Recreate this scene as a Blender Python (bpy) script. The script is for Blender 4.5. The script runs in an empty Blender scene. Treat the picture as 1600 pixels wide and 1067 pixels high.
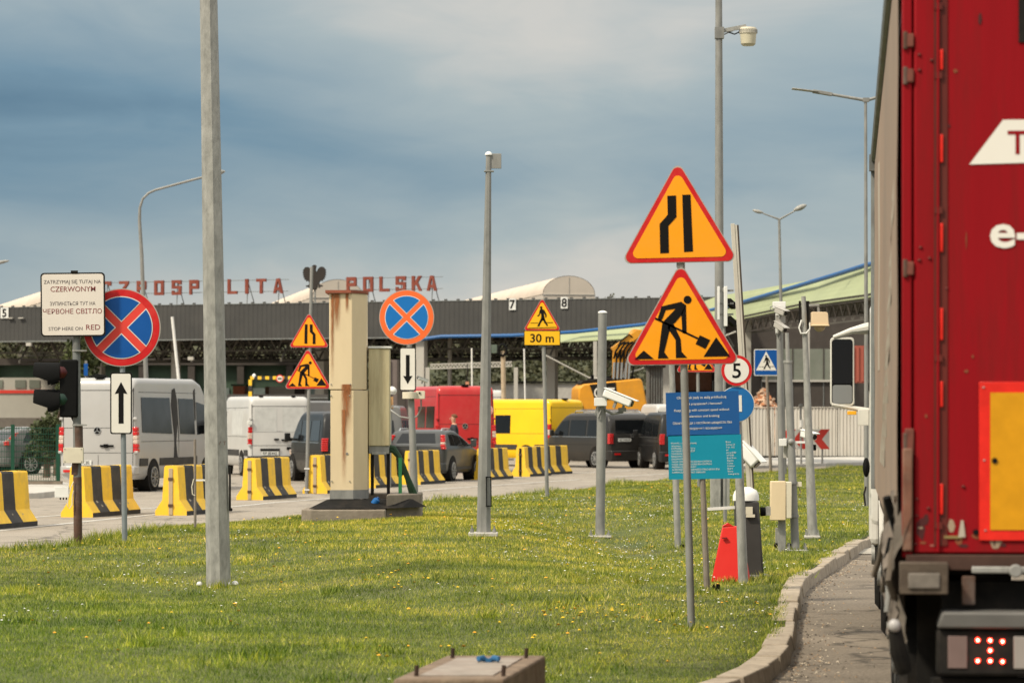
import bpy, bmesh, math, random
import numpy as np
from mathutils import Vector, Matrix
random.seed(7); rng = np.random.default_rng(11)
C = bpy.context.scene.collection
SC = bpy.context.scene
R = math.radians
PI = math.pi
# ------------------------------------------------------------------ camera, sky, sun, exposure
F = 5200.0            # focal length in photo pixels (1600 wide)
HZ = 654.0            # horizon row of the photo
CH = 1.75             # eye height
cam = bpy.data.objects.new('camera', bpy.data.cameras.new('camera')); C.objects.link(cam)
cam.location = (0, 0, CH); cam.rotation_euler = (PI/2, 0, 0)
cam.data.sensor_width = 36; cam.data.lens = F/1600*36
cam.data.shift_y = (HZ-533.5)/1600
cam.data.clip_start = .5; cam.data.clip_end = 4000
cam.data.dof.use_dof = True; cam.data.dof.focus_distance = 38; cam.data.dof.aperture_fstop = 5.0
SC.camera = cam
SUN_EL, SUN_AZ = R(48), R(-128)      # azimuth measured from +Y (view direction), negative = left
sd = bpy.data.lights.new('sun', 'SUN'); sd.energy = 2.9; sd.angle = R(6); sd.color = (1, .90, .72)
so = bpy.data.objects.new('sun', sd); C.objects.link(so)
sv = Vector((math.sin(SUN_AZ)*math.cos(SUN_EL), math.cos(SUN_AZ)*math.cos(SUN_EL), math.sin(SUN_EL)))
so.rotation_euler = sv.to_track_quat('Z', 'Y').to_euler()
SC.view_settings.view_transform = 'Standard'; SC.view_settings.look = 'None'
SC.view_settings.exposure = .55; SC.view_settings.gamma = 1
W = bpy.data.worlds.new('World'); SC.world = W; W.use_nodes = True
nt = W.node_tree; N = nt.nodes; N.clear(); LK = nt.links
def nd(t, **k):
    n = N.new(t)
    for a, b in k.items(): setattr(n, a, b)
    return n
def ramp(nodes, stops, interp='LINEAR'):
    r = nodes.new('ShaderNodeValToRGB'); r.color_ramp.interpolation = interp
    e = r.color_ramp.elements
    while len(e) < len(stops): e.new(.5)
    for i, (p, c) in enumerate(stops):
        e[i].position = p; e[i].color = (c[0], c[1], c[2], 1) if len(c) == 3 else c
    return r
sky = nd('ShaderNodeTexSky', sky_type='NISHITA'); sky.sun_disc = False
sky.sun_elevation = SUN_EL; sky.sun_rotation = SUN_AZ % (2*PI); sky.dust_density = 2
hs = nd('ShaderNodeMix', data_type='RGBA', blend_type='MULTIPLY'); hs.inputs[0].default_value = 1
hs.inputs[7].default_value = (.10, .10, .10, 1); LK.new(sky.outputs[0], hs.inputs[6])
tc = nd('ShaderNodeTexCoord')
sx = nd('ShaderNodeSeparateXYZ'); LK.new(tc.outputs['Generated'], sx.inputs[0])
mp = nd('ShaderNodeMapping'); mp.inputs['Scale'].default_value = (5.0, 5.0, 17); mp.inputs['Location'].default_value = (2.3, 0, .35)
mp.inputs['Rotation'].default_value = (0, R(9), 0)
LK.new(tc.outputs['Generated'], mp.inputs[0])
n1 = nd('ShaderNodeTexNoise'); n1.inputs['Scale'].default_value = 1.25; n1.inputs['Detail'].default_value = 5
n1.inputs['Roughness'].default_value = .45; n1.inputs['Distortion'].default_value = .5; LK.new(mp.outputs[0], n1.inputs['Vector'])
# cloud deck: slate blue -> grey -> pale, and a pale band towards the horizon
# break in the deck: a bank of bluer cloud to the left, as a soft blob of directions
def m_(op, a, b=None, c=None, clamp=False):
    n = nd('ShaderNodeMath', operation=op); n.use_clamp = clamp
    for i, q in enumerate((a, b, c)):
        if q is None: continue
        if isinstance(q, (int, float)): n.inputs[i].default_value = q
        else: LK.new(q, n.inputs[i])
    return n.outputs[0]
dx = m_('DIVIDE', m_('ADD', sx.outputs[0], .21), .21)
dz = m_('DIVIDE', m_('SUBTRACT', sx.outputs[2], .077), .040)
rr = m_('ADD', m_('MULTIPLY', dx, dx), m_('MULTIPLY', dz, dz))
blob = m_('EXPONENT', m_('MULTIPLY', rr, -1.0))
topc = m_('SMOOTHSTEP', 0, 0) if False else None
# value 0..1 (0 = slate blue, 1 = pale)
hi = nd('ShaderNodeMapRange', interpolation_type='SMOOTHSTEP'); LK.new(sx.outputs[2], hi.inputs[0])
hi.inputs[1].default_value = .085; hi.inputs[2].default_value = .125
lo = nd('ShaderNodeMapRange', interpolation_type='SMOOTHSTEP'); LK.new(sx.outputs[2], lo.inputs[0])
lo.inputs[1].default_value = .085; lo.inputs[2].default_value = .0
rt = nd('ShaderNodeMapRange', interpolation_type='SMOOTHSTEP'); LK.new(sx.outputs[0], rt.inputs[0])
rt.inputs[1].default_value = -.17; rt.inputs[2].default_value = .02
val = m_('ADD', m_('MULTIPLY', m_('SUBTRACT', n1.outputs[0], .5), 1.15), .50)
val = m_('ADD', val, m_('MULTIPLY', lo.outputs[0], .50))
val = m_('ADD', val, m_('MULTIPLY', hi.outputs[0], .20))
val = m_('ADD', val, m_('MULTIPLY', rt.outputs[0], .15))
val = m_('SUBTRACT', val, m_('MULTIPLY', blob, .36))
oh = nd('ShaderNodeMapRange'); LK.new(sx.outputs[2], oh.inputs[0]); oh.inputs[1].default_value = .13; oh.inputs[2].default_value = .4; oh.inputs[3].default_value = 0; oh.inputs[4].default_value = .5
val = m_('ADD', val, oh.outputs[0], clamp=True)
n2 = nd('ShaderNodeTexNoise'); n2.inputs['Scale'].default_value = 4.2; n2.inputs['Detail'].default_value = 7; n2.inputs['Roughness'].default_value = .55; n2.inputs['Distortion'].default_value = .8; LK.new(mp.outputs[0], n2.inputs['Vector'])
val = m_('ADD', val, m_('MULTIPLY', m_('SUBTRACT', n2.outputs[0], .5), .26), clamp=True)
cr = ramp(N, [(0, (.065, .140, .215)), (.25, (.125, .215, .290)), (.5, (.215, .290, .338)), (.75, (.315, .370, .385)), (1, (.50, .485, .45))])
LK.new(val, cr.inputs[0])
# overhead the deck is thinner and brighter
up = nd('ShaderNodeMapRange'); LK.new(sx.outputs[2], up.inputs[0]); up.inputs[1].default_value = .14; up.inputs[2].default_value = .7
up.inputs[3].default_value = .86; up.inputs[4].default_value = 2.3
sc_ = nd('ShaderNodeVectorMath', operation='SCALE'); LK.new(cr.outputs[0], sc_.inputs[0]); LK.new(up.outputs[0], sc_.inputs['Scale'])
mx = nd('ShaderNodeMix', data_type='RGBA'); mx.inputs[0].default_value = .90
LK.new(hs.outputs[2], mx.inputs[6]); LK.new(sc_.outputs[0], mx.inputs[7])
bg = nd('ShaderNodeBackground'); LK.new(mx.outputs[2], bg.inputs[0]); bg.inputs[1].default_value = 1.0
wo = nd('ShaderNodeOutputWorld'); LK.new(bg.outputs[0], wo.inputs[0])
SC.cycles.max_bounces = 5; SC.cycles.diffuse_bounces = 3; SC.cycles.glossy_bounces = 3; SC.cycles.transparent_max_bounces = 6

# ------------------------------------------------------------------ placing
def gh(x, y):          # height of the grass island: gentle swell left of centre, hollow at centre right
    e = lambda cx, cy, sx_, sy_: np.exp(-((x-cx)/sx_)**2-((y-cy)/sy_)**2)
    r = .10 + .035*np.sin(x*.55+1.1)*np.sin(y*.21+.4) + .018*np.sin(x*1.35+y*.43) + .12*e(-1.2, 47, 2.2, 9) - .24*e(1.75, 44.5, 1.0, 7) - .10*e(-3.2, 33, 1.3, 4) + .12*e(3.9, 70, 2.0, 10)
    return float(r) if np.ndim(r) == 0 else r
def gp(px, py, z=None):        # pixel of a base point -> point on the ground (z) or on the grass
    d = CH*F/max(py-HZ, 5)
    for _ in range(12):
        x = (px-800)/F*d
        zz = gh(x, d) if z is None else z
        d = (CH-zz)*F/(py-HZ)
    return Vector(((px-800)/F*d, d, zz))
def at(px, py, d): return Vector(((px-800)/F*d, d, CH+(HZ-py)/F*d))

# ------------------------------------------------------------------ materials
_M = {}
def mat(name, col, rough=.55, metal=0., var=.14, scale=4., dirt=None, damt=.35, dscale=1.5, bump=0., bscale=60., coat=0., st=(1, 1, 1), emit=None, spec=.3, alpha=None):
    if name in _M: return _M[name]
    m = bpy.data.materials.new(name); m.use_nodes = True; t = m.node_tree; n = t.nodes; l = t.links
    b = n['Principled BSDF']
    b.inputs['Roughness'].default_value = rough; b.inputs['Metallic'].default_value = metal
    b.inputs['Coat Weight'].default_value = coat; b.inputs['Coat Roughness'].default_value = .06
    b.inputs['Specular IOR Level'].default_value = spec
    tcn = n.new('ShaderNodeTexCoord'); mpn = n.new('ShaderNodeMapping'); mpn.inputs['Scale'].default_value = st
    l.new(tcn.outputs['Object'], mpn.inputs[0])
    n1 = n.new('ShaderNodeTexNoise'); n1.inputs['Scale'].default_value = scale; n1.inputs['Detail'].default_value = 6; n1.inputs['Roughness'].default_value = .6
    l.new(mpn.outputs[0], n1.inputs['Vector'])
    r1 = ramp(n, [(.28, [c*(1-var) for c in col]), (.72, [min(1, c*(1+var)) for c in col])]); l.new(n1.outputs[0], r1.inputs[0])
    out = r1.outputs[0]
    if dirt:
        n2 = n.new('ShaderNodeTexNoise'); n2.inputs['Scale'].default_value = dscale; n2.inputs['Detail'].default_value = 9; n2.inputs['Roughness'].default_value = .68
        l.new(mpn.outputs[0], n2.inputs['Vector'])
        r2 = ramp(n, [(.46, (0, 0, 0)), (.72, (damt,)*3)]); l.new(n2.outputs[0], r2.inputs[0])
        x = n.new('ShaderNodeMix'); x.data_type = 'RGBA'; l.new(r2.outputs[0], x.inputs[0]); l.new(out, x.inputs[6]); x.inputs[7].default_value = (*dirt, 1)
        out = x.outputs[2]
    l.new(out, b.inputs['Base Color'])
    rm = n.new('ShaderNodeMapRange'); rm.inputs[3].default_value = max(0, rough-.07); rm.inputs[4].default_value = min(1, rough+.1)
    l.new(n1.outputs[0], rm.inputs[0]); l.new(rm.outputs[0], b.inputs['Roughness'])
    if bump:
        n3 = n.new('ShaderNodeTexNoise'); n3.inputs['Scale'].default_value = bscale; n3.inputs['Detail'].default_value = 4
        l.new(mpn.outputs[0], n3.inputs['Vector'])
        bp = n.new('ShaderNodeBump'); bp.inputs['Strength'].default_value = bump; bp.inputs['Distance'].default_value = .02
        l.new(n3.outputs[0], bp.inputs['Height']); l.new(bp.outputs[0], b.inputs['Normal'])
    if emit:
        b.inputs['Emission Color'].default_value = (*emit[0], 1); b.inputs['Emission Strength'].default_value = emit[1]
    if alpha is not None: b.inputs['Alpha'].default_value = alpha
    _M[name] = m; return m
rust = (.17, .065, .03); mud = (.16, .13, .10)
galv = mat('galvanised_steel', (.27, .265, .245), .5, .15, .24, 16, (.43, .42, .39), .7, 9, .12, 40, st=(1, 1, .45))
galv2 = mat('weathered_steel', (.22, .218, .205), .55, .15, .22, 9, (.32, .31, .29), .6, 4, st=(1, 1, .4))
greyp = mat('grey_paint_post', (.16, .17, .165), .6, 0, .18, 8, (.07, .04, .03), .5, 3)
rustp = mat('rusty_post', (.085, .045, .03), .8, 0, .3, 9, (.16, .15, .14), .6, 3)
brownp = mat('brown_post', (.20, .17, .14), .7, 0, .2, 9)
concrete = mat('concrete', (.22, .185, .145), .9, 0, .2, 5, (.12, .09, .07), .65, 3, .4, 25)
concretel = mat('pale_concrete', (.46, .44, .40), .9, 0, .12, 5, (.25, .22, .19), .5, 2, .3, 25)
kerbm = mat('kerb_stone', (.33, .275, .21), .9, 0, .22, 9, (.13, .10, .07), .6, 4, .5, 18)
white = mat('white_paint', (.72, .71, .68), .5, 0, .06, 5, (.35, .31, .26), .25, 2)
cream = mat('cream_paint', (.66, .53, .345), .5, 0, .05, 3, (.42, .33, .20), .3, 2, st=(1, 1, .3))
creamd = mat('ochre_paint', (.52, .45, .28), .6, 0, .1, 6, (.25, .17, .09), .5, 5, st=(3, 3, .25))
boxc = mat('cream_box', (.60, .55, .43), .55, 0, .06, 5, (.4, .33, .24), .25, 3)
plas = mat('white_plastic', (.70, .69, .66), .4, 0, .05, 5)
black = mat('black_plastic', (.005, .005, .005), .8, 0, .3, 8, spec=.12)
blackm = mat('black_matt', (.012, .011, .010), .8, 0, .3, 6, (.08, .06, .045), .25, 3, spec=.15)
rubber = mat('rubber', (.012, .011, .010), .85, 0, .2, 12, (.08, .065, .05), .25, 3, spec=.15)
glass = mat('dark_glass', (.006, .007, .008), .08, 0, .2, 2, spec=.35)
signred = mat('sign_red', (.52, .012, .014), .35, 0, .05, 3, (.62, .10, .07), .3, 6)
signx = mat('sign_red_bar', (.66, .055, .04), .35, 0, .05, 3)
signblue = mat('sign_blue', (.004, .075, .30), .35, 0, .08, 3)
signlblue = mat('sign_light_blue', (.010, .15, .46), .35, 0, .06, 3)
signorange = mat('faded_orange', (.82, .145, .035), .4, 0, .05, 3)
signyellow = mat('sign_amber', (.90, .34, .008), .35, 0, .05, 3, (.62, .27, .05), .3, 3)
signlemon = mat('sign_yellow', (.86, .46, .012), .35, 0, .05, 3, (.6, .36, .06), .3, 3)
signwhite = mat('sign_white', (.70, .67, .61), .4, 0, .04, 3, (.5, .45, .38), .25, 3)
signgrey = mat('sign_rim_grey', (.40, .36, .32), .45, .2, .1, 5)
signblack = mat('sign_black', (.006, .005, .005), .6, 0, .1, 5, spec=.15)
tealm = mat('teal_board', (.006, .24, .36), .4, 0, .05, 2)
navym = mat('blue_board', (.012, .085, .27), .4, 0, .06, 2)

# ------------------------------------------------------------------ mesh builder
class MB:
    def __init__(s): s.v = []; s.f = []; s.mi = []; s.ms = []
    def _m(s, m):
        if m not in s.ms: s.ms.append(m)
        return s.ms.index(m)
    def add(s, vs, fs, m):
        o = len(s.v); i = s._m(m); s.v += [tuple(v) for v in vs]
        for f in fs: s.f.append([o+k for k in f]); s.mi.append(i)
        return s
    def box(s, c, size, m, rz=0, rx=0, ry=0):
        M = Matrix.Translation(Vector(c)) @ Matrix.Rotation(rz, 4, 'Z') @ Matrix.Rotation(rx, 4, 'X') @ Matrix.Rotation(ry, 4, 'Y')
        a, b, d = [q/2 for q in size]
        vs = [M @ Vector(p) for p in ((-a,-b,-d),(a,-b,-d),(a,b,-d),(-a,b,-d),(-a,-b,d),(a,-b,d),(a,b,d),(-a,b,d))]
        return s.add(vs, [(0,3,2,1),(4,5,6,7),(0,1,5,4),(1,2,6,5),(2,3,7,6),(3,0,4,7)], m)
    def beam(s, p0, p1, w, h, m):
        p0, p1 = Vector(p0), Vector(p1); a = (p1-p0); L = a.length; a.normalize()
        u = a.cross(Vector((0,0,1)))
        if u.length < .05: u = Vector((1,0,0))
        u.normalize(); v = u.cross(a)
        vs = [p + u*(sx*w/2) + v*(sz*h/2) for p in (p0, p1) for sx, sz in ((-1,-1),(1,-1),(1,1),(-1,1))]
        return s.add(vs, [(3,2,1,0),(4,5,6,7),(0,1,5,4),(1,2,6,5),(2,3,7,6),(3,0,4,7)], m)
    def cyl(s, p0, p1, r0, r1=None, n=16, m=None, ph=0.):
        r1 = r0 if r1 is None else r1; return s.tube([p0, p1], [r0, r1], n, m, ph)
    def tube(s, pts, r, n=10, m=None, ph=0., cap=True):
        pts = [Vector(p) for p in pts]; k = len(pts)
        rs = r if isinstance(r, (list, tuple)) else [r]*k
        vs = []; pu = None
        for i, p in enumerate(pts):
            t = (pts[min(i+1, k-1)]-pts[max(i-1, 0)]).normalized()
            if pu is None:
                u = Vector((1,0,0)) if abs(t.x) < .9 else Vector((0,0,1))
                u = (u - t*u.dot(t)).normalized()
            else: u = (pu - t*pu.dot(t)).normalized()
            pu = u; w = t.cross(u)
            vs += [p + (u*math.cos(2*PI*j/n+ph)+w*math.sin(2*PI*j/n+ph))*rs[i] for j in range(n)]
        fs = [(i*n+j, i*n+(j+1)%n, (i+1)*n+(j+1)%n, (i+1)*n+j) for i in range(k-1) for j in range(n)]
        if cap: fs += [tuple(range(n))[::-1], tuple(range((k-1)*n, k*n))]
        return s.add(vs, fs, m)
    def prism(s, poly, y0, y1, m, ax='y', off=(0,0,0)):   # polygon given in the plane across the axis
        n = len(poly); ox, oy, oz = off
        if ax == 'y': g = lambda a, b, c: (a+ox, c+oy, b+oz)
        elif ax == 'x': g = lambda a, b, c: (c+ox, a+oy, b+oz)
        else: g = lambda a, b, c: (a+ox, b+oy, c+oz)
        vs = [g(a, b, y0) for a, b in poly] + [g(a, b, y1) for a, b in poly]
        ar = sum(poly[i][0]*poly[(i+1)%n][1]-poly[(i+1)%n][0]*poly[i][1] for i in range(n))
        fs = [tuple(range(n)), tuple(range(n, 2*n))[::-1]] + [(i, n+i, n+(i+1)%n, (i+1)%n) for i in range(n)]
        s.add(vs, fs, m); return s
    def ball(s, c, r, m, n=12, k=8, z0=-1., sc=(1,1,1)):
        c = Vector(c); a0 = math.asin(max(-1, z0)); vs = []
        for i in range(k+1):
            a = a0+(PI/2-a0)*i/k
            vs += [c+Vector((math.cos(a)*math.cos(2*PI*j/n)*r*sc[0], math.cos(a)*math.sin(2*PI*j/n)*r*sc[1], math.sin(a)*r*sc[2])) for j in range(n)]
        fs = [(i*n+j, i*n+(j+1)%n, (i+1)*n+(j+1)%n, (i+1)*n+j) for i in range(k) for j in range(n)]
        fs.append(tuple(range(n))[::-1])
        return s.add(vs, fs, m)
    def build(s, name, parent=None, loc=(0,0,0), smooth=35, bevel=0, fix=True, rot=None):
        me = bpy.data.meshes.new(name); me.from_pydata(s.v, [], s.f)
        for m in s.ms: me.materials.append(m)
        me.polygons.foreach_set('material_index', s.mi)
        if fix:
            bm = bmesh.new(); bm.from_mesh(me); bmesh.ops.remove_doubles(bm, verts=bm.verts, dist=1e-5)
            bmesh.ops.recalc_face_normals(bm, faces=bm.faces); bm.to_mesh(me); bm.free()
        if smooth:
            me.polygons.foreach_set('use_smooth', [True]*len(me.polygons)); me.set_sharp_from_angle(angle=R(smooth))
        me.update()
        o = bpy.data.objects.new(name, me); C.objects.link(o); o.location = loc
        if rot: o.rotation_euler = rot
        if parent: o.parent = parent
        if bevel:
            b = o.modifiers.new('bevel', 'BEVEL'); b.width = bevel; b.segments = 2; b.limit_method = 'ANGLE'; b.angle_limit = R(40)
        return o
def tag(o, label=None, cat=None, group=None, kind=None):
    if label: o['label'] = label
    if cat: o['category'] = cat
    if group: o['group'] = group
    if kind: o['kind'] = kind
    return o
def thing(name, label, cat, loc=(0,0,0), rz=0, group=None):
    o = bpy.data.objects.new(name, None); o.empty_display_size = .2; C.objects.link(o)
    o.location = loc; o.rotation_euler = (0, 0, rz); return tag(o, label, cat, group)
def dup(o, parent=None):
    c = o.copy(); C.objects.link(c); c.parent = parent
    for ch in list(o.children): dup(ch, c)
    return c
def text(mb, s, x, z, h, m, y=-.004, width=None, align='CENTER', bold=0., rot=0., xf=None, maxw=None, th=.0015):
    """flat lettering in the x-z plane facing -y; h = cap height; xf maps (x,z)->(x,y,z)"""
    cu = bpy.data.curves.new('t', 'FONT'); cu.body = s; cu.size = 1; cu.align_x = align; cu.offset = bold; cu.extrude = 0; cu.resolution_u = 3
    o = bpy.data.objects.new('t', cu); C.objects.link(o)
    me = bpy.data.meshes.new_from_object(o.evaluated_get(bpy.context.evaluated_depsgraph_get()) if False else o)
    bpy.data.objects.remove(o); vs = [(v.co.x, v.co.y) for v in me.vertices]; fs = [tuple(p.vertices) for p in me.polygons]
    bpy.data.meshes.remove(me)
    if not vs: return mb
    k = h/.70
    x0 = min(a for a, b in vs); x1 = max(a for a, b in vs); kx = k
    if width: kx = width/max(1e-6, x1-x0)
    if maxw and (x1-x0)*kx > maxw: kx = maxw/(x1-x0)
    cx = (x0+x1)/2 if align == 'CENTER' else x0
    out = []
    for a, b in vs:
        u, w = (a-cx)*kx, b*k
        u, w = u*math.cos(rot)-w*math.sin(rot), u*math.sin(rot)+w*math.cos(rot)
        out.append((x+u, y, z+w) if xf is None else xf(x+u, z+w))
    return mb.add(out, fs, m)
def circ(r, n=48, cx=0, cz=0, a0=0., a1=2*PI):
    full = abs(a1-a0-2*PI) < 1e-6
    return [(cx+r*math.cos(a0+(a1-a0)*i/(n if full else n-1)), cz+r*math.sin(a0+(a1-a0)*i/(n if full else n-1))) for i in range(n)]
def rpoly(pts, r, n=6):     # rounded convex polygon
    out = []; k = len(pts)
    for i in range(k):
        p = Vector(pts[i]); a = (Vector(pts[i-1])-p).normalized(); b = (Vector(pts[(i+1)%k])-p).normalized()
        ang = a.angle(b); t = r/math.tan(ang/2); c = p+(a+b).normalized()*(r/math.sin(ang/2))
        s = p+a*t-c; e = p+b*t-c; a0 = math.atan2(s.y, s.x); a1 = math.atan2(e.y, e.x)
        da = (a1-a0+PI)%(2*PI)-PI
        out += [(c.x+r*math.cos(a0+da*j/n), c.y+r*math.sin(a0+da*j/n)) for j in range(n+1)]
    return out
def rrect(w, h, r, cx=0, cz=0): return [(a+cx, b+cz) for a, b in rpoly([(-w/2,-h/2),(w/2,-h/2),(w/2,h/2),(-w/2,h/2)], r)]
# ------------------------------------------------------------------ setting: ground, road, island, kerb, far hill
def sheet(name, poly, z, m, kind='structure'):
    mb = MB(); mb.add([(x, y, z) for x, y in poly], [tuple(range(len(poly)))], m)
    o = mb.build(name, smooth=0, fix=False); o['kind'] = kind
    if o.data.polygons[0].normal.z < 0: o.data.flip_normals()
    return o
def ground_mat(name, c0, c1, sc, c2=None, fine=60, bump=.3, rough=.9):
    m = bpy.data.materials.new(name); m.use_nodes = True; n = m.node_tree.nodes; l = m.node_tree.links; b = n['Principled BSDF']
    b.inputs['Roughness'].default_value = rough; b.inputs['Specular IOR Level'].default_value = .3
    t = n.new('ShaderNodeTexCoord'); a = n.new('ShaderNodeTexNoise'); a.inputs['Scale'].default_value = sc; a.inputs['Detail'].default_value = 8; a.inputs['Roughness'].default_value = .65
    l.new(t.outputs['Object'], a.inputs['Vector'])
    r = ramp(n, [(.3, c0), (.5, [(p+q)/2 for p, q in zip(c0, c1)]), (.72, c1)]); l.new(a.outputs[0], r.inputs[0])
    f = n.new('ShaderNodeTexNoise'); f.inputs['Scale'].default_value = fine; f.inputs['Detail'].default_value = 3; l.new(t.outputs['Object'], f.inputs['Vector'])
    rf = ramp(n, [(.3, (.55,)*3), (.5, (1,)*3), (.72, (1.35,)*3)]); l.new(f.outputs[0], rf.inputs[0])
    x = n.new('ShaderNodeMix'); x.data_type = 'RGBA'; x.blend_type = 'MULTIPLY'; x.inputs[0].default_value = 1
    l.new(r.outputs[0], x.inputs[6]); l.new(rf.outputs[0], x.inputs[7]); out = x.outputs[2]
    if c2:   # long stains and patched cracks
        mp = n.new('ShaderNodeMapping'); mp.inputs['Scale'].default_value = (1, .25, 1); mp.inputs['Rotation'].default_value = (0, 0, R(12)); l.new(t.outputs['Object'], mp.inputs[0])
        w = n.new('ShaderNodeTexNoise'); w.inputs['Scale'].default_value = .8; w.inputs['Detail'].default_value = 7; l.new(mp.outputs[0], w.inputs['Vector'])
        rw = ramp(n, [(.52, (0,)*3), (.7, (.7,)*3)]); l.new(w.outputs[0], rw.inputs[0])
        y = n.new('ShaderNodeMix'); y.data_type = 'RGBA'; l.new(rw.outputs[0], y.inputs[0]); l.new(out, y.inputs[6]); y.inputs[7].default_value = (*c2, 1); out = y.outputs[2]
    if c2:
        vo = n.new('ShaderNodeTexVoronoi'); vo.feature = 'DISTANCE_TO_EDGE'; vo.inputs['Scale'].default_value = .28
        dn = n.new('ShaderNodeTexNoise'); dn.inputs['Scale'].default_value = 1.6; dn.inputs['Detail'].default_value = 6; l.new(t.outputs['Object'], dn.inputs['Vector'])
        vm_ = n.new('ShaderNodeVectorMath'); vm_.operation = 'MULTIPLY_ADD'; vm_.inputs[1].default_value = (1.3, 1.3, 0); l.new(dn.outputs['Color'], vm_.inputs[0]); l.new(t.outputs['Object'], vm_.inputs[2]); l.new(vm_.outputs[0], vo.inputs['Vector'])
        rc = ramp(n, [(0, (.30,)*3), (.006, (.42,)*3), (.012, (1,)*3)]); l.new(vo.outputs['Distance'], rc.inputs[0])
        sp = n.new('ShaderNodeTexNoise'); sp.inputs['Scale'].default_value = 2.3; sp.inputs['Detail'].default_value = 3; l.new(t.outputs['Object'], sp.inputs['Vector'])
        rs = ramp(n, [(.30, (.45,)*3), (.38, (1,)*3)]); l.new(sp.outputs[0], rs.inputs[0])
        for q in (rc, rs):
            z = n.new('ShaderNodeMix'); z.data_type = 'RGBA'; z.blend_type = 'MULTIPLY'; z.inputs[0].default_value = .8; l.new(out, z.inputs[6]); l.new(q.outputs[0], z.inputs[7]); out = z.outputs[2]
    l.new(out, b.inputs['Base Color'])
    bp = n.new('ShaderNodeBump'); bp.inputs['Strength'].default_value = bump; bp.inputs['Distance'].default_value = .01; l.new(f.outputs[0], bp.inputs['Height']); l.new(bp.outputs[0], b.inputs['Normal'])
    return m
sheet('ground', [(-900, -60), (900, -60), (900, 2500), (-900, 2500)], -.6, ground_mat('earth', (.10, .11, .05), (.16, .15, .08), .05))
roadm = ground_mat('road_asphalt', (.245, .212, .172), (.31, .272, .225), .35, (.21, .18, .145), 45)
lanem = ground_mat('lane_asphalt', (.125, .102, .076), (.195, .16, .122), .9, (.25, .205, .155), 38, .9)
# island outline: far / left edge from the photo's grass line, right edge along the kerb
far = [(-200, 877), (0, 860), (120, 850), (200, 838), (350, 820), (480, 808), (660, 785), (850, 771), (1000, 753), (1200, 738), (1360, 727)]
farp = [gp(px, py, .09) for px, py in far]
farp = [Vector((-14, 34, 0)), *farp[0:], Vector((22, 130, 0)), Vector((30, 118, 0))]
kerb = [(.72, 8), (.76, 14), (.82, 17.5), (.95, 19.5), (1.18, 20.5), (1.47, 21.4), (1.77, 23), (2.03, 25), (2.44, 29.4), (2.9, 33.9), (3.42, 37.2), (3.98, 40.6), (4.86, 45.8), (6.1, 51), (8.6, 58), (13, 70), (24, 90)]
def smoothline(p, k=6):
    out = []
    for i in range(len(p)-1):
        a, b, c, d = [np.array(p[max(0, min(len(p)-1, i+q))], float) for q in (-1, 0, 1, 2)]
        for j in range(k):
            t = j/k; out.append(.5*((2*b)+(-a+c)*t+(2*a-5*b+4*c-d)*t*t+(-a+3*b-3*c+d)*t**3))
    out.append(np.array(p[-1], float)); return [tuple(q) for q in out]
kl = smoothline(kerb)
rp_ = [(-14.3, -8), (-14, 33)]+[(p.x+.12, p.y-.25) for p in farp[1:]]+[(60, 100), (60, 260), (-70, 260), (-70, -8)]
sheet('road', rp_, 0, roadm)
sheet('lane', [(.7, -8)]+[(a-.02, b+.02) for a, b in kl]+[(60, 98), (60, -8)], 0, lanem)
outline = [(-14, 8)] + [(p.x, p.y) for p in farp] + [tuple(q) for q in kl[::-1]]
OUT = np.array(outline)
def inside(x, y, P=OUT):
    r = np.zeros(x.shape, bool); j = len(P)-1
    for i in range(len(P)):
        xi, yi = P[i]; xj, yj = P[j]
        c = ((yi > y) != (yj > y)) & (x < (xj-xi)*(y-yi)/((yj-yi) if yj != yi else 1e-9)+xi)
        r ^= c; j = i
    return r
soil = ground_mat('grass_soil', (.055, .075, .016), (.105, .115, .030), .9, (.11, .10, .05), 30, .8)
bm = bmesh.new()
bvs = [bm.verts.new((x, y, 0)) for x, y in outline]; bm.faces.new(bvs)
bmesh.ops.triangulate(bm, faces=bm.faces)
for _ in range(5):
    es = [e for e in bm.edges if e.calc_length() > (1.0 if min(v.co.y for v in e.verts) < 60 else 3)]
    if not es: break
    bmesh.ops.subdivide_edges(bm, edges=es, cuts=1); bmesh.ops.triangulate(bm, faces=bm.faces)
for v in bm.verts: v.co.z = gh(v.co.x, v.co.y)
bmesh.ops.recalc_face_normals(bm, faces=bm.faces)
be = [e for e in bm.edges if e.is_boundary]
ex = bmesh.ops.extrude_edge_only(bm, edges=be)['geom']
for g in ex:
    if isinstance(g, bmesh.types.BMVert): g.co.z = -.25
me = bpy.data.meshes.new('lawn'); bm.to_mesh(me); bm.free(); me.materials.append(soil)
if sum(p.normal.z for p in me.polygons) < 0: me.flip_normals()
me.polygons.foreach_set('use_smooth', [True]*len(me.polygons))
o = bpy.data.objects.new('lawn', me); C.objects.link(o); o['kind'] = 'structure'
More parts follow.
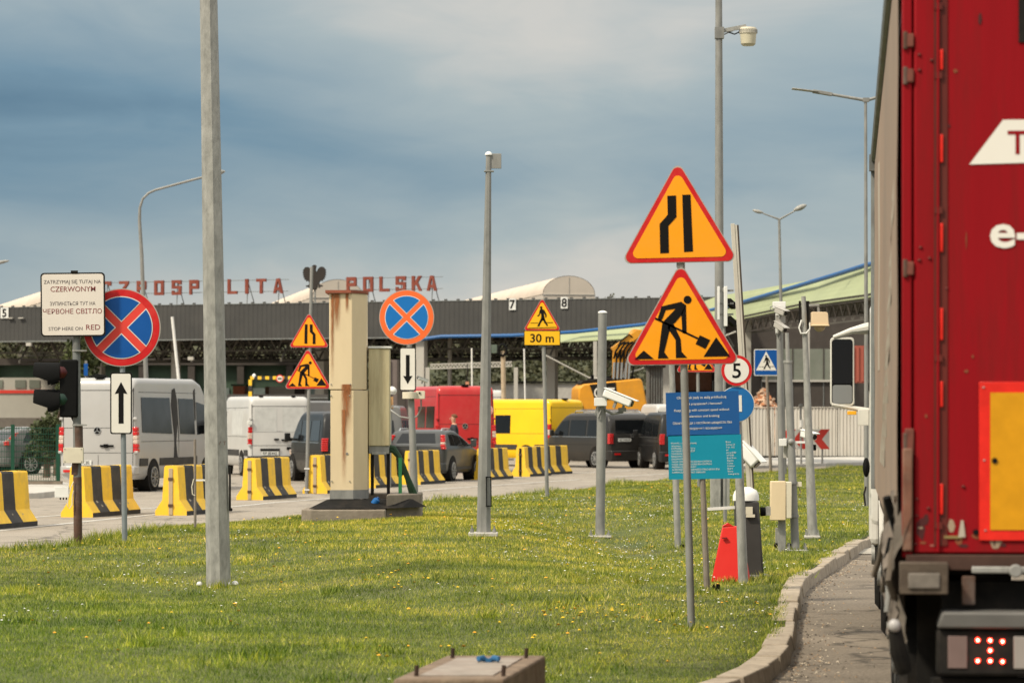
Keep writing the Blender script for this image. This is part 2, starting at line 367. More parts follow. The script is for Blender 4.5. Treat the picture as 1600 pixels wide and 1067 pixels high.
# kerb: individual stones laid along the lane edge
mb = MB(); i = 0; acc = 0
pl = [Vector((x, y, 0)) for x, y in kl]
seg = []; 
fine = []
for a, b in zip(pl[:-1], pl[1:]):
    k = max(1, int((b-a).length/.12))
    fine += [a+(b-a)*j/k for j in range(k)]
st = 0
while st < len(fine)-9:
    n = random.choice((6, 7, 8)); a = fine[st]; b = fine[st+n]
    t = (b-a).normalized(); u = Vector((t.y, -t.x, 0)); a = a+t*.006; b = b-t*.006
    zt = .122+random.uniform(-.016, .010); jit = random.uniform(-.016, .018); w = .20
    vs = []
    for p in (a, b):
        q = p+u*jit
        vs += [q-u*(w/2), q+u*(w/2)]
    low = [Vector((v.x, v.y, -.03)) for v in vs]; hi_ = [Vector((v.x, v.y, zt+random.uniform(-.005, .005))) for v in vs]
    hi_[1] += u*-.02; hi_[3] += u*-.02
    A = low+hi_
    mb.add(A, [(0,2,3,1),(4,5,7,6),(0,1,5,4),(1,3,7,5),(3,2,6,7),(2,0,4,6)], kerbm); st += n
o = mb.build('kerb', smooth=0, bevel=.012); tag(o, kind='structure')
# painted lines and light ghost marks on the far road
paint = mat('road_paint', (.50, .48, .44), .8, 0, .12, 3, (.22, .20, .17), .8, 6)
def line(pts, w, z=.005):
    vs = []
    for i, p in enumerate(pts):
        t = (pts[min(i+1, len(pts)-1)]-pts[max(i-1, 0)]).normalized(); u = Vector((t.y, -t.x, 0))
        vs += [(p.x-u.x*w/2, p.y-u.y*w/2, z), (p.x+u.x*w/2, p.y+u.y*w/2, z)]
    mbl.add(vs, [(2*i, 2*i+1, 2*i+3, 2*i+2) for i in range(len(pts)-1)], paint)
mbl = MB()
line([gp(a, b, 0) for a, b in [(-150, 846), (0, 829), (150, 813), (300, 798), (430, 785), (560, 775), (700, 763), (790, 757), (905, 749)]], .14)
for a, b in (((0, 812), (110, 804)), ((215, 795), (250, 793)), ((880, 740), (1010, 734)), ((960, 745), (1075, 738)), ((700, 740), (760, 737)), ((250, 757), (360, 750)), ((560, 742), (590, 741))):
    line([gp(*a, 0), gp(*b, 0)], .16)
o = mbl.build('road_markings', smooth=0, fix=False); tag(o, kind='structure')
for p in o.data.polygons:
    if p.normal.z < 0: p.flip()
# raised pavement strip at far left, behind the lanes
pav = MB(); a = [gp(-60, 772, .12), gp(60, 770, .12), gp(110, 765, .12), gp(118, 757, .12), gp(90, 752, .12), gp(-60, 765, .12)]
pav.prism([(p.x, p.y) for p in a], -.02, .13, concretel, ax='z'); tag(pav.build('pavement', smooth=0, bevel=.02), kind='structure')
pav = MB(); a = [gp(1130, 729, .1), gp(1330, 722.5, .1), gp(1500, 716, .1), gp(1500, 711, .1), gp(1130, 716, .1)]
pav.prism([(p.x, p.y) for p in a], -.02, .1, concretel, ax='z'); tag(pav.build('pavement', smooth=0), kind='structure')
# crosspiece slab on the lane
sheet('path', [(4.25, 43.0), (6.5, 43.0), (7.5, 45.2), (4.9, 45.2)], .009, mat('pale_slab', (.36, .33, .28), .9, 0, .15, 3, (.2, .17, .14), .5, 4))

# --- grass blades (stuff)
def scatter(n, y0, y1, k=.175, extra=1.2):
    y = np.sqrt(rng.uniform(y0*y0, y1*y1, n)); x = rng.uniform(-1, 1, n)*(k*y+extra)
    m = inside(x, y); return x[m], y[m]
def blades():
    X = []; Y = []; H = []; Wd = []
    for y0, y1, dens, h, w in ((15.5, 26, 2300, .040, .0050), (26, 38, 1500, .044, .0062), (38, 56, 800, .05, .0085), (56, 85, 340, .055, .013), (85, 128, 110, .06, .022)):
        area = .175*(y1*y1-y0*y0)+2.4*(y1-y0); n = int(area*dens)
        x, y = scatter(n, y0, y1); X.append(x); Y.append(y)
        H.append(h*rng.uniform(.45, 1.25, x.size)); Wd.append(w*rng.uniform(.6, 1.3, x.size))
    ex_, ey_ = [], []
    for a, b in zip(farp[2:-2], farp[3:-1]):
        k = int((b-a).length*(260 if a.y < 60 else 110)); tt_ = rng.random(k); ex_.append(a.x+(b.x-a.x)*tt_+rng.normal(0, .10, k)+.08); ey_.append(a.y+(b.y-a.y)*tt_-np.abs(rng.normal(0, .35, k)))
    ex_ = np.concatenate(ex_); ey_ = np.concatenate(ey_); kk_ = (ey_ < 49) | (ey_ > 66); ex_ = ex_[kk_]; ey_ = ey_[kk_]; X.append(ex_); Y.append(ey_); H.append(rng.uniform(.05, .16, ex_.size)*(1+.5*np.sin(ex_*3))); Wd.append(rng.uniform(.008, .016, ex_.size))
    # longer tufts round the feet of posts and cabinets, and rough clumps here and there
    spots = [gp(px, py) for px, py in ((341, 918), (195, 850), (122, 852), (755, 838), (938, 840), (855, 777), (1080, 985), (1058, 857), (1161, 914), (1105, 927), (1142, 910), (1188, 903), (1223, 859), (1243, 861), (1270, 840), (1204, 738), (305, 829), (700, 1040), (850, 1060))]
    for c in spots:
        k = 160; a_ = rng.uniform(0, 2*PI, k); r_ = np.abs(rng.normal(.10, .09, k)); X.append(c.x+r_*np.cos(a_)); Y.append(c.y-.02+r_*np.sin(a_)*1.2); H.append(rng.uniform(.04, .12, k)); Wd.append(rng.uniform(.006, .011, k))
    cx_, cy_ = scatter(420, 16, 70)
    for a, b in zip(cx_, cy_):
        k = int(rng.uniform(25, 110)); s_ = rng.uniform(.04, .16); X.append(a+rng.normal(0, s_, k)); Y.append(b+rng.normal(0, s_*1.4, k)); H.append(rng.uniform(.05, .125, k)); Wd.append(rng.uniform(.006, .016, k))
    # grass creeping over the kerb
    for a, b in zip(kl[:-1], kl[1:]):
        if b[1] > 60 or rng.random() < .35: continue
        k = int(rng.uniform(20, 90)); tt_ = rng.random(k); X.append(a[0]+(b[0]-a[0])*tt_-.10+rng.normal(0, .035, k)); Y.append(a[1]+(b[1]-a[1])*tt_); H.append(rng.uniform(.05, .10, k)); Wd.append(rng.uniform(.006, .011, k))
    x = np.concatenate(X); y = np.concatenate(Y); h = np.concatenate(H)*.8; w = np.concatenate(Wd)
    cl = np.sin(x*1.7+np.sin(y*.9)*2)*np.sin(y*1.1+np.sin(x*1.3)*1.7)
    h *= 1+.25*cl; n = x.size
    z = gh(x, y)-.004
    a = rng.uniform(0, 2*PI, n); b = rng.uniform(0, 2*PI, n); ln = h*rng.uniform(.1, .9, n)
    v = np.empty((n, 3, 3), np.float32)
    v[:, 0] = np.stack([x-np.cos(a)*w/2, y-np.sin(a)*w/2, z], 1); v[:, 1] = np.stack([x+np.cos(a)*w/2, y+np.sin(a)*w/2, z], 1)
    v[:, 2] = np.stack([x+np.cos(b)*ln, y+np.sin(b)*ln, z+h], 1)
    me = bpy.data.meshes.new('grass'); me.vertices.add(n*3); me.loops.add(n*3); me.polygons.add(n)
    me.vertices.foreach_set('co', v.ravel()); me.loops.foreach_set('vertex_index', np.arange(n*3, dtype=np.int32))
    me.polygons.foreach_set('loop_start', np.arange(0, n*3, 3, dtype=np.int32))
    me.update()
    at_ = me.attributes.new('tint', 'FLOAT', 'FACE'); at_.data.foreach_set('value', rng.random(n).astype(np.float32))
    # turf paler and yellower on the swell, darker and greener near the front left
    paler = .5+.5*np.exp(-((x+.5)/3.2)**2-((y-50)/13)**2)-.42*np.exp(-((x+4)/3.5)**2-((y-27)/9)**2)-.22*(y < 30)*np.clip((30-y)/8, 0, 1)
    ad = me.attributes.new('paler', 'FLOAT', 'FACE'); ad.data.foreach_set('value', np.clip(paler, 0, 1).astype(np.float32))
    m = bpy.data.materials.new('grass_blade'); m.use_nodes = True; nn = m.node_tree.nodes; l = m.node_tree.links; bs = nn['Principled BSDF']
    bs.inputs['Roughness'].default_value = .6; bs.inputs['Specular IOR Level'].default_value = .25
    at1 = nn.new('ShaderNodeAttribute'); at1.attribute_name = 'tint'
    r1 = ramp(nn, [(0, (.075, .115, .012)), (.36, (.175, .225, .024)), (.72, (.36, .365, .042)), (.88, (.50, .45, .10)), (1, (.66, .58, .26))]); l.new(at1.outputs['Fac'], r1.inputs[0])
    t = nn.new('ShaderNodeTexCoord'); no = nn.new('ShaderNodeTexNoise'); no.inputs['Scale'].default_value = .55; no.inputs['Detail'].default_value = 7; no.inputs['Roughness'].default_value = .62; l.new(t.outputs['Object'], no.inputs['Vector'])
    r2 = ramp(nn, [(.30, (.36, .44, .36)), (.41, (.62, .72, .6)), (.50, (1.0, 1.0, .9)), (.60, (1.45, 1.30, 1.0)), (.73, (1.9, 1.5, 1.6))]); l.new(no.outputs[0], r2.inputs[0])
    x_ = nn.new('ShaderNodeMix'); x_.data_type = 'RGBA'; x_.blend_type = 'MULTIPLY'; x_.inputs[0].default_value = 1; l.new(r1.outputs[0], x_.inputs[6]); l.new(r2.outputs[0], x_.inputs[7])
    n4 = nn.new('ShaderNodeTexNoise'); n4.inputs['Scale'].default_value = 5.5; n4.inputs['Detail'].default_value = 4; n4.inputs['Roughness'].default_value = .7; l.new(t.outputs['Object'], n4.inputs['Vector'])
    r4 = ramp(nn, [(.32, (.34, .42, .40)), (.48, (.95, 1, .95)), (.66, (1.6, 1.45, 1.6))]); l.new(n4.outputs[0], r4.inputs[0])
    x4 = nn.new('ShaderNodeMix'); x4.data_type = 'RGBA'; x4.blend_type = 'MULTIPLY'; x4.inputs[0].default_value = 1; l.new(x_.outputs[2], x4.inputs[6]); l.new(r4.outputs[0], x4.inputs[7])
    at2 = nn.new('ShaderNodeAttribute'); at2.attribute_name = 'paler'
    r5 = ramp(nn, [(0, (.62, .80, .62)), (.5, (1, 1, 1)), (1, (1.28, 1.16, 1.1))]); l.new(at2.outputs['Fac'], r5.inputs[0])
    x5 = nn.new('ShaderNodeMix'); x5.data_type = 'RGBA'; x5.blend_type = 'MULTIPLY'; x5.inputs[0].default_value = 1; l.new(x4.outputs[2], x5.inputs[6]); l.new(r5.outputs[0], x5.inputs[7]); x_ = x5
    l.new(x_.outputs[2], bs.inputs['Base Color'])
    tr = nn.new('ShaderNodeBsdfTranslucent'); l.new(x_.outputs[2], tr.inputs[0]); ms = nn.new('ShaderNodeMixShader'); ms.inputs[0].default_value = .35
    l.new(bs.outputs[0], ms.inputs[1]); l.new(tr.outputs[0], ms.inputs[2]); l.new(ms.outputs[0], nn['Material Output'].inputs[0])
    me.materials.append(m)
    o = bpy.data.objects.new('grass', me); C.objects.link(o)
    tag(o, 'short mown grass with dry and yellow-green patches on the traffic island', 'grass', kind='stuff')
blades()
# --- wildflowers (stuff): yellow dandelions and white daisies
def flowers():
    mb = MB(); yel = mat('dandelion_yellow', (.80, .50, .01), .6); ora = mat('dandelion_orange', (.82, .36, .01), .6); wh = mat('daisy_white', (.72, .72, .66), .6, var=.1); stm = mat('flower_stem', (.09, .14, .03), .7)
    def fl(x, y, r, m, h):
        z = gh(x, y)+h; t = random.uniform(-.5, .2); a = random.uniform(0, PI)
        vs = [(x+r*math.cos(2*PI*k/7+a), y+r*math.sin(2*PI*k/7+a), z-r*math.sin(2*PI*k/7+a)*t*-1) for k in range(7)]+[(x, y, z+r*.45)]
        mb.add(vs, [(k, (k+1)%7, 7) for k in range(7)], m)
        mb.add([(x-.002, y, z), (x+.002, y, z), (x, y, z-h-.01)], [(0, 1, 2)], stm)
    for px, py, n, s in ((915, 972, 16, .22), (940, 965, 14, .25), (610, 907, 5, .12), (640, 918, 7, .2), (460, 855, 4, .2), (600, 912, 4, .15), (740, 930, 5, .2), (20, 870, 16, .5), (120, 985, 5, .35), (230, 980, 4, .35), (362, 963, 3, .2), (352, 985, 2, .05), (440, 885, 6, .4), (130, 867, 3, .3), (845, 958, 6, .2), (1075, 990, 6, .15), (1160, 950, 8, .3), (860, 1010, 4, .2), (300, 830, 5, .4), (612, 1040, 3, .06), (1250, 800, 6, 1.0), (1020, 800, 4, 1), (710, 1026, 2, .1)):
        c = gp(px, py)
        for _ in range(n): fl(c.x+random.gauss(0, s), c.y+random.gauss(0, s*2), random.uniform(.010, .018), random.choice((yel, yel, ora)), random.uniform(.05, .09))
    x, y = scatter(520, 18, 80)
    for a, b in zip(x, y): fl(a, b, random.uniform(.007, .012)*(1+b/50), random.choice((yel, ora)), random.uniform(.035, .07))
    x, y = scatter(26000, 20, 100)
    q = np.sin(x*1.1+1.3+np.sin(y*.31)*2)*np.sin(y*.37+.8)+.35*np.sin(x*2.9+y*.7)
    pr = np.clip(.05+.75*q+.30*(x > -.5)-.25*(x < -1.5)-.25*(y < 27), .006, 1)*(y < 70)
    k = rng.random(x.size) < pr
    for a, b in zip(x[k], y[k]): fl(a, b, random.uniform(.004, .009)*(1+b/70), wh, random.uniform(.03, .06))
    o = mb.build('wildflowers', smooth=0, fix=False); tag(o, 'yellow dandelions and tiny white daisies scattered through the grass', 'wildflowers', kind='stuff')
flowers()
# --- grit and dead grass along the kerb (stuff)
def grit():
    mb = MB(); cols = [mat('grit_pale', (.40, .34, .26), .9), mat('grit_dark', (.09, .075, .06), .9), mat('grit_brown', (.24, .17, .11), .9)]
    for _ in range(1300):
        i = random.randrange(12, len(kl)-30); a, b = kl[i], kl[i+1]; t_ = random.random(); off = .10+abs(random.gauss(0, .22)); tx, ty = b[0]-a[0], b[1]-a[1]; L_ = math.hypot(tx, ty); x = a[0]+tx*t_+ty/L_*off; y = a[1]+ty*t_-tx/L_*off; r = random.uniform(.004, .016); an = random.uniform(0, 3)
        mb.add([(x+r*math.cos(an+k*2.1), y+r*1.2*math.sin(an+k*2.1), .001) for k in range(3)]+[(x, y, .001+r*.7)], [(0, 1, 3), (1, 2, 3), (2, 0, 3)], random.choice(cols))
    o = mb.build('grit', smooth=0, fix=False); tag(o, 'loose grit and small stones gathered along the foot of the kerb', 'grit', kind='stuff')
grit()
# --- far hillside with a wood
def leafmat(name, a, b):
    m = bpy.data.materials.new(name); m.use_nodes = True; n = m.node_tree.nodes; l = m.node_tree.links; bs = n['Principled BSDF']; bs.inputs['Roughness'].default_value = .7
    bs.inputs['Specular IOR Level'].default_value = .2
    t = n.new('ShaderNodeTexCoord'); no = n.new('ShaderNodeTexNoise'); no.inputs['Scale'].default_value = .5; no.inputs['Detail'].default_value = 6; l.new(t.outputs['Object'], no.inputs['Vector'])
    r = ramp(n, [(.35, a), (.65, b)]); l.new(no.outputs[0], r.inputs[0]); l.new(r.outputs[0], bs.inputs['Base Color']); return m
leafd = leafmat('foliage_dark', (.028, .040, .016), (.075, .085, .030)); leafg = leafmat('foliage_olive', (.032, .036, .016), (.075, .070, .034))
mb = MB(); nx, ny = 90, 10; vs = []
for j in range(ny):
    for i in range(nx):
        x = -130+260*i/(nx-1); y = 215+j*22; h = 9.3*min(1, (j/4.0))**1.3 + 1.2*math.sin(x*.06+j)+.6*math.sin(x*.21+j*2)
        vs.append((x, y, max(-.05, h) if j else -.1))
mb.add(vs, [(j*nx+i, j*nx+i+1, (j+1)*nx+i+1, (j+1)*nx+i) for j in range(ny-1) for i in range(nx-1)], mat('hill_scrub', (.050, .055, .024), .9, 0, .35, .3, (.08, .06, .035), .5, .1))
o = mb.build('hills', smooth=60); o['kind'] = 'structure'
def leafcloud(name, parent, centres, n, m, size, lab=None):
    cs = np.array([c[:3] for c in centres]); rs = np.array([c[3:6] for c in centres]); k = rng.integers(0, len(cs), n)
    u = rng.normal(size=(n, 3)); u /= np.linalg.norm(u, axis=1)[:, None]; rad = rng.uniform(.55, 1.05, n)**.6
    p = cs[k]+u*rs[k]*rad[:, None]; a = rng.normal(size=(n, 3)); a /= np.linalg.norm(a, axis=1)[:, None]; b = np.cross(a, rng.normal(size=(n, 3))); b /= np.linalg.norm(b, axis=1)[:, None]
    s = size*rng.uniform(.5, 1.3, n)[:, None]; v = np.stack([p-a*s, p+b*s*.6, p+a*s, p-b*s*.6], 1).reshape(-1, 3)
    me = bpy.data.meshes.new(name); me.from_pydata(v.tolist(), [], [(4*i, 4*i+1, 4*i+2, 4*i+3) for i in range(n)]); me.materials.append(m)
    o = bpy.data.objects.new(name, me); C.objects.link(o)
    if parent: o.parent = parent
    return o
cl = []
for i in range(260):
    x = random.uniform(-60, 60); t = random.random(); y = 228+t*70; zb = 8.0*min(1, t*1.1); r = random.uniform(1.1, 2.6)
    cl.append((x, y, zb+r*.3, r*1.5, r*1.2, r))
o = leafcloud('woodland', None, cl, 70000, leafg, .26); tag(o, 'olive green scrub and trees covering the hillside seen under the canopy', 'woodland', kind='stuff')
def tree(name, label, base, h, r, m, n=1600, cat='tree', group=None, tr=.12, squash=1.):
    t = thing(name, label, cat, base, group=group)
    mb = MB(); bark = mat('bark', (.09, .065, .045), .9, 0, .3, 6)
    mb.tube([(0, 0, -.1), (.05, 0, h*.4), (.1, .05, h*.8)], [tr, tr*.7, tr*.25], 8, bark)
    for k in range(6):
        a = k*1.05; z = h*(.3+.09*k); mb.tube([(.05, 0, z), (math.cos(a)*r*.5, math.sin(a)*r*.5, z+h*.14)], [tr*.4, tr*.1], 6, bark)
    mb.build('trunk', t)
    cs = []
    for k in range(16):
        a = random.uniform(0, 2*PI); q = random.uniform(0, .65)*r; z = h*random.uniform(.38, .86); rr_ = r*random.uniform(.28, .5)
        cs.append((math.cos(a)*q, math.sin(a)*q, z, rr_, rr_, rr_*squash))
    leafcloud('crown', t, cs, n, m, r*.09); return t
def dd(px, d, z=0): p = at(px, 654, d); return (p.x, p.y, z)
tree('broadleaf_tree', 'dark broadleaf tree behind the round red-rimmed sign on the left', dd(125, 150), 5.6, 1.7, leafd, 2200)
tree('broadleaf_tree', 'small treetop just above the canopy edge, right of the vaulted skylight', dd(946, 230), 11.6, 1.2, leafg, 900)
tree('conifer_shrub', 'low dark green shrub behind the green mesh fence', dd(72, 99), 1.75, .75, leafd, 1500, 'shrub')
tree('conifer_shrub', 'taller dark shrub at the end of the green mesh fence beside the silver van', dd(88, 102), 2.3, .6, leafd, 1300, 'shrub')
# ------------------------------------------------------------------ frames of reference and sign faces
class Fr:
    def __init__(s, px, py, d=None, z=None, dz=-.02):
        if d is None:
            b = gp(px, py, z); s.d = b.y; s.b = Vector((b.x, b.y, b.z+dz))
        else:
            s.d = d; x = (px-800)/F*d; s.b = Vector((x, d, (gh(x, d)+dz) if z is None else z))
        s.s = s.d/F
    def L(s, px, py, dy=0.): return at(px, py, s.d+dy)-s.b if dy == 0 else Vector(((px-800)*s.s, s.d+dy, CH+(HZ-py)*s.s))-s.b
def tri(w, k=1.):
    r = .055*w; a = w+1.46*r; h = a*.866; pts = [(-a/2, 0), (a/2, 0), (0, h)]
    return rpoly(pts, r*k, 6)
def inset(poly, f, cz):      # shrink about the in-centre
    return [(x*f, cz+(z-cz)*f) for x, z in poly]
def xfm(poly, ox, oz, k, rot): return [(ox+k*(a*math.cos(rot)-b*math.sin(rot)), oz+k*(a*math.sin(rot)+b*math.cos(rot))) for a, b in poly]
def N1(pts): return [((x-311)/530, (528-y)/530) for x, y in pts]
def N2(pts): return [((x-323)/527, (1008-y)/527) for x, y in pts]
def circ_n(cx, cy, r, f): return f([(cx+r*math.cos(a*PI/10), cy+r*math.sin(a*PI/10)) for a in range(20)])
G_NARROW_L = [N1([(258,205),(300,204),(300,308),(260,350),(260,480),(218,481),(218,340),(258,296)]), N1([(330,202),(370,201),(376,475),(333,477)])]
G_NARROW_R = [[(-a, b) for a, b in p] for p in G_NARROW_L]
G_WORK = [circ_n(353, 698, 19, N2), N2([(228,728),(322,707),(346,724),(326,768),(290,808),(266,824),(234,802),(296,740),(248,746),(233,784),(222,800),(208,790)]),
          N2([(322,762),(345,722),(346,862),(326,856)]), N2([(232,798),(270,822),(238,946),(259,976),(207,976)]), N2([(260,818),(285,814),(317,885),(321,946),(347,975),(293,975),(293,890),(256,832)]),
          N2([(199,780),(402,880),(398,888),(195,789)]), N2([(409,868),(458,892),(435,934),(388,910)]), N2([(487,879),(552,971),(425,971)]), N2([(140,937),(188,978),(95,978)])]
def P3(pts): return [((x-905)/266, (458-y)/266) for x, y in pts]
G_PED = [circ_n(898, 285, 10, P3), P3([(888,300),(902,294),(922,304),(940,340),(937,360),(929,361),(928,342),(918,326),(924,365),(914,384),(896,376),(898,335),(893,326),(882,350),(870,352),(868,346),(880,338)]),
         P3([(896,368),(914,374),(895,402),(884,428),(868,426),(880,400)]), P3([(908,372),(924,366),(934,390),(950,420),(942,426),(924,400)]), P3([(818,400),(876,400),(876,404),(818,404)]), P3([(918,396),(988,396),(988,401),(918,401)]), P3([(798,438),(1012,432),(1012,437),(798,443)])]
def triangle_panel(parent, fr, cx, cy_bottom, wpx, glyph, face, rot=0., dy=-.05, gk=1., name='sign_panel'):
    """cx, cy_bottom: pixel of the middle of the lower edge"""
    p = fr.L(cx, cy_bottom, dy); w = wpx*fr.s; mb = MB(); T = tri(w); cz = w*.30
    def lay(f, y0, m, bold=0): mb.prism(xfm(inset(T, f, cz), p.x, p.z, 1, rot), y0, y0+.0025, m, off=(0, p.y, 0))
    mb.prism(xfm(T, p.x, p.z, 1, rot), 0, .012, signgrey, off=(0, p.y, 0))
    lay(.975, -.0028, signred); lay(.845, -.0056, face)
    o = mb.build(name, parent, smooth=0)
    g = MB()
    for q in glyph: g.prism(xfm([(a*gk, b*gk+(1-gk)*.3) for a, b in q], p.x, p.z, w, rot), -.0084, -.0058, signblack, off=(0, p.y, 0))
    g.build('pictogram', o, smooth=0)
    b = MB()
    for dz in (.12, .5):
        q = fr.L(cx, cy_bottom-dz*wpx, 0); b.box((q.x, q.y, q.z), (.11, .10, .03), galv2)
    b.build('clamp', o, smooth=0); return o
def nostop_panel(parent, fr, cx, cy, rpx, red, bar, blue, dy=-.05, rin=.80, bw=.10, rim=signgrey):
    p = fr.L(cx, cy, dy); r = rpx*fr.s; mb = MB()
    mb.prism(circ(r, 64, p.x, p.z), 0, .014, rim, off=(0, p.y, 0)); mb.prism(circ(r*.975, 64, p.x, p.z), -.0028, -.0002, red, off=(0, p.y, 0))
    o = mb.build('sign_panel', parent, smooth=0)
    g = MB()
    for a in (PI/4, -PI/4):
        g.prism(xfm([(-rin, -bw), (rin, -bw), (rin, bw), (-rin, bw)], p.x, p.z, r, a), -.0050, -.0030, bar, off=(0, p.y+(.0006 if a < 0 else 0), 0))
    for q, (rr_, b_, m_x) in enumerate(((rin, bw, signwhite), (rin-.022, bw+.022, blue))):
        for k in range(4):
            t0 = math.asin(b_/rr_); arc = [(rr_*math.cos(t0+(PI/2-2*t0)*i/16), rr_*math.sin(t0+(PI/2-2*t0)*i/16)) for i in range(17)]
            g.prism(xfm([(b_, b_)]+arc, p.x, p.z, r, PI/4+k*PI/2), -.0080-.003*q, -.0055-.003*q, m_x, off=(0, p.y, 0))
    g.build('pictogram', o, smooth=0); return o
def arrow_panel(parent, fr, x0, y0, x1, y1, up=True, dy=-.05):
    a = fr.L(x0, y1, dy); b = fr.L(x1, y0, dy); w = b.x-a.x; h = b.z-a.z; cx, cz = (a.x+b.x)/2, (a.z+b.z)/2; mb = MB()
    mb.prism(rrect(w, h, w*.1, cx, cz), 0, .012, blackm, off=(0, a.y, 0)); mb.prism(rrect(w*.88, h-.12*w, w*.08, cx, cz), -.003, -.0003, signwhite, off=(0, a.y, 0))
    o = mb.build('supplementary_plate', parent, smooth=0)
    s = 1 if up else -1; k = w
    g = [(-.115, -.90), (.115, -.90), (.115, .45), (.29, .42), (0, .95), (-.29, .42), (-.115, .45)]
    ar = MB(); ar.prism([(cx+q*k, cz+z*s*k*(h/w/2.75)) for q, z in g], -.006, -.0033, signblack, off=(0, a.y, 0)); ar.build('arrow', o, smooth=0)
    return o
def post(parent, fr, p0, p1, w0, w1, m, n=12, dy=0., name='pole', ph=0., extra=None):
    a = fr.L(*p0, dy); b = fr.L(*p1, dy); mb = MB(); k = 6
    pts = [a.lerp(b, i/k) for i in range(k+1)]; mb.tube(pts, [(w0+(w1-w0)*i/k)*fr.s/2 for i in range(k+1)], n, m, ph)
    if extra: extra(mb)
    return mb.build(name, parent)
def flange(parent, fr, px, py, wpx, hpx=5, m=concretel, bolts=True, caps=False):
    p = fr.L(px, py); w = wpx*fr.s; h = hpx*fr.s; mb = MB(); mb.box((p.x, p.y, .02+h*.5), (w, w, h), m); o = mb.build('base_plate', parent, bevel=.012)
    if bolts:
        bb = MB()
        for sx_ in (-1, 1):
            for sy in (-1, 1):
                c = (p.x+sx_*w*.38, p.y+sy*w*.38)
                if caps: bb.ball((*c, .02+h), w*.085, plas, 10, 5, 0)
                else:
                    bb.cyl((*c, .02+h), (*c, .06+h), w*.06, w*.06, 6, galv2); bb.cyl((*c, .06+h), (*c, .10+h), w*.025, None, 6, galv2)
        bb.build('bolt_cap' if caps else 'anchor_bolts', o)
    return o

# ------------------------------------------------------------------ left group
f = Fr(122, 851); t = thing('traffic_light', 'rusty post with black traffic light and the trilingual stop board', 'traffic light', f.b)
post(t, f, (122, 851), (121, 745), 13.5, 13.5, rustp, name='pole_foot'); post(t, f, (121, 745), (119, 500), 13, 12, greyp)
mb = MB()
for y in (664, 548): p = f.L(121, y); mb.tube([p+Vector((0, 0, -.012)), p+Vector((0, 0, .012))], .068, 16, galv2); mb.box(p+Vector((.05, -.06, 0)), (.16, .03, .02), galv2)
mb.build('clamp', t)
# rust patch collars on the pole (flaked paint)
mb = MB(); p0 = f.L(122.5, 700); p1 = f.L(122, 664); mb.tube([p0, p1], .0625, 12, rustp); p0 = f.L(118.5, 742); p1 = f.L(119.5, 722); mb.tube([p0, p1], .0605, 12, rustp); mb.build('rust_patch', t)
a = f.L(65, 526, -.09); b = f.L(165.5, 426.5, -.09); w = b.x-a.x; h = b.z-a.z; cx, cz = (a.x+b.x)/2, (a.z+b.z)/2; rt_ = R(.6)
mb = MB(); mb.prism(xfm(rrect(w, h, .05), cx, cz, 1, rt_), 0, .02, blackm, off=(0, a.y, 0)); mb.prism(xfm(rrect(w*.955, h*.955, .04), cx, cz, 1, rt_), -.004, -.0004, mat('board_white', (.66, .60, .54), .5, 0, .03, 3, (.5, .45, .4), .2, 2), off=(0, a.y, 0))
mb.box((cx+.02, a.y, cz+h/2+.012), (.09, .03, .03), blackm)
bd = mb.build('sign_board', t, smooth=0)
tk = mat('text_dark', (.10, .08, .085), .6); tr_ = mat('text_red', (.22, .055, .055), .6)
mb = MB(); sc = w/100.5
def tl(s, px, py, hp, wd, m, bold=.0): q = f.L(px, py, -.09); text(mb, s, q.x, q.z, hp*f.s, m, y=q.y-.006, width=wd*f.s, bold=bold, rot=rt_)
tl('ZATRZYMAJ SIĘ TUTAJ NA', 114.5, 443.5, 5.6, 89, tk, .0); tl('CZERWONYM', 115.5, 456, 8, 70, tr_, .004); tl('ЗУПИНІТЬСЯ ТУТ НА', 115, 477.5, 5.6, 71, tk, .0)
tl('ЧЕРВОНЕ СВІТЛО', 114.5, 490.5, 7.4, 92, tr_, .004); tl('STOP HERE ON', 104, 516.5, 5.4, 53, tk, .0); tl('RED', 147, 515.5, 8.2, 22, tr_, .004)
mb.build('inscription', bd, smooth=0)
hd = MB()      # two visored heads seen from the side/back, opening to the left
p = f.L(104, 652, .05); q = f.L(104, 562, .05)
hd.box(((p.x+q.x)/2+.04, p.y, (p.z+q.z)/2), (.24, .30, q.z-p.z), black); hd.beam(f.L(112, 650, .04), f.L(122, 668, 0), .05, .05, black); hd.beam(f.L(112, 566, .04), f.L(121, 560, 0), .05, .05, black)
ho = hd.build('signal_head', t, bevel=.03)
for py in (586, 628):
    c = f.L(95, py-4, .0); v = MB(); k = 14; vs = []
    for j, (xx, r_) in enumerate(((0, .15), (-.34, .19))):
        for i in range(k): a_ = R(-35)+R(250)*i/(k-1); vs.append((c.x+xx*(1 if math.sin(a_) > 0 else .45), c.y+r_*math.cos(a_), c.z+r_*math.sin(a_)-.02+xx*.10))
    vs += [(x+.004, y*1.0, z-.006) for x, y, z in vs]
    v.add(vs, [(i, i+1, k+i+1, k+i) for i in range(k-1)]+[(2*k+i, 3*k+i, 3*k+i+1, 2*k+i+1) for i in range(k-1)], black)
    v.ball((c.x+.02, c.y, c.z), .13, mat('dark_red_lens', (.05, .008, .008), .2) if py == 586 else mat('dark_green_lens', (.01, .03, .02), .2), 14, 6, -1)
    v.build('visor', ho)
mb = MB(); a = f.L(101, 723, -.08); b = f.L(131.5, 699, -.08); mb.box(((a.x+b.x)/2, a.y, (a.z+b.z)/2), (b.x-a.x, .10, b.z-a.z), boxc)
for X in (a.x+.02, b.x-.02):
    for Z in (a.z+.02, b.z-.02): mb.cyl((X, a.y-.051, Z), (X, a.y-.056, Z), .008, None, 8, galv2)
mb.build('junction_box', t, bevel=.008)
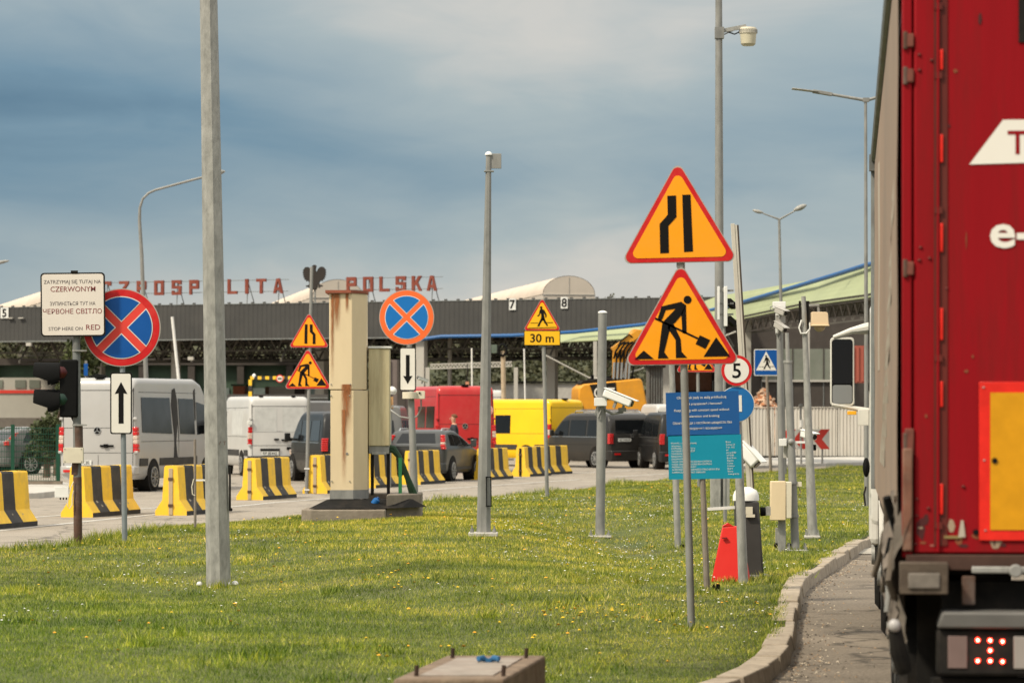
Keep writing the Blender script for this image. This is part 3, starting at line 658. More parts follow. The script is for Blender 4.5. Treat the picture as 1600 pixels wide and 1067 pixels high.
mb = MB(); a = f.L(86, 777, 0); b = f.L(108, 760, 0); mb.box(((a.x+b.x)/2, a.y, (a.z+b.z)/2), (b.x-a.x, .09, b.z-a.z), white)
for k in range(3): mb.cyl((a.x+.07+.04*k, a.y, a.z), (a.x+.07+.04*k, a.y, a.z-.03), .010, None, 8, black)
mb.build('cable_box', t, bevel=.006)
mb = MB(); mb.tube([f.L(116, 752, -.07), f.L(112, 762, -.09), f.L(108, 778, -.09), f.L(107, 790, -.09), f.L(110, 794, -.09), f.L(114, 788, -.08), f.L(114, 775, -.07), f.L(116, 766, -.07)], .007, 6, boxc); mb.build('cable', t)

f = Fr(195, 849); t = thing('road_sign', 'round blue no-stopping sign with red rim and up-arrow plate beside the text board', 'road sign', f.b, group='road signs on the island')
post(t, f, (195, 852), (190, 470), 8.6, 8.2, mat('blue_grey_pole', (.20, .225, .235), .5, .2, .12, 8, (.3, .3, .3), .4, 4)); nostop_panel(t, f, 190.5, 512, 61, signred, signx, signblue)
arrow_panel(t, f, 173, 582, 207, 678, True, -.06)

f = Fr(305, 829); t = thing('metal_post', 'thin brown post with a short white arm left of the thick pole', 'post', f.b)
post(t, f, (305, 829), (304.5, 686), 4.2, 4, brownp, 8); mb = MB(); mb.beam(f.L(306, 750), f.L(322, 750), .02, .025, white); mb.tube([f.L(303, 748, -.02), f.L(300, 760, -.02), f.L(301, 772, -.02), f.L(305, 774, -.02)], .008, 6, boxc); mb.build('side_arm', t)

f = Fr(341, 916); t = thing('lamp_pole', 'tall thick galvanised octagonal pole rising out of the top left of the picture', 'pole', f.b)
post(t, f, (341.5, 918), (321, -300), 38.5, 24, galv, 8, ph=R(12)); 
mb = MB(); q = f.L(361, 763, -.02); mb.box((q.x-.01, q.y, q.z), (.02, .04, .46), blackm); mb.ball((q.x, q.y, q.z-.22), .018, black); mb.build('hatch_strip', t, bevel=.004)
mb = MB(); q = f.L(348, 692, -.135)
text(mb, 'ѵ т', q.x, q.z-.02, .05, rustp, y=q.y+.028); mb.build('scratched_mark', t, smooth=0)
mb = MB()
for px, py, r in ((312, 913, 5), (356, 912, 5), (367, 909, 6), (331, 917, 3)): q = f.L(px, py, -.04 if px < 360 else .02); mb.ball((q.x, q.y, .045), r*f.s*.9, plas, 12, 6, -.2)
mb.build('bolt_cap', t)

# ------------------------------------------------------------------ centre group
f = Fr(755, 838); t = thing('camera_pole', 'slim galvanised pole in the middle with a small flat plate at its top', 'pole', f.b)
post(t, f, (755.5, 840), (763.5, 243), 24, 9, galv2, 8, ph=R(22)); flange(t, f, 755, 838, 46, 7)
mb = MB(); q = f.L(774, 252, 0); mb.box((q.x, q.y, q.z), (.16, .03, .20), galv2); mb.box(f.L(764, 268, 0), (.13, .09, .02), galv2)
mb.ball(f.L(763.5, 243, 0), .052, plas, 12, 5, 0); mb.build('top_plate', t, bevel=.004)
mb = MB(); q = f.L(761.5, 790, -.10); g0 = f.L(760, 745, -.10); g1 = f.L(760.5, 790, -.10)
for X in (0, .06): mb.beam(g0+Vector((X, 0, 0)), g1+Vector((X, 0, 0)), .014, .02, black)
mb.beam(g0+Vector((-.01, 0, 0)), g0+Vector((.07, 0, 0)), .02, .014, black); mb.beam(g1+Vector((-.01, 0, 0)), g1+Vector((.07, 0, 0)), .02, .014, black)
mb.build('hatch_frame', t)

f = Fr(938, 840); t = thing('camera_post', 'short thick grey post with white domed cap, behind the middle grass', 'post', f.b)
post(t, f, (937.5, 842), (941.5, 488), 15, 13.6, galv2, 16); flange(t, f, 937, 839, 36, 4)
mb = MB(); mb.ball(f.L(941.6, 489), .072, plas, 16, 5, 0, (1, 1, .5)); mb.build('cap', t)
mb = MB(); q = f.L(938, 628, -.11); mb.box(q, (.19, .08, .12), white); mb.tube([f.L(932, 635, -.1), f.L(930, 648, -.1), f.L(934, 653, -.1), f.L(939, 640, -.1)], .012, 6, galv2); mb.build('bracket_box', t, bevel=.006)
mb = MB(); mb.tube([f.L(945, 640, -.05), f.L(956, 646, -.05), f.L(972, 644, -.05), f.L(975, 630, -.08)], .022, 8, galv2); mb.box(f.L(972, 640, -.06), (.12, .06, .06), galv2); mb.build('bracket_arm', t)
def cctv(name, label, px0, py0, px1, py1, d, wpx, m=plas, hood=True, group='surveillance cameras', dep=-.12):
    a = at(px0, py0, d); b = Vector(at(px1, py1, d)); b.y += dep; s = d/F; w = wpx*s
    t = thing(name, label, 'camera', a, group=group); v = b-a; L = v.length; n_ = v.normalized()
    mb = MB(); mb.beam((0, 0, 0), v*.93, w, w, m); mb.build('housing', t, bevel=w*.18)
    up = Vector((0, 0, 1)); up = (up-n_*up.dot(n_)).normalized()
    mb = MB(); mb.beam(-n_*w*.1+up*w*.55, v*1.08+up*w*.55, w*1.15, w*.12, m); mb.build('sun_hood', t, bevel=w*.03)
    mb = MB(); mb.cyl(v*.92, v*.97, w*.36, w*.36, 14, glass); mb.build('lens', t)
    mb = MB(); mb.beam(v*.45-up*w*.5, v*.45-up*w*1.3, w*.4, w*.3, galv2); mb.build('mount', t); return t
cctv('surveillance_camera', 'white tilted camera on the short domed-cap post above the dark van', 944, 613, 990, 632, f.d-.14, 13)

f = Fr(855, 777); t = thing('road_sign', 'yellow triangular pedestrian warning sign with 30 m plate', 'road sign', f.b, group='road signs on the island')
post(t, f, (855, 779), (848, 470), 6, 6, galv2, 10); triangle_panel(t, f, 847, 516.5, 55, G_PED, signlemon, dy=-.05)
a = f.L(818.5, 540.5, -.055); b = f.L(875.5, 516, -.055); mb = MB(); mb.box(((a.x+b.x)/2, a.y, (a.z+b.z)/2), (b.x-a.x, .012, b.z-a.z-.01), blackm); mb.box(((a.x+b.x)/2, a.y-.0075, (a.z+b.z)/2), (b.x-a.x-.03, .002, b.z-a.z-.04), signlemon)
o = mb.build('distance_plate', t, smooth=0); mb = MB(); text(mb, '30 m', (a.x+b.x)/2, (a.z+b.z)/2-.085, .17, signblack, y=a.y-.010, width=37*f.s, bold=.02); mb.build('inscription', o, smooth=0)

f = Fr(479, 771, z=0.); t = thing('road_sign', 'post with a lane-narrows triangle over a roadworks triangle, left of the cream cabinet', 'road sign', f.b, group='road signs on the island')
post(t, f, (479, 771), (487, 417), 5.6, 5, galv2, 10); triangle_panel(t, f, 483, 543, 59, G_NARROW_R, signyellow, dy=-.05); triangle_panel(t, f, 481, 607.5, 69, G_WORK, signyellow, dy=-.05)
mb = MB()
for py in (732, 765): mb.box(f.L(479.5, py), (.12, .09, .03), white)
mb.build('clamp', t)

f = Fr(647, 777, d=62.5, z=.05); t = thing('road_sign', 'faded orange-rimmed round no-stopping sign with down-arrow plate beside the cream cabinet', 'road sign', f.b, group='road signs on the island')
post(t, f, (648, 782), (637, 470), 12, 8, galv2, 12); nostop_panel(t, f, 635.5, 496, 43, signorange, signorange, signlblue, rin=.79, bw=.085)
arrow_panel(t, f, 624.5, 543, 650, 610.5, False, -.06)
mb = MB(); mb.tube([f.L(640.5, 612.5, -.06), f.L(640.5, 623, -.06)], .14, 18, boxc); mb.box(f.L(657, 617, -.05), (.17, .08, .15), boxc); mb.cyl(f.L(656, 614, -.095), f.L(656, 614, -.10)+Vector((0, -.01, 0)), .02, None, 10, black); mb.build('junction_box', t, bevel=.006)
mb = MB(); mb.tube([f.L(658, 624, -.05), f.L(658, 638, -.05), f.L(652, 650, -.03), f.L(644, 654, -.02), f.L(625, 651, 0), f.L(612, 642, .1), f.L(606, 636, .2)], .016, 7, galv2); mb.build('cable', t)
cctv('surveillance_camera', 'tiny white camera pointing left beside the down-arrow plate', 668, 596, 652, 590, 63.2, 5)

# cream cabinet (scanner portal) on a concrete plinth
f = Fr(545, 812); t = thing('scanner_cabinet', 'tall cream steel cabinet with rust streaks and rusty cap on a concrete plinth', 'cabinet', f.b)
def Pt(px, py, dy=0): return f.L(px, py, dy)
s = f.s
xl, xm, xr = (513-545)*s, (549-545)*s, (570-545)*s
zt = Pt(0, 457).z; zb = Pt(0, 766).z; zj = Pt(0, 609).z
pl_ = [(xl, 0), (xm, 0), (xr, .30), (xr, .80), (xl, .80)]
mb = MB(); mb.prism(pl_, zj+.006, zt, cream, ax='z', off=(0, .25, 0)); mb.build('cabinet_body', t, bevel=.012, smooth=0)
mb = MB(); mb.prism([(a*1.0+.02, b+.004) for a, b in pl_], zb, zj-.006, cream, ax='z', off=(0, .25, 0)); mb.cyl((xl+.28, .25, Pt(0, 709).z), (xl+.28, .245, Pt(0, 709).z), .02, None, 10, galv2); mb.build('cabinet_lower_body', t, bevel=.012, smooth=0)
mb = MB(); mb.prism([(a*1.02, b) for a, b in pl_], Pt(0, 780).z, zb, galv2, ax='z', off=(.015, .245, 0)); mb.build('kick_plate', t, smooth=0)
mb = MB(); mb.prism([(a*1.12-.02, b*1.1-.05) for a, b in pl_], zt, zt+.045, mat('rust_cap', (.27, .085, .05), .85, 0, .2, 8, (.14, .05, .03), .6, 4), ax='z', off=(0, .25, 0)); mb.build('cap', t, smooth=0)
streak = bpy.data.materials.new('rust_streak'); streak.use_nodes = True
def mk_streak(m):
    n = m.node_tree.nodes; l = m.node_tree.links; b = n['Principled BSDF']; b.inputs['Base Color'].default_value = (.30, .10, .028, 1); b.inputs['Roughness'].default_value = .8
    t_ = n.new('ShaderNodeUVMap'); sp = n.new('ShaderNodeSeparateXYZ'); l.new(t_.outputs[0], sp.inputs[0])
    no = n.new('ShaderNodeTexNoise'); mp_ = n.new('ShaderNodeMapping'); mp_.inputs['Scale'].default_value = (22, 22, 1.6); tt = n.new('ShaderNodeTexCoord'); l.new(tt.outputs['Object'], mp_.inputs[0]); l.new(mp_.outputs[0], no.inputs['Vector']); no.inputs['Detail'].default_value = 4
    def mm(op, a, b_=None):
        q = n.new('ShaderNodeMath'); q.operation = op
        for i, v in enumerate((a, b_)):
            if v is None: continue
            if isinstance(v, (int, float)): q.inputs[i].default_value = v
            else: l.new(v, q.inputs[i])
        return q.outputs[0]
    ed = mm('POWER', mm('SUBTRACT', 1, mm('POWER', mm('ABSOLUTE', mm('SUBTRACT', mm('MULTIPLY', sp.outputs[0], 2), 1)), 1.5)), 1.3)
    al = mm('MULTIPLY', mm('MULTIPLY', ed, mm('POWER', sp.outputs[1], 1.1)), mm('MULTIPLY', mm('POWER', no.outputs[0], 1.6), 4.2)); al = mm('MINIMUM', al, .9); l.new(al, b.inputs['Alpha'])
mk_streak(streak)
def streak_part(parent, px, py0, py1, wpx, dy, dens=None):
    a = Pt(px-wpx/2, py1, 0); b = Pt(px+wpx/2, py0, 0); me = bpy.data.meshes.new('rust_streak')
    me.from_pydata([(a.x, dy, a.z), (b.x, dy, a.z), (b.x, dy, b.z), (a.x, dy, b.z)], [], [(0, 1, 2, 3)]); uv = me.uv_layers.new(name='UVMap')
    for i, c in enumerate(((0, 0), (1, 0), (1, 1), (0, 1))): uv.data[i].uv = c
    me.materials.append(streak); o = bpy.data.objects.new('rust_streak', me); C.objects.link(o); o.parent = parent
streak_part(t, 540, 600, 680, 19, .244); streak_part(t, 525, 458, 520, 13, .243); streak_part(t, 541, 458, 490, 7, .243); streak_part(t, 541, 600, 618, 15, .241); streak_part(t, 536, 640, 760, 9, .2425); streak_part(t, 518, 458, 600, 6, .242)
mb = MB(); A = [(xl-.30, -.12), (xr+.10, -.12), (xr+.55, .25), (xr+.95, .9), (xl-.2, .95)]; zs0 = Pt(0, 794).z; zs1 = Pt(0, 781).z
B_ = [(xl-.04, .18), (xr-.02, .24), (xr+.30, .45), (xr+.72, .7), (xl, .75)]
vs = [(a, b, zs0) for a, b in A]+[(a, b, zs1) for a, b in B_]
mb.add(vs, [(0, 1, 6, 5), (1, 2, 7, 6), (2, 3, 8, 7), (3, 4, 9, 8), (4, 0, 5, 9), (5, 6, 7, 8, 9)], blackm); mb.build('rubber_skirt', t, smooth=0)
g_ = MB()
for px, py in ((516, 465), (545, 465), (516, 600), (546, 600), (516, 618), (545, 618), (517, 752), (545, 752)): q = Pt(px, py); g_.ball((q.x, .243, q.z), .011, galv2, 8, 4, -1)
g_.build('rivets', t)
x0, x1 = (573-545)*s, (606-545)*s
mb = MB(); mb.box(((x0+x1)/2, .9, (Pt(0, 543).z+Pt(0, 697).z)/2), (x1-x0, .5, Pt(0, 543).z-Pt(0, 697).z), creamd); mb.build('side_cabinet', t, bevel=.01)
mb = MB(); mb.box(((x0+x1)/2+.01, .9, Pt(0, 541).z), (x1-x0+.03, .54, .03), white); mb.build('side_cabinet_cap', t)
mb = MB(); mb.box(((x0+x1)/2, .9, Pt(0, 703).z), (x1-x0-.01, .46, .13), galv2); mb.box(((x0+x1)/2, .67, Pt(0, 709).z), (x1-x0-.1, .02, .04), galv); mb.build('side_cabinet_base', t, bevel=.006)
for px in (578.5, 604):
    mb = MB(); a = Pt(px, 708, .75); mb.box((a.x, .78, (a.z+Pt(0, 775).z)/2), (.05, .05, a.z-Pt(0, 775).z), blackm); mb.build('leg', t)
mb = MB()
for o1, o2 in ((-.005, .0), (.035, .05)):
    mb.tube([Pt(606, 703)+Vector((0, .8, o1)), Pt(612, 704)+Vector((0, .8, o1)), Pt(620, 713)+Vector((0, .8, 0)), Pt(626, 727)+Vector((0, .85, 0)), Pt(634, 748)+Vector((0, .9, 0)), Pt(641, 776)+Vector((o2, 1, 0))], .045, 8, mat('green_hose', (.025, .06, .03), .7, 0, .2, 8, (.01, .015, .01), .6, 5))
mb.build('hose', t)
mb = MB(); a = Pt(623, 716, .8); b = Pt(623, 772, .8); mb.box((a.x, .7, (a.z+b.z)/2), (.055, .05, a.z-b.z), mat('green_post', (.02, .14, .05), .5, 0, .15, 6)); mb.build('green_post', t)
# plinth is a thing of its own
p = Fr(545, 812); t2 = thing('concrete_plinth', 'weathered stepped concrete plinth carrying the cream cabinet', 'plinth', p.b+Vector((0, 0, -.06)))
mb = MB(); z1 = Pt(0, 795).z+.055; xa, xb, xc = (471-545)*s, (601-545)*s, (655-545)*s
mb.prism([(xa, 0), (xa+.15, -.22), (xb+.02, -.25), (xb+.02, 1.2), (xa, 1.2)], -.05, z1, concrete, ax='z'); mb.build('front_block', t2, bevel=.02, smooth=0)
mb = MB(); z2 = Pt(0, 772).z-.0
mb.prism([(xb+.023, .16), (xc, .95), (xc, 2.1), (xb-.4, 2.1), (xb-.4, 1.23), (xb+.023, 1.23)], -.05, z2+.05, concrete, ax='z'); mb.build('rear_block', t2, bevel=.02, smooth=0)
q = at(584, 786, f.d+.2); t = thing('plastic_bottle', 'blue plastic bottle lying tilted on the dark skirt of the cabinet', 'bottle', q)
mb = MB(); mb.tube([(-.06, 0, -.09), (-.05, 0, -.075), (.05, 0, .055), (.062, 0, .072)], [.045, .055, .055, .03], 12, mat('blue_plastic', (.01, .10, .30), .35)); mb.build('bottle_body', t)
mb = MB(); mb.cyl((.062, 0, .072), (.078, 0, .093), .024, None, 10, mat('blue_cap', (.01, .06, .2), .4)); mb.build('cap', t)

# domed camera on thin mast behind the cabinet
f = Fr(609, 700, d=70, z=.0); t = thing('dome_camera', 'white dome camera on an orange-brown mast between cabinet and down-arrow sign', 'camera', f.b)
post(t, f, (609, 760), (611, 622), 4, 4, galv2, 8, name='mast'); mb = MB(); mb.ball(f.L(612, 611), 8*f.s, plas, 16, 8, -.1, (1, 1, .9)); mb.cyl(f.L(612, 611), f.L(612, 616), 8.5*f.s, 6*f.s, 16, plas); mb.build('dome', t)
mb = MB(); mb.box(f.L(611, 629), (.09, .1, .25), mat('orange_brown', (.45, .26, .12), .6, 0, .25, 12)); mb.tube([f.L(606, 617, -.1), f.L(607, 630, -.1), f.L(610, 640, -.1), f.L(614, 633, -.1)], .018, 7, galv2); mb.build('camera_bracket', t)

# ------------------------------------------------------------------ right group: the big signs
f = Fr(1080, 984); t = thing('road_sign', 'nearest post with large amber lane-narrows triangle over large roadworks triangle', 'road sign', f.b, group='road signs on the island')
post(t, f, (1080.5, 986), (1061, 300), 12, 12, galv2, 12)
triangle_panel(t, f, 1061.5, 411, 171.5, G_NARROW_L, signyellow, rot=R(1.2), dy=-.045); triangle_panel(t, f, 1065.5, 570, 172, G_WORK, signyellow, rot=R(.9), dy=-.045)
mb = MB(); q = f.L(1062, 414, -.01); mb.box(q, (.05, .04, .04), galv2); mb.build('bracket', t)

f = Fr(1058.5, 857); t = thing('metal_post', 'galvanised post holding the left side of the blue and teal boards', 'post', f.b)
post(t, f, (1059.5, 858), (1049, 560), 10.5, 9, galv, 12); mb = MB(); q = f.L(1064, 856, 0); mb.box((q.x+.02, q.y, .05), (.06, .08, .06), black); mb.build('cable_stub', t)
f = Fr(1161.5, 913); t = thing('road_sign', 'thick post with white round speed limit 5 sign and blue disc below it', 'road sign', f.b, group='road signs on the island')
post(t, f, (1161.5, 915), (1149, 560), 15.5, 12, galv, 12)
p = f.L(1150, 579, -.09); r = 24.3*f.s; mb = MB(); mb.prism(circ(r, 48, p.x, p.z), 0, .012, signgrey, off=(0, p.y, 0)); mb.prism(circ(r*.98, 48, p.x, p.z), -.003, -.0003, signred, off=(0, p.y, 0)); mb.prism(circ(r*.79, 48, p.x, p.z), -.006, -.0033, signwhite, off=(0, p.y, 0))
o = mb.build('sign_panel', t, smooth=0); mb = MB(); text(mb, '5', p.x, p.z-.072, .145, signblack, y=p.y-.008, bold=.012); mb.build('inscription', o, smooth=0)
p = f.L(1150, 631.5, -.07); r = 28*f.s; mb = MB(); mb.prism(circ(r, 48, p.x, p.z), 0, .012, signwhite, off=(0, p.y, 0)); mb.prism(circ(r*.965, 48, p.x, p.z), -.003, -.0003, mat('disc_blue', (.012, .13, .36), .4), off=(0, p.y, 0))
o = mb.build('mandatory_panel', t, smooth=0); q0 = f.L(1153, 643, -.075); q1 = f.L(1158, 617.5, -.075); mb = MB(); mb.prism([(q0.x, q0.z), (q1.x+.003, q0.z), (q1.x, q1.z), (q0.x, q1.z+.0)], -.002, .0, signwhite, off=(0, q0.y, 0)); mb.build('arrow', o, smooth=0)
f2 = Fr(1105, 926); t = thing('wooden_post', 'thin brown weathered post under the middle of the teal board', 'post', f2.b)
post(t, f2, (1105, 928), (1096, 700), 10, 8.5, brownp, 10)
# boards hung between the posts
d_b = 31.35
def board(name, label, cat, X0, Y0, X1, Y1, m, rows, rot, d, dz=0.):
    c = at((X0+X1)/2, (Y0+Y1)/2, d); s = d/F; t = thing(name, label, cat, c); w, h = (X1-X0)*s, (Y1-Y0)*s
    mb = MB(); mb.prism(xfm([(-w/2, -h/2), (w/2, -h/2), (w/2, h/2), (-w/2, h/2)], 0, 0, 1, rot), 0, .012, m); mb.build('board_panel', t, smooth=0)
    g = MB()
    for s_, px, py, hp, wd, al in rows:
        q = at(px, py, d)-c; text(g, s_, q.x, q.z, hp*s, signwhite, y=-.003, width=wd*s, align=al, rot=rot)
    g.build('inscription', t, smooth=0); return t
board('information_board', 'dark blue information board with three pairs of white lines', 'information board', 1041, 612, 1155, 680, navym, [
    ('Obowiązek jazdy ze stałą prędkością', 1096, 622.5, 4.0, 77, 'CENTER'), ('bez przyspieszeń i hamowań', 1100, 632, 3.7, 56, 'CENTER'), ('Keep driving with constant speed without', 1096.5, 642, 3.8, 86, 'CENTER'), ('acceleration and braking', 1097, 651.5, 3.7, 54, 'CENTER'),
    ("Обов'язок їзди з постійною швидкістю без", 1097.5, 662, 3.8, 92, 'CENTER'), ('прискорення і гальмування', 1099, 670.5, 3.7, 58, 'CENTER')], R(1.6), d_b)
rows = []
L_ = [('Wartość, z której wynoszą', 1048, 40), ('opłaty granicznej', 1049, 15), ('DOPUSZCZALNE 3,5 t', 1049, 37), ('AUTOBUSÓW I POJAZDY', 1049, 37), ('OBOWIĄZKOWA KONTROLA', 1049, 29), ('DROGOWA STRAŻ', 1049, 28), ('SZANOWNI PAŃSTWO', 1049, 28), ('NASZA GRANICA PROCEDURA KONTROLI', 1050, 62), ('NASZA GRANICA PROCEDURA KONTROLI', 1050, 62), ('PRZEKRACZANIA GRANICY', 1050, 38), ('W PRZYPADKU NIEZGODNOŚCI STRAŻ GRANICZNA', 1050, 75), ('ZAPRASZAMY BIURO OBSŁUGI', 1050, 52)]
for i, (s_, px, wd) in enumerate(L_): rows.append((s_, px, 693.6+i*4.15, 2.6, wd, 'LEFT'))
for i, (s_, wd) in enumerate([('Biuro', 8), ('Granica 24', 14), ('Tel. 112', 13), ('ul', 3), ('pn–pt 8:00', 15), ('sob 8:00', 11), ('Straż Gran.', 15), ('Odprawa', 10), ('Celna', 9), ('Celników', 11), ('Biuro', 8), ('Biuro', 8), ('www.granica', 17)]): rows.append((s_, 1134+i*.3, 691.5+i*4.15, 2.6, wd, 'LEFT'))
board('information_board', 'teal information board with small white print, hung under the dark blue board', 'information board', 1044.5, 679, 1158.5, 748, tealm, rows, R(1.0), d_b)
# second roadworks sign half hidden behind the near triangle
f = Fr(1092, 776, d=75); t = thing('road_sign', 'distant amber roadworks triangle mostly hidden behind the large roadworks triangle', 'road sign', f.b, group='road signs on the island')
post(t, f, (1092, 778), (1090, 530), 5, 5, galv2, 10); triangle_panel(t, f, 1088, 581.5, 60, G_WORK, signyellow, dy=-.05)
# blue pedestrian crossing sign
f = Fr(1204.5, 738, z=.08); t = thing('road_sign', 'square blue pedestrian crossing sign with white triangle', 'road sign', f.b, group='road signs on the island')
post(t, f, (1204.5, 739), (1197, 560), 5, 4.6, brownp, 10)
a = f.L(1178, 587, -.05); b = f.L(1216, 545.5, -.05); w = b.x-a.x; h = b.z-a.z; cx, cz = (a.x+b.x)/2, (a.z+b.z)/2
mb = MB(); mb.prism(rrect(w, h, w*.06, cx, cz), 0, .012, signwhite, off=(0, a.y, 0)); mb.prism(rrect(w*.94, h*.94, w*.05, cx, cz), -.004, -.0005, signblue, off=(0, a.y, 0))
mb.prism([(cx-w*.42, cz-h*.30), (cx+w*.42, cz-h*.30), (cx, cz+h*.42)], -.008, -.0045, signwhite, off=(0, a.y, 0)); o = mb.build('sign_panel', t, smooth=0)
mb = MB()
for q in G_PED[:-1]: mb.prism(xfm([(u+.02, v) for u, v in q], cx, cz-h*.36, w*1.0, 0), -.012, -.0085, signblack, off=(0, a.y, 0))
mb.build('pictogram', o, smooth=0)
# chevron board in front of the white fence
f = Fr(1285, 726, z=.05); t = thing('chevron_board', 'white board with red chevrons pointing left in front of the corrugated fence', 'road sign', f.b)
for px in (1285, 1240): post(t, f, (px, 727), (px, 690), 3, 3, galv2, 8, dy=.05)
for i, (X0, X1) in enumerate(((1222, 1236), (1239, 1264), (1268, 1296))):
    a = f.L(X0, 701.5); b = f.L(X1, 670.5); mb = MB(); mb.box(((a.x+b.x)/2, 0, (a.z+b.z)/2), (b.x-a.x, .02, b.z-a.z), signwhite)
    h = b.z-a.z; cz = (a.z+b.z)/2; k = h*.5; cx = (a.x+b.x)/2
    mb.prism([(cx+k*.95, cz+k), (cx+k*.05, cz+k), (cx-k*.75, cz), (cx+k*.05, cz-k), (cx+k*.95, cz-k), (cx+k*.15, cz)], -.016, -.0105, signx); mb.build('chevron_panel', t, smooth=0)
f = Fr(1252, 727, z=.05); t = thing('metal_post', 'small weathered grey post with a white sleeve beside the chevron board', 'post', f.b)
post(t, f, (1253, 728), (1252, 634), 3.6, 3.6, galv2, 8, dy=.3); mb = MB(); mb.ball(f.L(1252, 634, .3), .08, galv2); mb.tube([f.L(1253, 656, .25), f.L(1253, 668, .25)], .06, 8, white); mb.build('sleeve', t)
# ------------------------------------------------------------------ right group: masts, cameras, cabinets
f = Fr(1124, 797); t = thing('street_lamp', 'very tall grey mast with a bucket-shaped lamp on a bracket', 'street lamp', f.b)
post(t, f, (1124.5, 799), (1122.5, -320), 17, 8, galv2, 12)
mb = MB()
for X0, X1, Y0, Y1 in ((1109, 1125, 797, 742), (1129, 1139, 815, 742)):
    a = f.L(X0, Y0, -.15); b = f.L(X1, Y1, -.15); mb.box(((a.x+b.x)/2, a.y, (a.z+b.z)/2), (b.x-a.x, .12, b.z-a.z), galv)
mb.build('base_casing', t, bevel=.008)
mb = MB(); mb.beam(f.L(1127, 49), f.L(1166, 41.5), .05, .07, galv); mb.beam(f.L(1128, 56), f.L(1150, 46), .02, .02, galv2); mb.tube([f.L(1136, 50), f.L(1148, 54), f.L(1156, 50), f.L(1160, 46)], .012, 6, black); mb.box(f.L(1124, 52), (.16, .16, .2), galv2); mb.build('lamp_bracket', t)
o = MB(); c = f.L(1169, 55); o.tube([f.L(1169, 46), f.L(1169, 43.5)], [13*f.s, 12*f.s], 28, boxc); o.tube([f.L(1169, 53), f.L(1169, 46)], [14*f.s, 13.5*f.s], 28, boxc)
for k in range(28): a_ = k*2*PI/28; o.box((c.x+14*f.s*math.cos(a_), c.y+14*f.s*math.sin(a_), f.L(0, 49.5).z), (.012, .012, .07), galv2)
lo_ = o.build('lamp_housing', t); o = MB(); o.tube([f.L(1169, 53), f.L(1169, 60), f.L(1169, 69), f.L(1169, 72)], [13*f.s, 12.4*f.s, 11.6*f.s, 9*f.s], 28, mat('lamp_diffuser', (.52, .48, .36), .25, 0, .08, 6)); o.build('diffuser', lo_)
f = Fr(1132, 817); t = thing('antenna_panel', 'pair of white vertical antenna panels with clamps on a thin mast beside the tall lamp', 'antenna', f.b)
post(t, f, (1133, 818), (1131, 450), 6, 4, galv2, 8, name='mast')
for X0, X1 in ((1120.5, 1124), (1130.5, 1136)):
    mb = MB(); a = f.L(X0, 510 if X0 > 1125 else 500, -.08); b = f.L(X1, 448, -.08); mb.box(((a.x+b.x)/2, a.y, (a.z+b.z)/2), (b.x-a.x, .08, b.z-a.z), plas); mb.build('panel', t, bevel=.006)
mb = MB()
for py in (455, 475, 492): mb.beam(f.L(1120, py, -.02), f.L(1146, py-1, -.02), .02, .03, galv2)
for py in (470, 497): mb.beam(f.L(1137, py, 0), f.L(1148, py+9, .1), .09, .09, blackm)
mb.build('bracket', t)
# white double mast leaning, growing out of the dark bollard
f = Fr(1172, 902); t = thing('barrier_terminal', 'dark grey column terminal with white domed cap behind the red plastic barrier', 'terminal', f.b)
mb = MB(); a = f.L(1149, 785); b = f.L(1186, 785); w = (b.x-a.x); h = f.L(0, 782).z
vs = []
for z, k in ((.02, 1.14), (h, 1.0)):
    cx = f.L(1171.5, 0).x if z < .1 else f.L(1166, 0).x
    vs += [(cx-w/2*k, -w/2, z), (cx+w/2*k, -w/2, z), (cx+w/2*k, w/2, z), (cx-w/2*k, w/2, z)]
mb.add(vs, [(3, 2, 1, 0), (4, 5, 6, 7), (0, 1, 5, 4), (1, 2, 6, 5), (2, 3, 7, 6), (3, 0, 4, 7)], mat('charcoal_paint', (.045, .042, .040), .5, 0, .1, 4)); mb.build('column', t, bevel=.02)
mb = MB(); c = f.L(1165.5, 781); mb.tube([(c.x, 0, c.z-.005), (c.x, 0, c.z+.05), (c.x, 0, c.z+.10), (c.x, 0, c.z+.135)], [w*.56, w*.55, w*.46, w*.2], 20, plas); mb.build('cap', t, smooth=60)
mb = MB(); q = f.L(1173, 903); mb.box((q.x, 0, .04), (w*1.5, w*1.4, .03), galv2); mb.build('base_plate', t)
mb = MB(); mb.box(f.L(1169, 797, -w/2-.02), (.07, .04, .08), boxc); mb.box(f.L(1171, 805, -w/2-.02), (.09, .04, .03), boxc); mb.beam(f.L(1105, 795, -.05), f.L(1150, 792, -.05), .03, .03, white); mb.cyl(f.L(1188, 799), f.L(1196, 799), .05, .045, 12, black); mb.box(f.L(1200, 798), (.05, .08, .09), galv); mb.build('fittings', t)
f = Fr(1180, 880); t = thing('white_mast', 'leaning pair of white steel channels rising above the speed limit 5 sign', 'mast', f.b+Vector((0, .45, 0)))
for (x0_, x1_, w_, m__) in ((1148.7, 1176.5, 4.6, mat('mast_cream', (.50, .46, .39), .5, 0, .1, 4)), (1153.8, 1181, 2.6, mat('mast_cream', (.50, .46, .39), .5, 0, .1, 4)), (1151.5, 1179, 2, blackm), (1157, 1184, 2.0, mat('dark_brown_edge', (.06, .045, .035), .7))):
    mb = MB(); p0 = f.L(x1_, 800); p1 = f.L(x0_, 346 if x0_ < 1150 else 348); mb.beam(p0, p1, w_*f.s, w_*f.s*1.3, m__); mb.build('channel', t, bevel=.002)
mb = MB(); p0 = f.L(1180, 800); mb.box((p0.x, .0, p0.z/2), (.06, .06, p0.z), galv2); mb.build('foot', t)
cctv('surveillance_camera', 'large white camera tilted steeply beside the right edge of the teal board', 1158, 697, 1184, 727, 38.5, 19, dep=-.10)
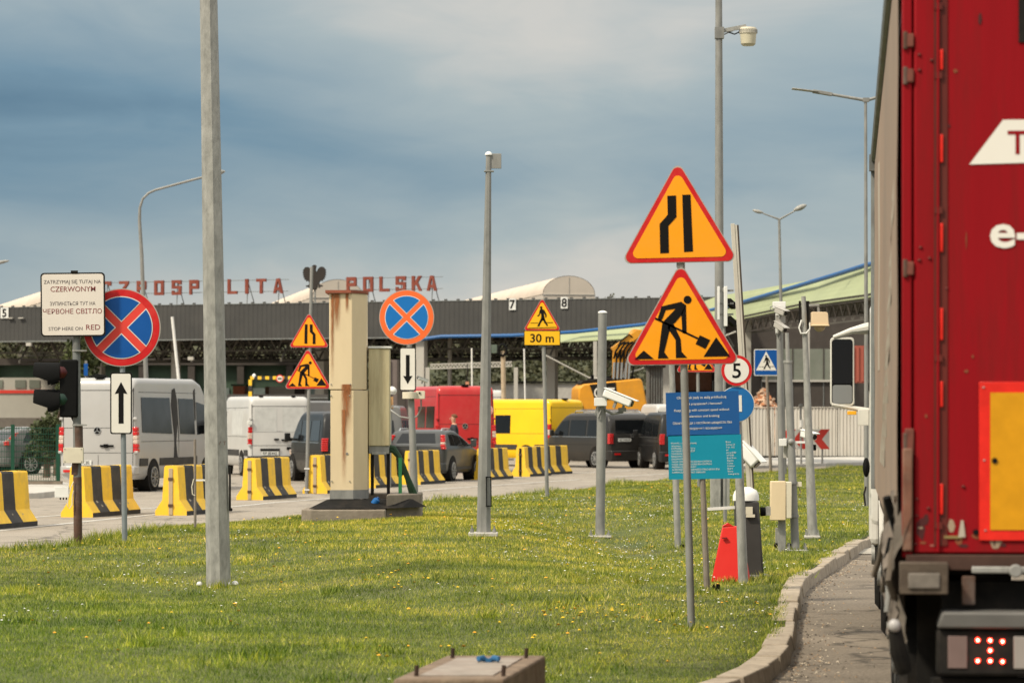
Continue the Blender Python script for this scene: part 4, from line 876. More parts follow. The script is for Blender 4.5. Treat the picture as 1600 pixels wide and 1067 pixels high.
# red plastic barrier
f = Fr(1142, 909); t = thing('plastic_barrier', 'red A-shaped plastic road barrier standing in the grass', 'barrier', f.b); redp = mat('red_plastic', (.62, .022, .015), .38, 0, .08, 4, (.35, .03, .02), .3, 4)
X = lambda q: f.L(q, 0).x
zt = f.L(0, 822).z; mb = MB()
vs = [(X(1110), -.06, .02), (X(1156), -.10, .02), (X(1176), .22, .02), (X(1128), .26, .02), (X(1128), .02, zt), (X(1152), .0, zt), (X(1160), .12, zt), (X(1136), .14, zt)]
mb.add(vs, [(3, 2, 1, 0), (4, 5, 6, 7), (0, 1, 5, 4), (1, 2, 6, 5), (2, 3, 7, 6), (3, 0, 4, 7)], redp); mb.build('body', t, bevel=.014)
mb = MB(); mb.prism([(X(1129), zt), (X(1138), zt+.035), (X(1147), zt)], 0.01, .13, redp); mb.build('top_lug', t)
mb = MB(); q = f.L(1132, 840); mb.box((q.x, -.030, q.z), (.05, .03, .012), mat('dark_red_slot', (.12, .01, .01), .7)); mb.build('grip_slot', t)
f = Fr(1118, 923); t = thing('cable_stub', 'short black cable ends sticking out of the grass beside the brown post', 'cable stub', f.b)
mb = MB(); mb.tube([(-.03, 0, 0), (-.028, 0, .05), (-.015, 0, .085), (-.005, 0, .05), (-.003, 0, 0)], .011, 8, black); mb.tube([(.018, 0, 0), (.018, 0, .09)], .013, 8, black); mb.tube([(.034, .01, 0), (.034, 0, .085)], .010, 8, black); mb.build('cable_end', t)
# mast with two stacked cameras
f = Fr(1223, 859); t = thing('camera_pole', 'galvanised mast with a white box at its top carrying two stacked cameras', 'pole', f.b)
post(t, f, (1223, 861), (1217, 478), 11, 8.6, galv2, 12)
mb = MB(); mb.box(f.L(1217, 477, -.02), (.16, .14, .09), plas); mb.box(f.L(1214.5, 500, -.02), (.045, .09, .34), plas); mb.build('top_box', t, bevel=.005)
mb = MB(); mb.tube([f.L(1208, 478, -.05), f.L(1203, 480, -.05), f.L(1203, 484, -.05), f.L(1210, 486, -.05)], .006, 6, galv2); mb.tube([f.L(1213, 515, -.05), f.L(1212, 522, -.05), f.L(1217, 530, -.05), f.L(1220, 520, -.05)], .008, 6, galv2); mb.box(f.L(1219, 499, -.03), (.12, .12, .10), mat('camera_grey', (.36, .34, .31), .5)); mb.build('cable', t)
cctv('surveillance_camera', 'upper grey camera of the two stacked on the white-boxed mast', 1213, 484, 1227, 491, f.d-.1, 9, mat('camera_grey', (.36, .34, .31), .5), dep=-.16)
cctv('surveillance_camera', 'lower grey camera of the two stacked on the white-boxed mast', 1212, 506, 1226, 517, f.d-.1, 9, mat('camera_grey', (.36, .34, .31), .5), dep=-.16)
mb = MB(); mb.box(f.L(1219, 846, .05), (.11, .1, .35), galv); 
for px in (1213, 1233): mb.ball(f.L(px, 852, 0), .035, black, 8, 5)
mb.build('foot_clamp', t)
f = Fr(1243, 861); t = thing('camera_pole', 'leaning stepped grey pole carrying the cream cabinet and a small camera', 'pole', f.b)
post(t, f, (1243, 862), (1231, 566), 13, 12, galv2, 14); post(t, f, (1231, 566), (1229.5, 520), 6.5, 6, galv, 12, name='upper_tube')
mb = MB(); mb.cyl(f.L(1231, 567), f.L(1231, 563), 7*f.s, None, 14, galv); mb.build('collar', t); flange(t, f, 1245, 861, 34, 3, galv)
mb = MB(); a = f.L(1202, 812, -.14); b = f.L(1226, 751, -.14); mb.box(((a.x+b.x)/2, a.y, (a.z+b.z)/2), (b.x-a.x, .14, b.z-a.z), cream)
a2 = f.L(1226, 809, -.10); b2 = f.L(1235, 752, -.10); mb.box(((a2.x+b2.x)/2+.001, a.y+.03, (a2.z+b2.z)/2), (b2.x-a2.x, .18, b2.z-a2.z), boxc); mb.build('meter_cabinet', t, bevel=.01)
mb = MB()
for py in (754, 806): mb.tube([f.L(1240 if py > 800 else 1238, py+2), f.L(1240 if py > 800 else 1238, py-2)], 8.5*f.s, 14, galv2); mb.box(f.L(1232, py, -.05), (.10, .05, .03), galv2)
mb.box(f.L(1248, 756, .0), (.07, .05, .06), boxc); mb.tube([f.L(1248, 760), f.L(1251, 768), f.L(1248, 775)], .006, 6, brownp); mb.build('clamp', t)
mb = MB(); a = f.L(1217, 861, -.06); mb.box((a.x+.03, -.06, (f.L(0, 812).z)/2), (.09, .07, f.L(0, 812).z), galv); mb.build('cabinet_leg', t)
mb = MB(); mb.beam(f.L(1220, 691), f.L(1258, 691), .03, .03, plas); mb.box(f.L(1223, 691), (.09, .09, .09), plas); mb.ball(f.L(1235.5, 690, -.05), 5*f.s, galv2, 12, 6); mb.box(f.L(1230, 700, .1), (.08, .04, .25), concretel); mb.build('camera_arm', t, bevel=.004)
f = Fr(1269.5, 841); t = thing('camera_pole', 'leaning galvanised pole with a dark ribbed top and a cream box floodlight hanging beside it', 'pole', f.b)
post(t, f, (1270, 843), (1255.5, 463), 16, 7, galv, 12); flange(t, f, 1269, 840, 24, 5, concretel, caps=False)
mb = MB(); mb.box(f.L(1250, 493, .02), (.03, .03, .40), blackm); mb.box(f.L(1262, 493, .02), (.05, .03, .40), blackm); mb.build('ribbed_bracket', t)
mb = MB(); mb.tube([f.L(1252, 500, -.05), f.L(1248, 512, -.05), f.L(1251, 521, -.05), f.L(1259, 521, -.05), f.L(1265, 514, -.05), f.L(1265, 504, -.05)], .012, 7, plas); mb.build('cable_loop', t)
mb = MB(); a = f.L(1267, 509, -.06); b = f.L(1292, 488, -.06); peach = mat('peach_plastic', (.66, .50, .32), .5, 0, .05, 4); mb.prism([(a.x, a.z), (b.x+.012, a.z), (b.x, b.z-.02), (b.x-.02, b.z), (a.x, b.z)], -.1, .1, peach, off=(0, a.y, 0)); mb.box(((a.x+b.x)/2+.005, a.y, a.z), (b.x-a.x+.03, .24, .015), peach); o = mb.build('camera_box', t, bevel=.006)
mb = MB(); c = f.L(1280, 510, -.06); mb.ball(c, 9.5*f.s, mat('smoked_dome', (.35, .27, .17), .12), 16, 6, -1, (1, 1, .9)); mb.build('dome', o)
mb = MB(); mb.beam(f.L(1264, 477), f.L(1280, 476), .05, .03, galv); mb.beam(f.L(1278, 476), f.L(1279, 488), .03, .03, galv2); mb.build('bracket_arm', t)
cctv('surveillance_camera', 'small white camera with dark lens in front of the chevron board', 1254, 677, 1272, 683, 47, 11, dep=-.22)
f2 = Fr(1267, 700, d=47.1, z=0); 
mb = MB(); b = at(1268, 699, 47.05); mb.box((0, 0, 0), (14*47/F, .06, 9*47/F), black); mb.box((-.02, 0, .07), (.03, .03, .06), galv2); o = mb.build('infrared_lamp', None, b, bevel=.004); tag(o, 'small black box lamp under the white camera by the chevron board', 'lamp')
# traffic light half hidden behind the boards
f = Fr(1121, 800, d=60); t = thing('traffic_light', 'dark traffic light head peeking out above the dark blue board', 'traffic light', f.b)
post(t, f, (1118, 800), (1118, 610), 6, 6, galv2, 8); mb = MB(); a = f.L(1113, 625, -.1); b = f.L(1132, 595, -.1); mb.box(((a.x+b.x)/2, -.1, (a.z+b.z)/2), (b.x-a.x, .2, b.z-a.z), black); mb.ball(f.L(1124, 606, -.2), .07, mat('dark_red_lens', (.05, .008, .008), .2), 12, 6); mb.build('signal_head', t, bevel=.01)
# street lamps behind
def arm_lamp(p0, p1, r=.03): pass
f = Fr(1222, 742, d=100, z=0); t = thing('street_lamp', 'slim double-headed street lamp rising above the green roof', 'street lamp', f.b, group='double-headed street lamps')
post(t, f, (1226, 748), (1217.5, 343), 7, 4, galv2, 8)
def lamp_head(t, f, x0, y0, x1, y1, hx0, hy0, hx1, hy1, w0=2, hw=7, dy=0.):
    mb = MB(); mb.tube([f.L(x0, y0), f.L(x1, y1, dy)], [w0*f.s, w0*.6*f.s], 8, galv2); mb.build('lamp_arm', t)
    mb = MB(); a = f.L(hx0, hy0, dy); b = f.L(hx1, hy1, dy); k = [.25, .8, 1, .85, .3]; 
    mb.tube([a.lerp(b, q/4) for q in range(5)], [hw*f.s*k[q] for q in range(5)], 12, galv); mb.build('lamp_head', t)
lamp_head(t, f, 1218, 343, 1192, 333.5, 1193, 333, 1176, 328.5, 1.6, 3); lamp_head(t, f, 1218, 343, 1243, 329, 1240, 329, 1260, 320.5, 1.6, 4.4)
f = Fr(1353, 900, d=64, z=0); t = thing('street_lamp', 'double-armed street lamp with flat heads just left of the lorry', 'street lamp', f.b, group='double-headed street lamps')
post(t, f, (1354, 800), (1352.5, 156), 7.5, 4.5, galv2, 8); mb = MB(); mb.box(f.L(1353, 156.5), (.12, .07, .08), galv2); mb.build('junction', t)
mb = MB(); mb.tube([f.L(1352, 157), f.L(1300, 148)], [2.6*f.s, 2.2*f.s], 8, galv2); mb.tube([f.L(1354, 157), f.L(1380, 150), f.L(1400, 145)], [2.6*f.s, 2.2*f.s, 2*f.s], 8, galv2); mb.build('lamp_arm', t)
mb = MB(); mb.beam(f.L(1300, 148), f.L(1270, 143), .16, .06, galv2); mb.beam(f.L(1278, 144), f.L(1237.5, 139), .24, .02, galv); mb.build('lamp_head', t, bevel=.005)
mb = MB(); mb.beam(f.L(1400, 145), f.L(1450, 133), .24, .03, galv); mb.build('lamp_head', t, bevel=.005)
f = Fr(230, 742, d=104, z=0); t = thing('street_lamp', 'curved swan-neck street lamp bending right behind the big pole', 'street lamp', f.b, group='swan-neck street lamps')
mb = MB(); mb.tube([f.L(231, 745), f.L(228, 585), f.L(221.5, 400), f.L(218, 345), f.L(218.5, 325), f.L(223, 311), f.L(232, 302), f.L(243, 297), f.L(300, 281.5), f.L(345, 270)], [3.9*f.s, 3.6*f.s, 2.9*f.s, 2.6*f.s, 2.2*f.s]+[1.9*f.s]*5, 10, galv2); mb.build('pole', t)
mb = MB(); mb.tube([f.L(322, 276), f.L(330, 273), f.L(345, 269), f.L(352, 268)], [1*f.s, 4*f.s, 4*f.s, 1*f.s], 10, galv); mb.build('lamp_head', t)
f = Fr(-70, 742, d=104, z=0); t = thing('street_lamp', 'street lamp whose head just reaches into the left edge above the roof', 'street lamp', f.b, group='swan-neck street lamps')
mb = MB(); mb.tube([f.L(-66, 745), f.L(-78, 470), f.L(-76, 445), f.L(-60, 428), f.L(-14, 413)], [3.9*f.s, 2.9*f.s, 2.4*f.s, 2*f.s, 1.8*f.s], 10, galv2); mb.build('pole', t)
mb = MB(); mb.tube([f.L(-16, 413), f.L(-6, 411.5), f.L(8, 408.5), f.L(14, 407.5)], [1*f.s, 3*f.s, 2.4*f.s, .8*f.s], 10, galv); mb.build('lamp_head', t)
# concrete stump in the foreground with bolts and a blue clamp
t = thing('concrete_stump', 'low concrete block with four rusty anchor bolts, cut by the bottom edge of the picture', 'concrete block', Vector((-.165, 17.25, .05)))
Z = .40; mb = MB(); P_ = [(-.43, -.60), (.125, -.60), (.35, 1.05), (-.20, 1.05)]
mb.prism(P_, -.1, Z, mat('stained_concrete', (.19, .14, .098), .95, 0, .25, 7, (.10, .055, .035), .7, 5, .5, 25), ax='z'); mb.build('block', t, bevel=.015, smooth=0)
mb = MB(); P2 = [(-.30, -.42), (.07, -.42), (.22, .80), (-.13, .80)]; mb.prism(P2, Z, Z+.006, mat('cement_pad', (.27, .235, .20), .95, 0, .2, 8, (.2, .12, .09), .5, 6), ax='z'); mb.build('pad', t, smooth=0)
for a, b in ((-.32, -.42), (.12, -.42), (-.16, .84), (.24, .84)):
    mb = MB(); mb.cyl((a, b, Z-.02), (a+.004, b, Z+.055), .011, None, 8, mat('rusty_bolt', (.05, .03, .022), .8, .3, .3, 20)); mb.build('anchor_bolt', t)
o = MB(); bl = mat('blue_clamp_plastic', (.02, .10, .22), .5)
for sx_ in (-1, 1): o.tube([(sx_*.012, 0, .012), (sx_*.03, .0, .022), (sx_*.052, -.02, .02), (sx_*.05, -.03, .008)], [.012, .018, .016, .008], 8, bl)
o.box((0, 0, .012), (.03, .03, .02), bl)
b_ = o.build('blue_clip', None, (-.165+.04, 17.25+.45, .05+Z+.006)); tag(b_, 'small blue plastic clip lying on the concrete block', 'clip')
# ------------------------------------------------------------------ concrete barriers (yellow / black)
bary = mat('barrier_yellow', (.86, .53, .035), .6, 0, .08, 3, (.42, .28, .10), .5, 3.5); bark = mat('barrier_black', (.032, .031, .032), .7, 0, .2, 6, (.12, .10, .08), .4, 3)
def make_barrier(label, L=2.6, plate=False):
    """root at the near end, middle of the base; length along +y"""
    t = thing('concrete_barrier', label, 'barrier', group='yellow and black barriers in a row along the lane')
    prof = [(-.30, 0), (-.30, .08), (-.165, .28), (-.125, .87), (-.105, .90), (.105, .90), (.125, .87), (.165, .28), (.30, .08), (.30, 0)]
    nst = 5; mb = MB(); e = L/ nst
    edges = [0, .40, .92, 1.44, 1.96, L]
    for i in range(nst):
        m = bary if i % 2 == 0 else bark; y0, y1 = edges[i], edges[i+1]
        vs = [(a, y, b) for y in (y0, y1) for a, b in prof]; n = len(prof)
        for j in range(n-1):
            low = (prof[j][1] < .09 and prof[j+1][1] < .09)
            mb.add([vs[j], vs[j+1], vs[n+j+1], vs[n+j]], [(0, 1, 2, 3)], bark if low and True else m)
    mb.add([(a, 0, b) for a, b in prof], [tuple(range(len(prof)))], bary); mb.add([(a, L, b) for a, b in prof], [tuple(range(len(prof)))[::-1]], bary)
    mb.build('body', t, smooth=0)
    sc_m = mat('scuffed_concrete', (.34, .29, .22), .9, 0, .2, 8); ch = MB(); r_ = random.Random(len(label))
    for q in range(7):
        sg = r_.choice((-1, 1)); yy = r_.uniform(.1, L-.2); zz = r_.uniform(.10, .26); x_ = .30-(zz-.08)*.675; w_ = r_.uniform(.02, .06)
        ch.add([(sg*(x_+.003), yy, zz), (sg*(x_+.003), yy+w_*1.6, zz+.01), (sg*(x_+.003-w_*.675), yy+w_*1.2, zz+w_), (sg*(x_+.003-w_*.6), yy+w_*.2, zz+w_*.9)], [(0, 1, 2, 3)], sc_m)
    ch.build('chips', t, smooth=0, fix=False)
    g = MB(); g.box((0, -.008, .43), (.075, .016, .84), mat('channel_beige', (.42, .33, .22), .8, 0, .12, 6, (.2, .12, .07), .4, 6) if not plate else blackm)
    for z in (.18, .66): g.box((0, -.022, z), (.09, .02, .05), rustp)
    g.build('end_channel', t, bevel=.003); return t
labs = ['barrier cut off by the left edge of the picture', 'barrier behind the traffic light post', 'barrier just left of the tall thick pole', 'barrier just right of the tall thick pole',
        'barrier immediately left of the cream cabinet', 'barrier seen behind the cabinet hoses', 'barrier in front of the grey estate car', 'barrier behind the middle camera pole',
        'barrier with a black strip on its end', 'farthest barrier, behind the 30 m sign post']
bp_ = [(-62, 829), (120, 808), (267, 805), (390, 781), (492, 771), (569, 762.5), (640, 757), (752, 749.5), (813, 744.5), (838, 741.5)]
bh = .21
src = None
for i, ((px, py), lb) in enumerate(zip(bp_, labs)):
    p = gp(px, py, 0)
    if src is None: src = make_barrier('yellow and black striped concrete '+lb); b = src
    elif i == 8: b = make_barrier('yellow and black striped concrete '+lb, 2.6, True)
    else: b = dup(src)
    b['label'] = 'yellow and black striped concrete '+lb
    b.location = (p.x, p.y, 0); b.rotation_euler = (0, 0, -R((12.5, 12.5, 12.5, 12.5, 12.5, 13, 13.5, 14, 15, 20)[i]))
# ------------------------------------------------------------------ vehicles
def paintm(name, col, **k): return mat(name, col, .34, k.pop('metal', 0), .04, 1.5, k.pop('dirt', (.30, .26, .2)), k.pop('damt', .15), 1.2, coat=.15, **k)
pw = paintm('van_silver_white', (.43, .42, .405), metal=.2); pwh = paintm('van_white', (.50, .49, .47)); pred = paintm('van_red', (.46, .024, .026), dirt=(.5, .16, .12), damt=.25); pyel = paintm('van_yellow', (.84, .50, .008), dirt=(.7, .38, .05))
pbl = paintm('car_black', (.010, .010, .010), dirt=(.06, .05, .04)); pgr = paintm('car_grey', (.045, .047, .046), dirt=(.12, .10, .08)); pdg = paintm('car_dark_grey', (.024, .022, .020), dirt=(.08, .065, .05)); pgs = paintm('car_silver_grey', (.10, .10, .098))
trim = mat('bumper_plastic', (.035, .034, .032), .6, 0, .15, 6, (.12, .10, .08), .35, 3); lred = mat('lamp_red', (.50, .012, .012), .15, 0, .1, 20, coat=.6); lamb = mat('lamp_clear', (.55, .42, .35), .15, 0, .1, 20); chrome = mat('chrome', (.55, .55, .54), .2, .9, .05); rimm = mat('wheel_rim', (.45, .45, .44), .35, .7, .1, 9, mud, .4, 5)
platem = mat('number_plate', (.62, .62, .58), .4); seam = mat('panel_gap', (.02, .02, .02), .8)
def interp(pts, y):
    if y <= pts[0][0]: return pts[0][1]
    for (a, b), (c, d) in zip(pts[:-1], pts[1:]):
        if y <= c: return b+(d-b)*(y-a)/(c-a+1e-9)
    return pts[-1][1]
class Car:
    def __init__(s, name, label, cat, L, Wd, top, belt, tum, rad, paint, group, bot=.30, wheels=(1.0, 4.4), wr=.35, nose=.7):
        s.t = thing(name, label, cat, group=group); s.L, s.W, s.top, s.belt, s.tum, s.rad, s.bot = L, Wd, top, belt, tum, rad, bot; s.paint = paint
        s.plan = [(0, .90), (.02, .945), (.07, .98), (.18, 1), (L-1.2, 1), (L-.6, .96), (L-.2, .86), (L, nose)]
        ys = sorted(set([0, .02, .07, .18]+[a for a, b in top]+[L-1.2, L-.6, L-.2, L]+[L*i/16 for i in range(1, 16)]))
        secs = []
        for y in ys:
            zt = interp(top, y); zb = bot+(.10 if y in (0, L) else 0); r = min(rad, (zt-zb)*.3); w0 = Wd/2*interp(s.plan, y)
            lv = [zb, zb+.10, .62, .85, belt, belt+.2, belt+(zt-belt)*.5, zt-r]; half = [(s.hw(zb, w0)*.93, zb)]
            for q in lv[1:]: z = min(max(q, zb), zt-r); half.append((s.hw(z, w0), z))
            w = half[-1][0]
            for k in range(1, 5): a = k*PI/8; half.append((w-r*(1-math.cos(a)), zt-r+r*math.sin(a)))
            half.append((half[-1][0]*.5, zt+.008)); secs.append([(x, y, z) for x, z in half]+[(-x, y, z) for x, z in half[::-1]])
        mb = MB(); n = len(secs[0])
        for q in secs: mb.v += q
        mb.ms = [paint]
        for i in range(len(secs)-1):
            for j in range(n): mb.f.append([i*n+j, i*n+(j+1)%n, (i+1)*n+(j+1)%n, (i+1)*n+j]); mb.mi.append(0)
        mb.f += [list(range(n))[::-1], list(range((len(secs)-1)*n, len(secs)*n))]; mb.mi += [0, 0]
        s.body = mb.build('body', s.t, smooth=40)
        for yw in wheels:
            for sg in (-1, 1):
                a = MB(); a.cyl((sg*(Wd/2-.3), yw, wr+.02), (sg*(Wd/2+.006), yw, wr+.02), wr+.075, None, 28, blackm); a.build('wheel_arch', s.t)
                w = MB(); xx = sg*(Wd/2-.20); x2 = sg*(Wd/2+.015); w.tube([(xx, yw, wr), (xx+sg*.02, yw, wr), (x2-sg*.02, yw, wr), (x2, yw, wr)], [wr-.03, wr, wr, wr-.03], 28, rubber)
                wo_ = w.build('wheel', s.t, smooth=50); rm = MB(); rr_ = wr*.66; rm.cyl((x2-sg*.01, yw, wr), (x2+sg*.004, yw, wr), rr_, rr_*.96, 24, blackm)
                for k in range(10):
                    a_ = k*PI/5; rm.beam((x2+sg*.008, yw+.04*math.cos(a_), wr+.04*math.sin(a_)), (x2+sg*.008, yw+rr_*.95*math.cos(a_), wr+rr_*.95*math.sin(a_)), .045, .02, rimm)
                rm.tube([(x2+sg*.002, yw, wr), (x2+sg*.012, yw, wr)], rr_*.25, 12, rimm)
                for q in range(24): a0, a1 = q*PI/12, (q+1)*PI/12; rm.beam((x2+sg*.006, yw+rr_*math.cos(a0), wr+rr_*math.sin(a0)), (x2+sg*.006, yw+rr_*math.cos(a1), wr+rr_*math.sin(a1)), .03, .03, rimm)
                rm.build('rim', wo_)
    def hw(s, z, w0):
        lo = max(0, .75-z)*.06
        return w0-lo-max(0, z-s.belt)*s.tum
    def side(s, name, polys, sg, m, eps=.006, parent=None, rim=None):
        mb = MB()
        for poly in polys:
            n = len(poly); o = [(sg*(s.hw(z, s.W/2)+eps), y, z) for y, z in poly]; i = [(sg*(s.hw(z, s.W/2)-.02), y, z) for y, z in poly]
            mb.add(o+i, [tuple(range(n))]+[(k, (k+1)%n, n+(k+1)%n, n+k) for k in range(n)], m)
        return mb.build(name, parent or s.t, smooth=0)
    def yr(s, z):      # y of the tail at height z
        t = s.top
        if z <= t[0][1]: return 0
        for (a, b), (c, d) in zip(t[:-1], t[1:]):
            if b <= z <= d: return a+(c-a)*(z-b)/(d-b+1e-9)
        return 0
    def rear(s, name, polys, m, eps=.008, parent=None):
        mb = MB()
        for poly in polys:
            n = len(poly); mb.add([(x, s.yr(z)-eps, z) for x, z in poly]+[(x, s.yr(z)+.03, z) for x, z in poly], [tuple(range(n))]+[(k, (k+1)%n, n+(k+1)%n, n+k) for k in range(n)], m)
        return mb.build(name, parent or s.t, smooth=0)
    def lamps(s, z0, z1, w=.13, mids=()):
        for sg in (-1, 1):
            mb = MB(); x = s.hw((z0+z1)/2, s.W/2); k = 6
            zs = [z0+(z1-z0)*i/k for i in range(k+1)]
            for i in range(k):
                y0 = s.yr(zs[i]); m = lamb if i in mids else lred; zc = (zs[i]+zs[i+1])/2; hx = s.hw(zc, s.W/2)
                mb.box((sg*(hx-w/2+.004), y0+.06, zc), (w, .16, (zs[i+1]-zs[i])*.97), m)
            mb.build('tail_lamp', s.t, bevel=.015)
    def plate(s, txt, z, x=0, y=-.02, w=.52):
        mb = MB(); mb.box((x, y, z), (w, .015, .115), platem); o = mb.build('number_plate', s.t); g = MB(); text(g, txt, x, z-.037, .075, signblack, y=y-.010, width=w*.82, bold=.01); g.build('inscription', o, smooth=0); return o
    def bumper(s, z0, z1, m=None, out=.07, w=1.0):
        mb = MB(); W_ = s.W*w; mb.prism([(-W_/2+.02, .35), (-W_/2+.0, .10), (-W_/2+.08, -out*.5), (-W_/2+.25, -out), (W_/2-.25, -out), (W_/2-.08, -out*.5), (W_/2, .10), (W_/2-.02, .35)], z0, z1, m or trim, ax='z'); return mb.build('rear_bumper', s.t, bevel=.02)
    def mirror(s, y, z, m=trim):
        for sg in (-1, 1):
            mb = MB(); x = s.hw(z, s.W/2); mb.beam((sg*(x-.02), y, z-.03), (sg*(x+.12), y-.02, z), .05, .05, trim); mb.box((sg*(x+.20), y-.03, z+.04), (.16, .09, .22), m); mb.build('door_mirror', s.t, bevel=.02)
    def place(s, xl, d, th):
        """rear-left corner at (xl, d); heading th (radians, positive to the right)"""
        x = xl+s.W/2*math.cos(th); y = d-s.W/2*math.sin(th); s.t.location = (x, y, 0); s.t.rotation_euler = (0, 0, -th)
    def windscreen(s, y0, y1):
        mb = MB(); z0, z1 = interp(s.top, y0), interp(s.top, y1); w0, w1 = s.hw(z0, s.W/2)-s.rad*1.0, s.hw(z1, s.W/2)-.12
        mb.add([(-w0, y0, z0+.022), (w0, y0, z0+.022), (w1, y1, z1+.022), (-w1, y1, z1+.022), (-w0, y0, z0-.01), (w0, y0, z0-.01), (w1, y1, z1-.01), (-w1, y1, z1-.01)], [(0, 1, 2, 3), (0, 4, 5, 1), (1, 5, 6, 2), (2, 6, 7, 3), (3, 7, 4, 0)], glass); mb.build('windscreen', s.t, smooth=0)
    def headlamps(s, z):
        for sg in (-1, 1):
            mb = MB(); mb.box((sg*s.W*.36, s.L-.22, z), (.34, .3, .16), lamb); mb.build('headlamp', s.t, bevel=.03)
def star(mb, x, z, r, y, m):
    for k in range(20): a0, a1 = k*PI/10, (k+1)*PI/10; mb.beam((x+r*math.cos(a0), y, z+r*math.sin(a0)), (x+r*math.cos(a1), y, z+r*math.sin(a1)), r*.16, r*.16, m)
    for k in range(3): a = PI/2+k*2*PI/3; mb.beam((x, y, z), (x+r*math.cos(a), y, z+r*math.sin(a)), r*.2, r*.2, m)
def big_van(label, paint, H, group, txt, L=6.0, rearwin=False, sidewin=(), emblem='star', door_handle=True, W_=1.99, tail=(.95, 1.55), name='delivery_van', cat='van', roof_lights=True, belt=1.15):
    top = [(0, H-.20), (.03, H-.10), (.10, H-.03), (.25, H), (L*.70, H+.02), (L*.76, H-.08), (L*.80, H-.30), (L*.885, 1.45), (L*.92, 1.30), (L*.985, 1.08), (L, .85)]
    c = Car(name, label, cat, L, W_, top, belt, .045, .14, paint, group, wheels=(1.15, 1.15+L*.62), wr=.35)
    c.windscreen(L*.80, L*.885)
    w = c.hw(1.6, W_/2)*.90
    c.rear('door_gap', [[(-.006, .62), (.006, .62), (.006, H-.10), (-.006, H-.10)], [(-w-.0, .62), (-w+.012, .62), (-w+.0, H-.24), (-w-.012, H-.24)], [(w-.012, .62), (w, .62), (w+.012, H-.24), (w, H-.24)], [(-w, H-.30), (w, H-.30), (w, H-.287), (-w, H-.287)], [(-w, H*.56), (w, H*.56), (w, H*.56+.010), (-w, H*.56+.010)], [(-w, .93), (w, .93), (w, .94), (-w, .94)]], seam, .004)
    if rearwin:
        for sg in (-1, 1): c.rear('rear_window', [[(sg*.10, 1.45), (sg*(w-.10), 1.45), (sg*(w-.14), H-.55), (sg*.10, H-.55)][::sg]], glass, .01)
    if door_handle:
        mb = MB(); mb.box((.22, -.02, 1.10), (.34, .03, .05), black); mb.box((.20, -.03, 1.10), (.10, .05, .09), black); mb.build('door_handle', c.t, bevel=.008)
    c.lamps(tail[0], tail[1], .12, (2, 3)); c.bumper(.42, .62, paint if emblem == 'star' else trim)
    mb = MB()
    for sg in (-1, 1): mb.box((sg*.72, -.085, .50), (.26, .03, .06), lred)
    mb.build('reflector', c.t); c.plate(txt, .70, -.42 if emblem == 'star' else -.30)
    for sg in (-1, 1):
        for z in (.95, 1.75): mb = MB(); mb.box((sg*(c.hw(z, W_/2)-.035), -.0, z), (.09, .06, .06), paint); mb.build('door_hinge', c.t, bevel=.01)
    if emblem == 'star': mb = MB(); star(mb, -.02, H*.56-.06, .085, -.012, chrome); mb.cyl((-.02, -.002, H*.56-.06), (-.02, -.009, H*.56-.06), .08, None, 20, black); mb.build('emblem', c.t, smooth=0)
    if roof_lights: mb = MB(); mb.box((0, .12, H+.02), (.22, .14, .06), black); mb.build('roof_lamp', c.t, bevel=.01)
    for sg in (-1, 1):
        c.side('rub_strip', [[(1.6, .62), (L*.68, .62), (L*.68, .80), (1.6, .80)], [(.15, .62), (.72, .62), (.72, .80), (.15, .80)]], sg, trim, .02)
        g = .012; c.side('panel_line', [[(.2, H-.34), (L*.70, H-.34), (L*.70, H-.33), (.2, H-.33)], [(L*.44, .5), (L*.44+g, .5), (L*.44+g, H-.34), (L*.44, H-.34)], [(L*.66, .5), (L*.66+g, .5), (L*.66+g, H-.34), (L*.66, H-.34)], [(.25, 1.20), (L*.66, 1.20), (L*.66, 1.21), (.25, 1.21)]], sg, seam, .004)
        c.side('cab_window', [[(L*.69, 1.35), (L*.845, 1.40), (L*.79, H-.62 if H > 2.5 else 1.95), (L*.69, H-.55 if H > 2.5 else 1.98)]], sg, glass, .008)
        for poly in sidewin: c.side('side_window', [poly], sg, glass, .010)
    c.mirror(L*.83, 1.45, black); c.headlamps(.95); return c
VG = 'vehicles queueing at the border crossing'
# 1 silver sprinter-like van
c = big_van('silver high-roof van with dark side windows behind the up-arrow plate', pw, 2.72, VG, 'WI 7KC8E', L=6.5, sidewin=[[(.35, 1.42), (2.55, 1.38), (2.45, 2.26), (.35, 2.26)], [(3.15, 1.38), (4.30, 1.36), (4.27, 2.24), (3.10, 2.25)]])
c.side('door_smudge_strip', [[(2.62, .55), (3.0, .55), (3.04, 1.3), (3.0, 2.2), (2.86, 2.50), (2.66, 2.46), (2.55, 2.1), (2.70, 1.3)], [(4.34, .6), (4.46, .6), (4.42, 2.5), (4.32, 2.45)]], 1, mat('soot', (.03, .028, .027), .75, 0, .3, 6), .014)  # dark soot-like smudges along the sliding door and front door frame
c.place((92-800)/F*79.7, 79.7, R(13))
mb = MB(); mb.tube([(-.5, .6, 2.74), (-.2, .5, 2.80), (.05, .5, 2.76)], .03, 6, black); mb.box((-.15, .5, 2.77), (.3, .12, .06), black); mb.build('roof_fitting', c.t)
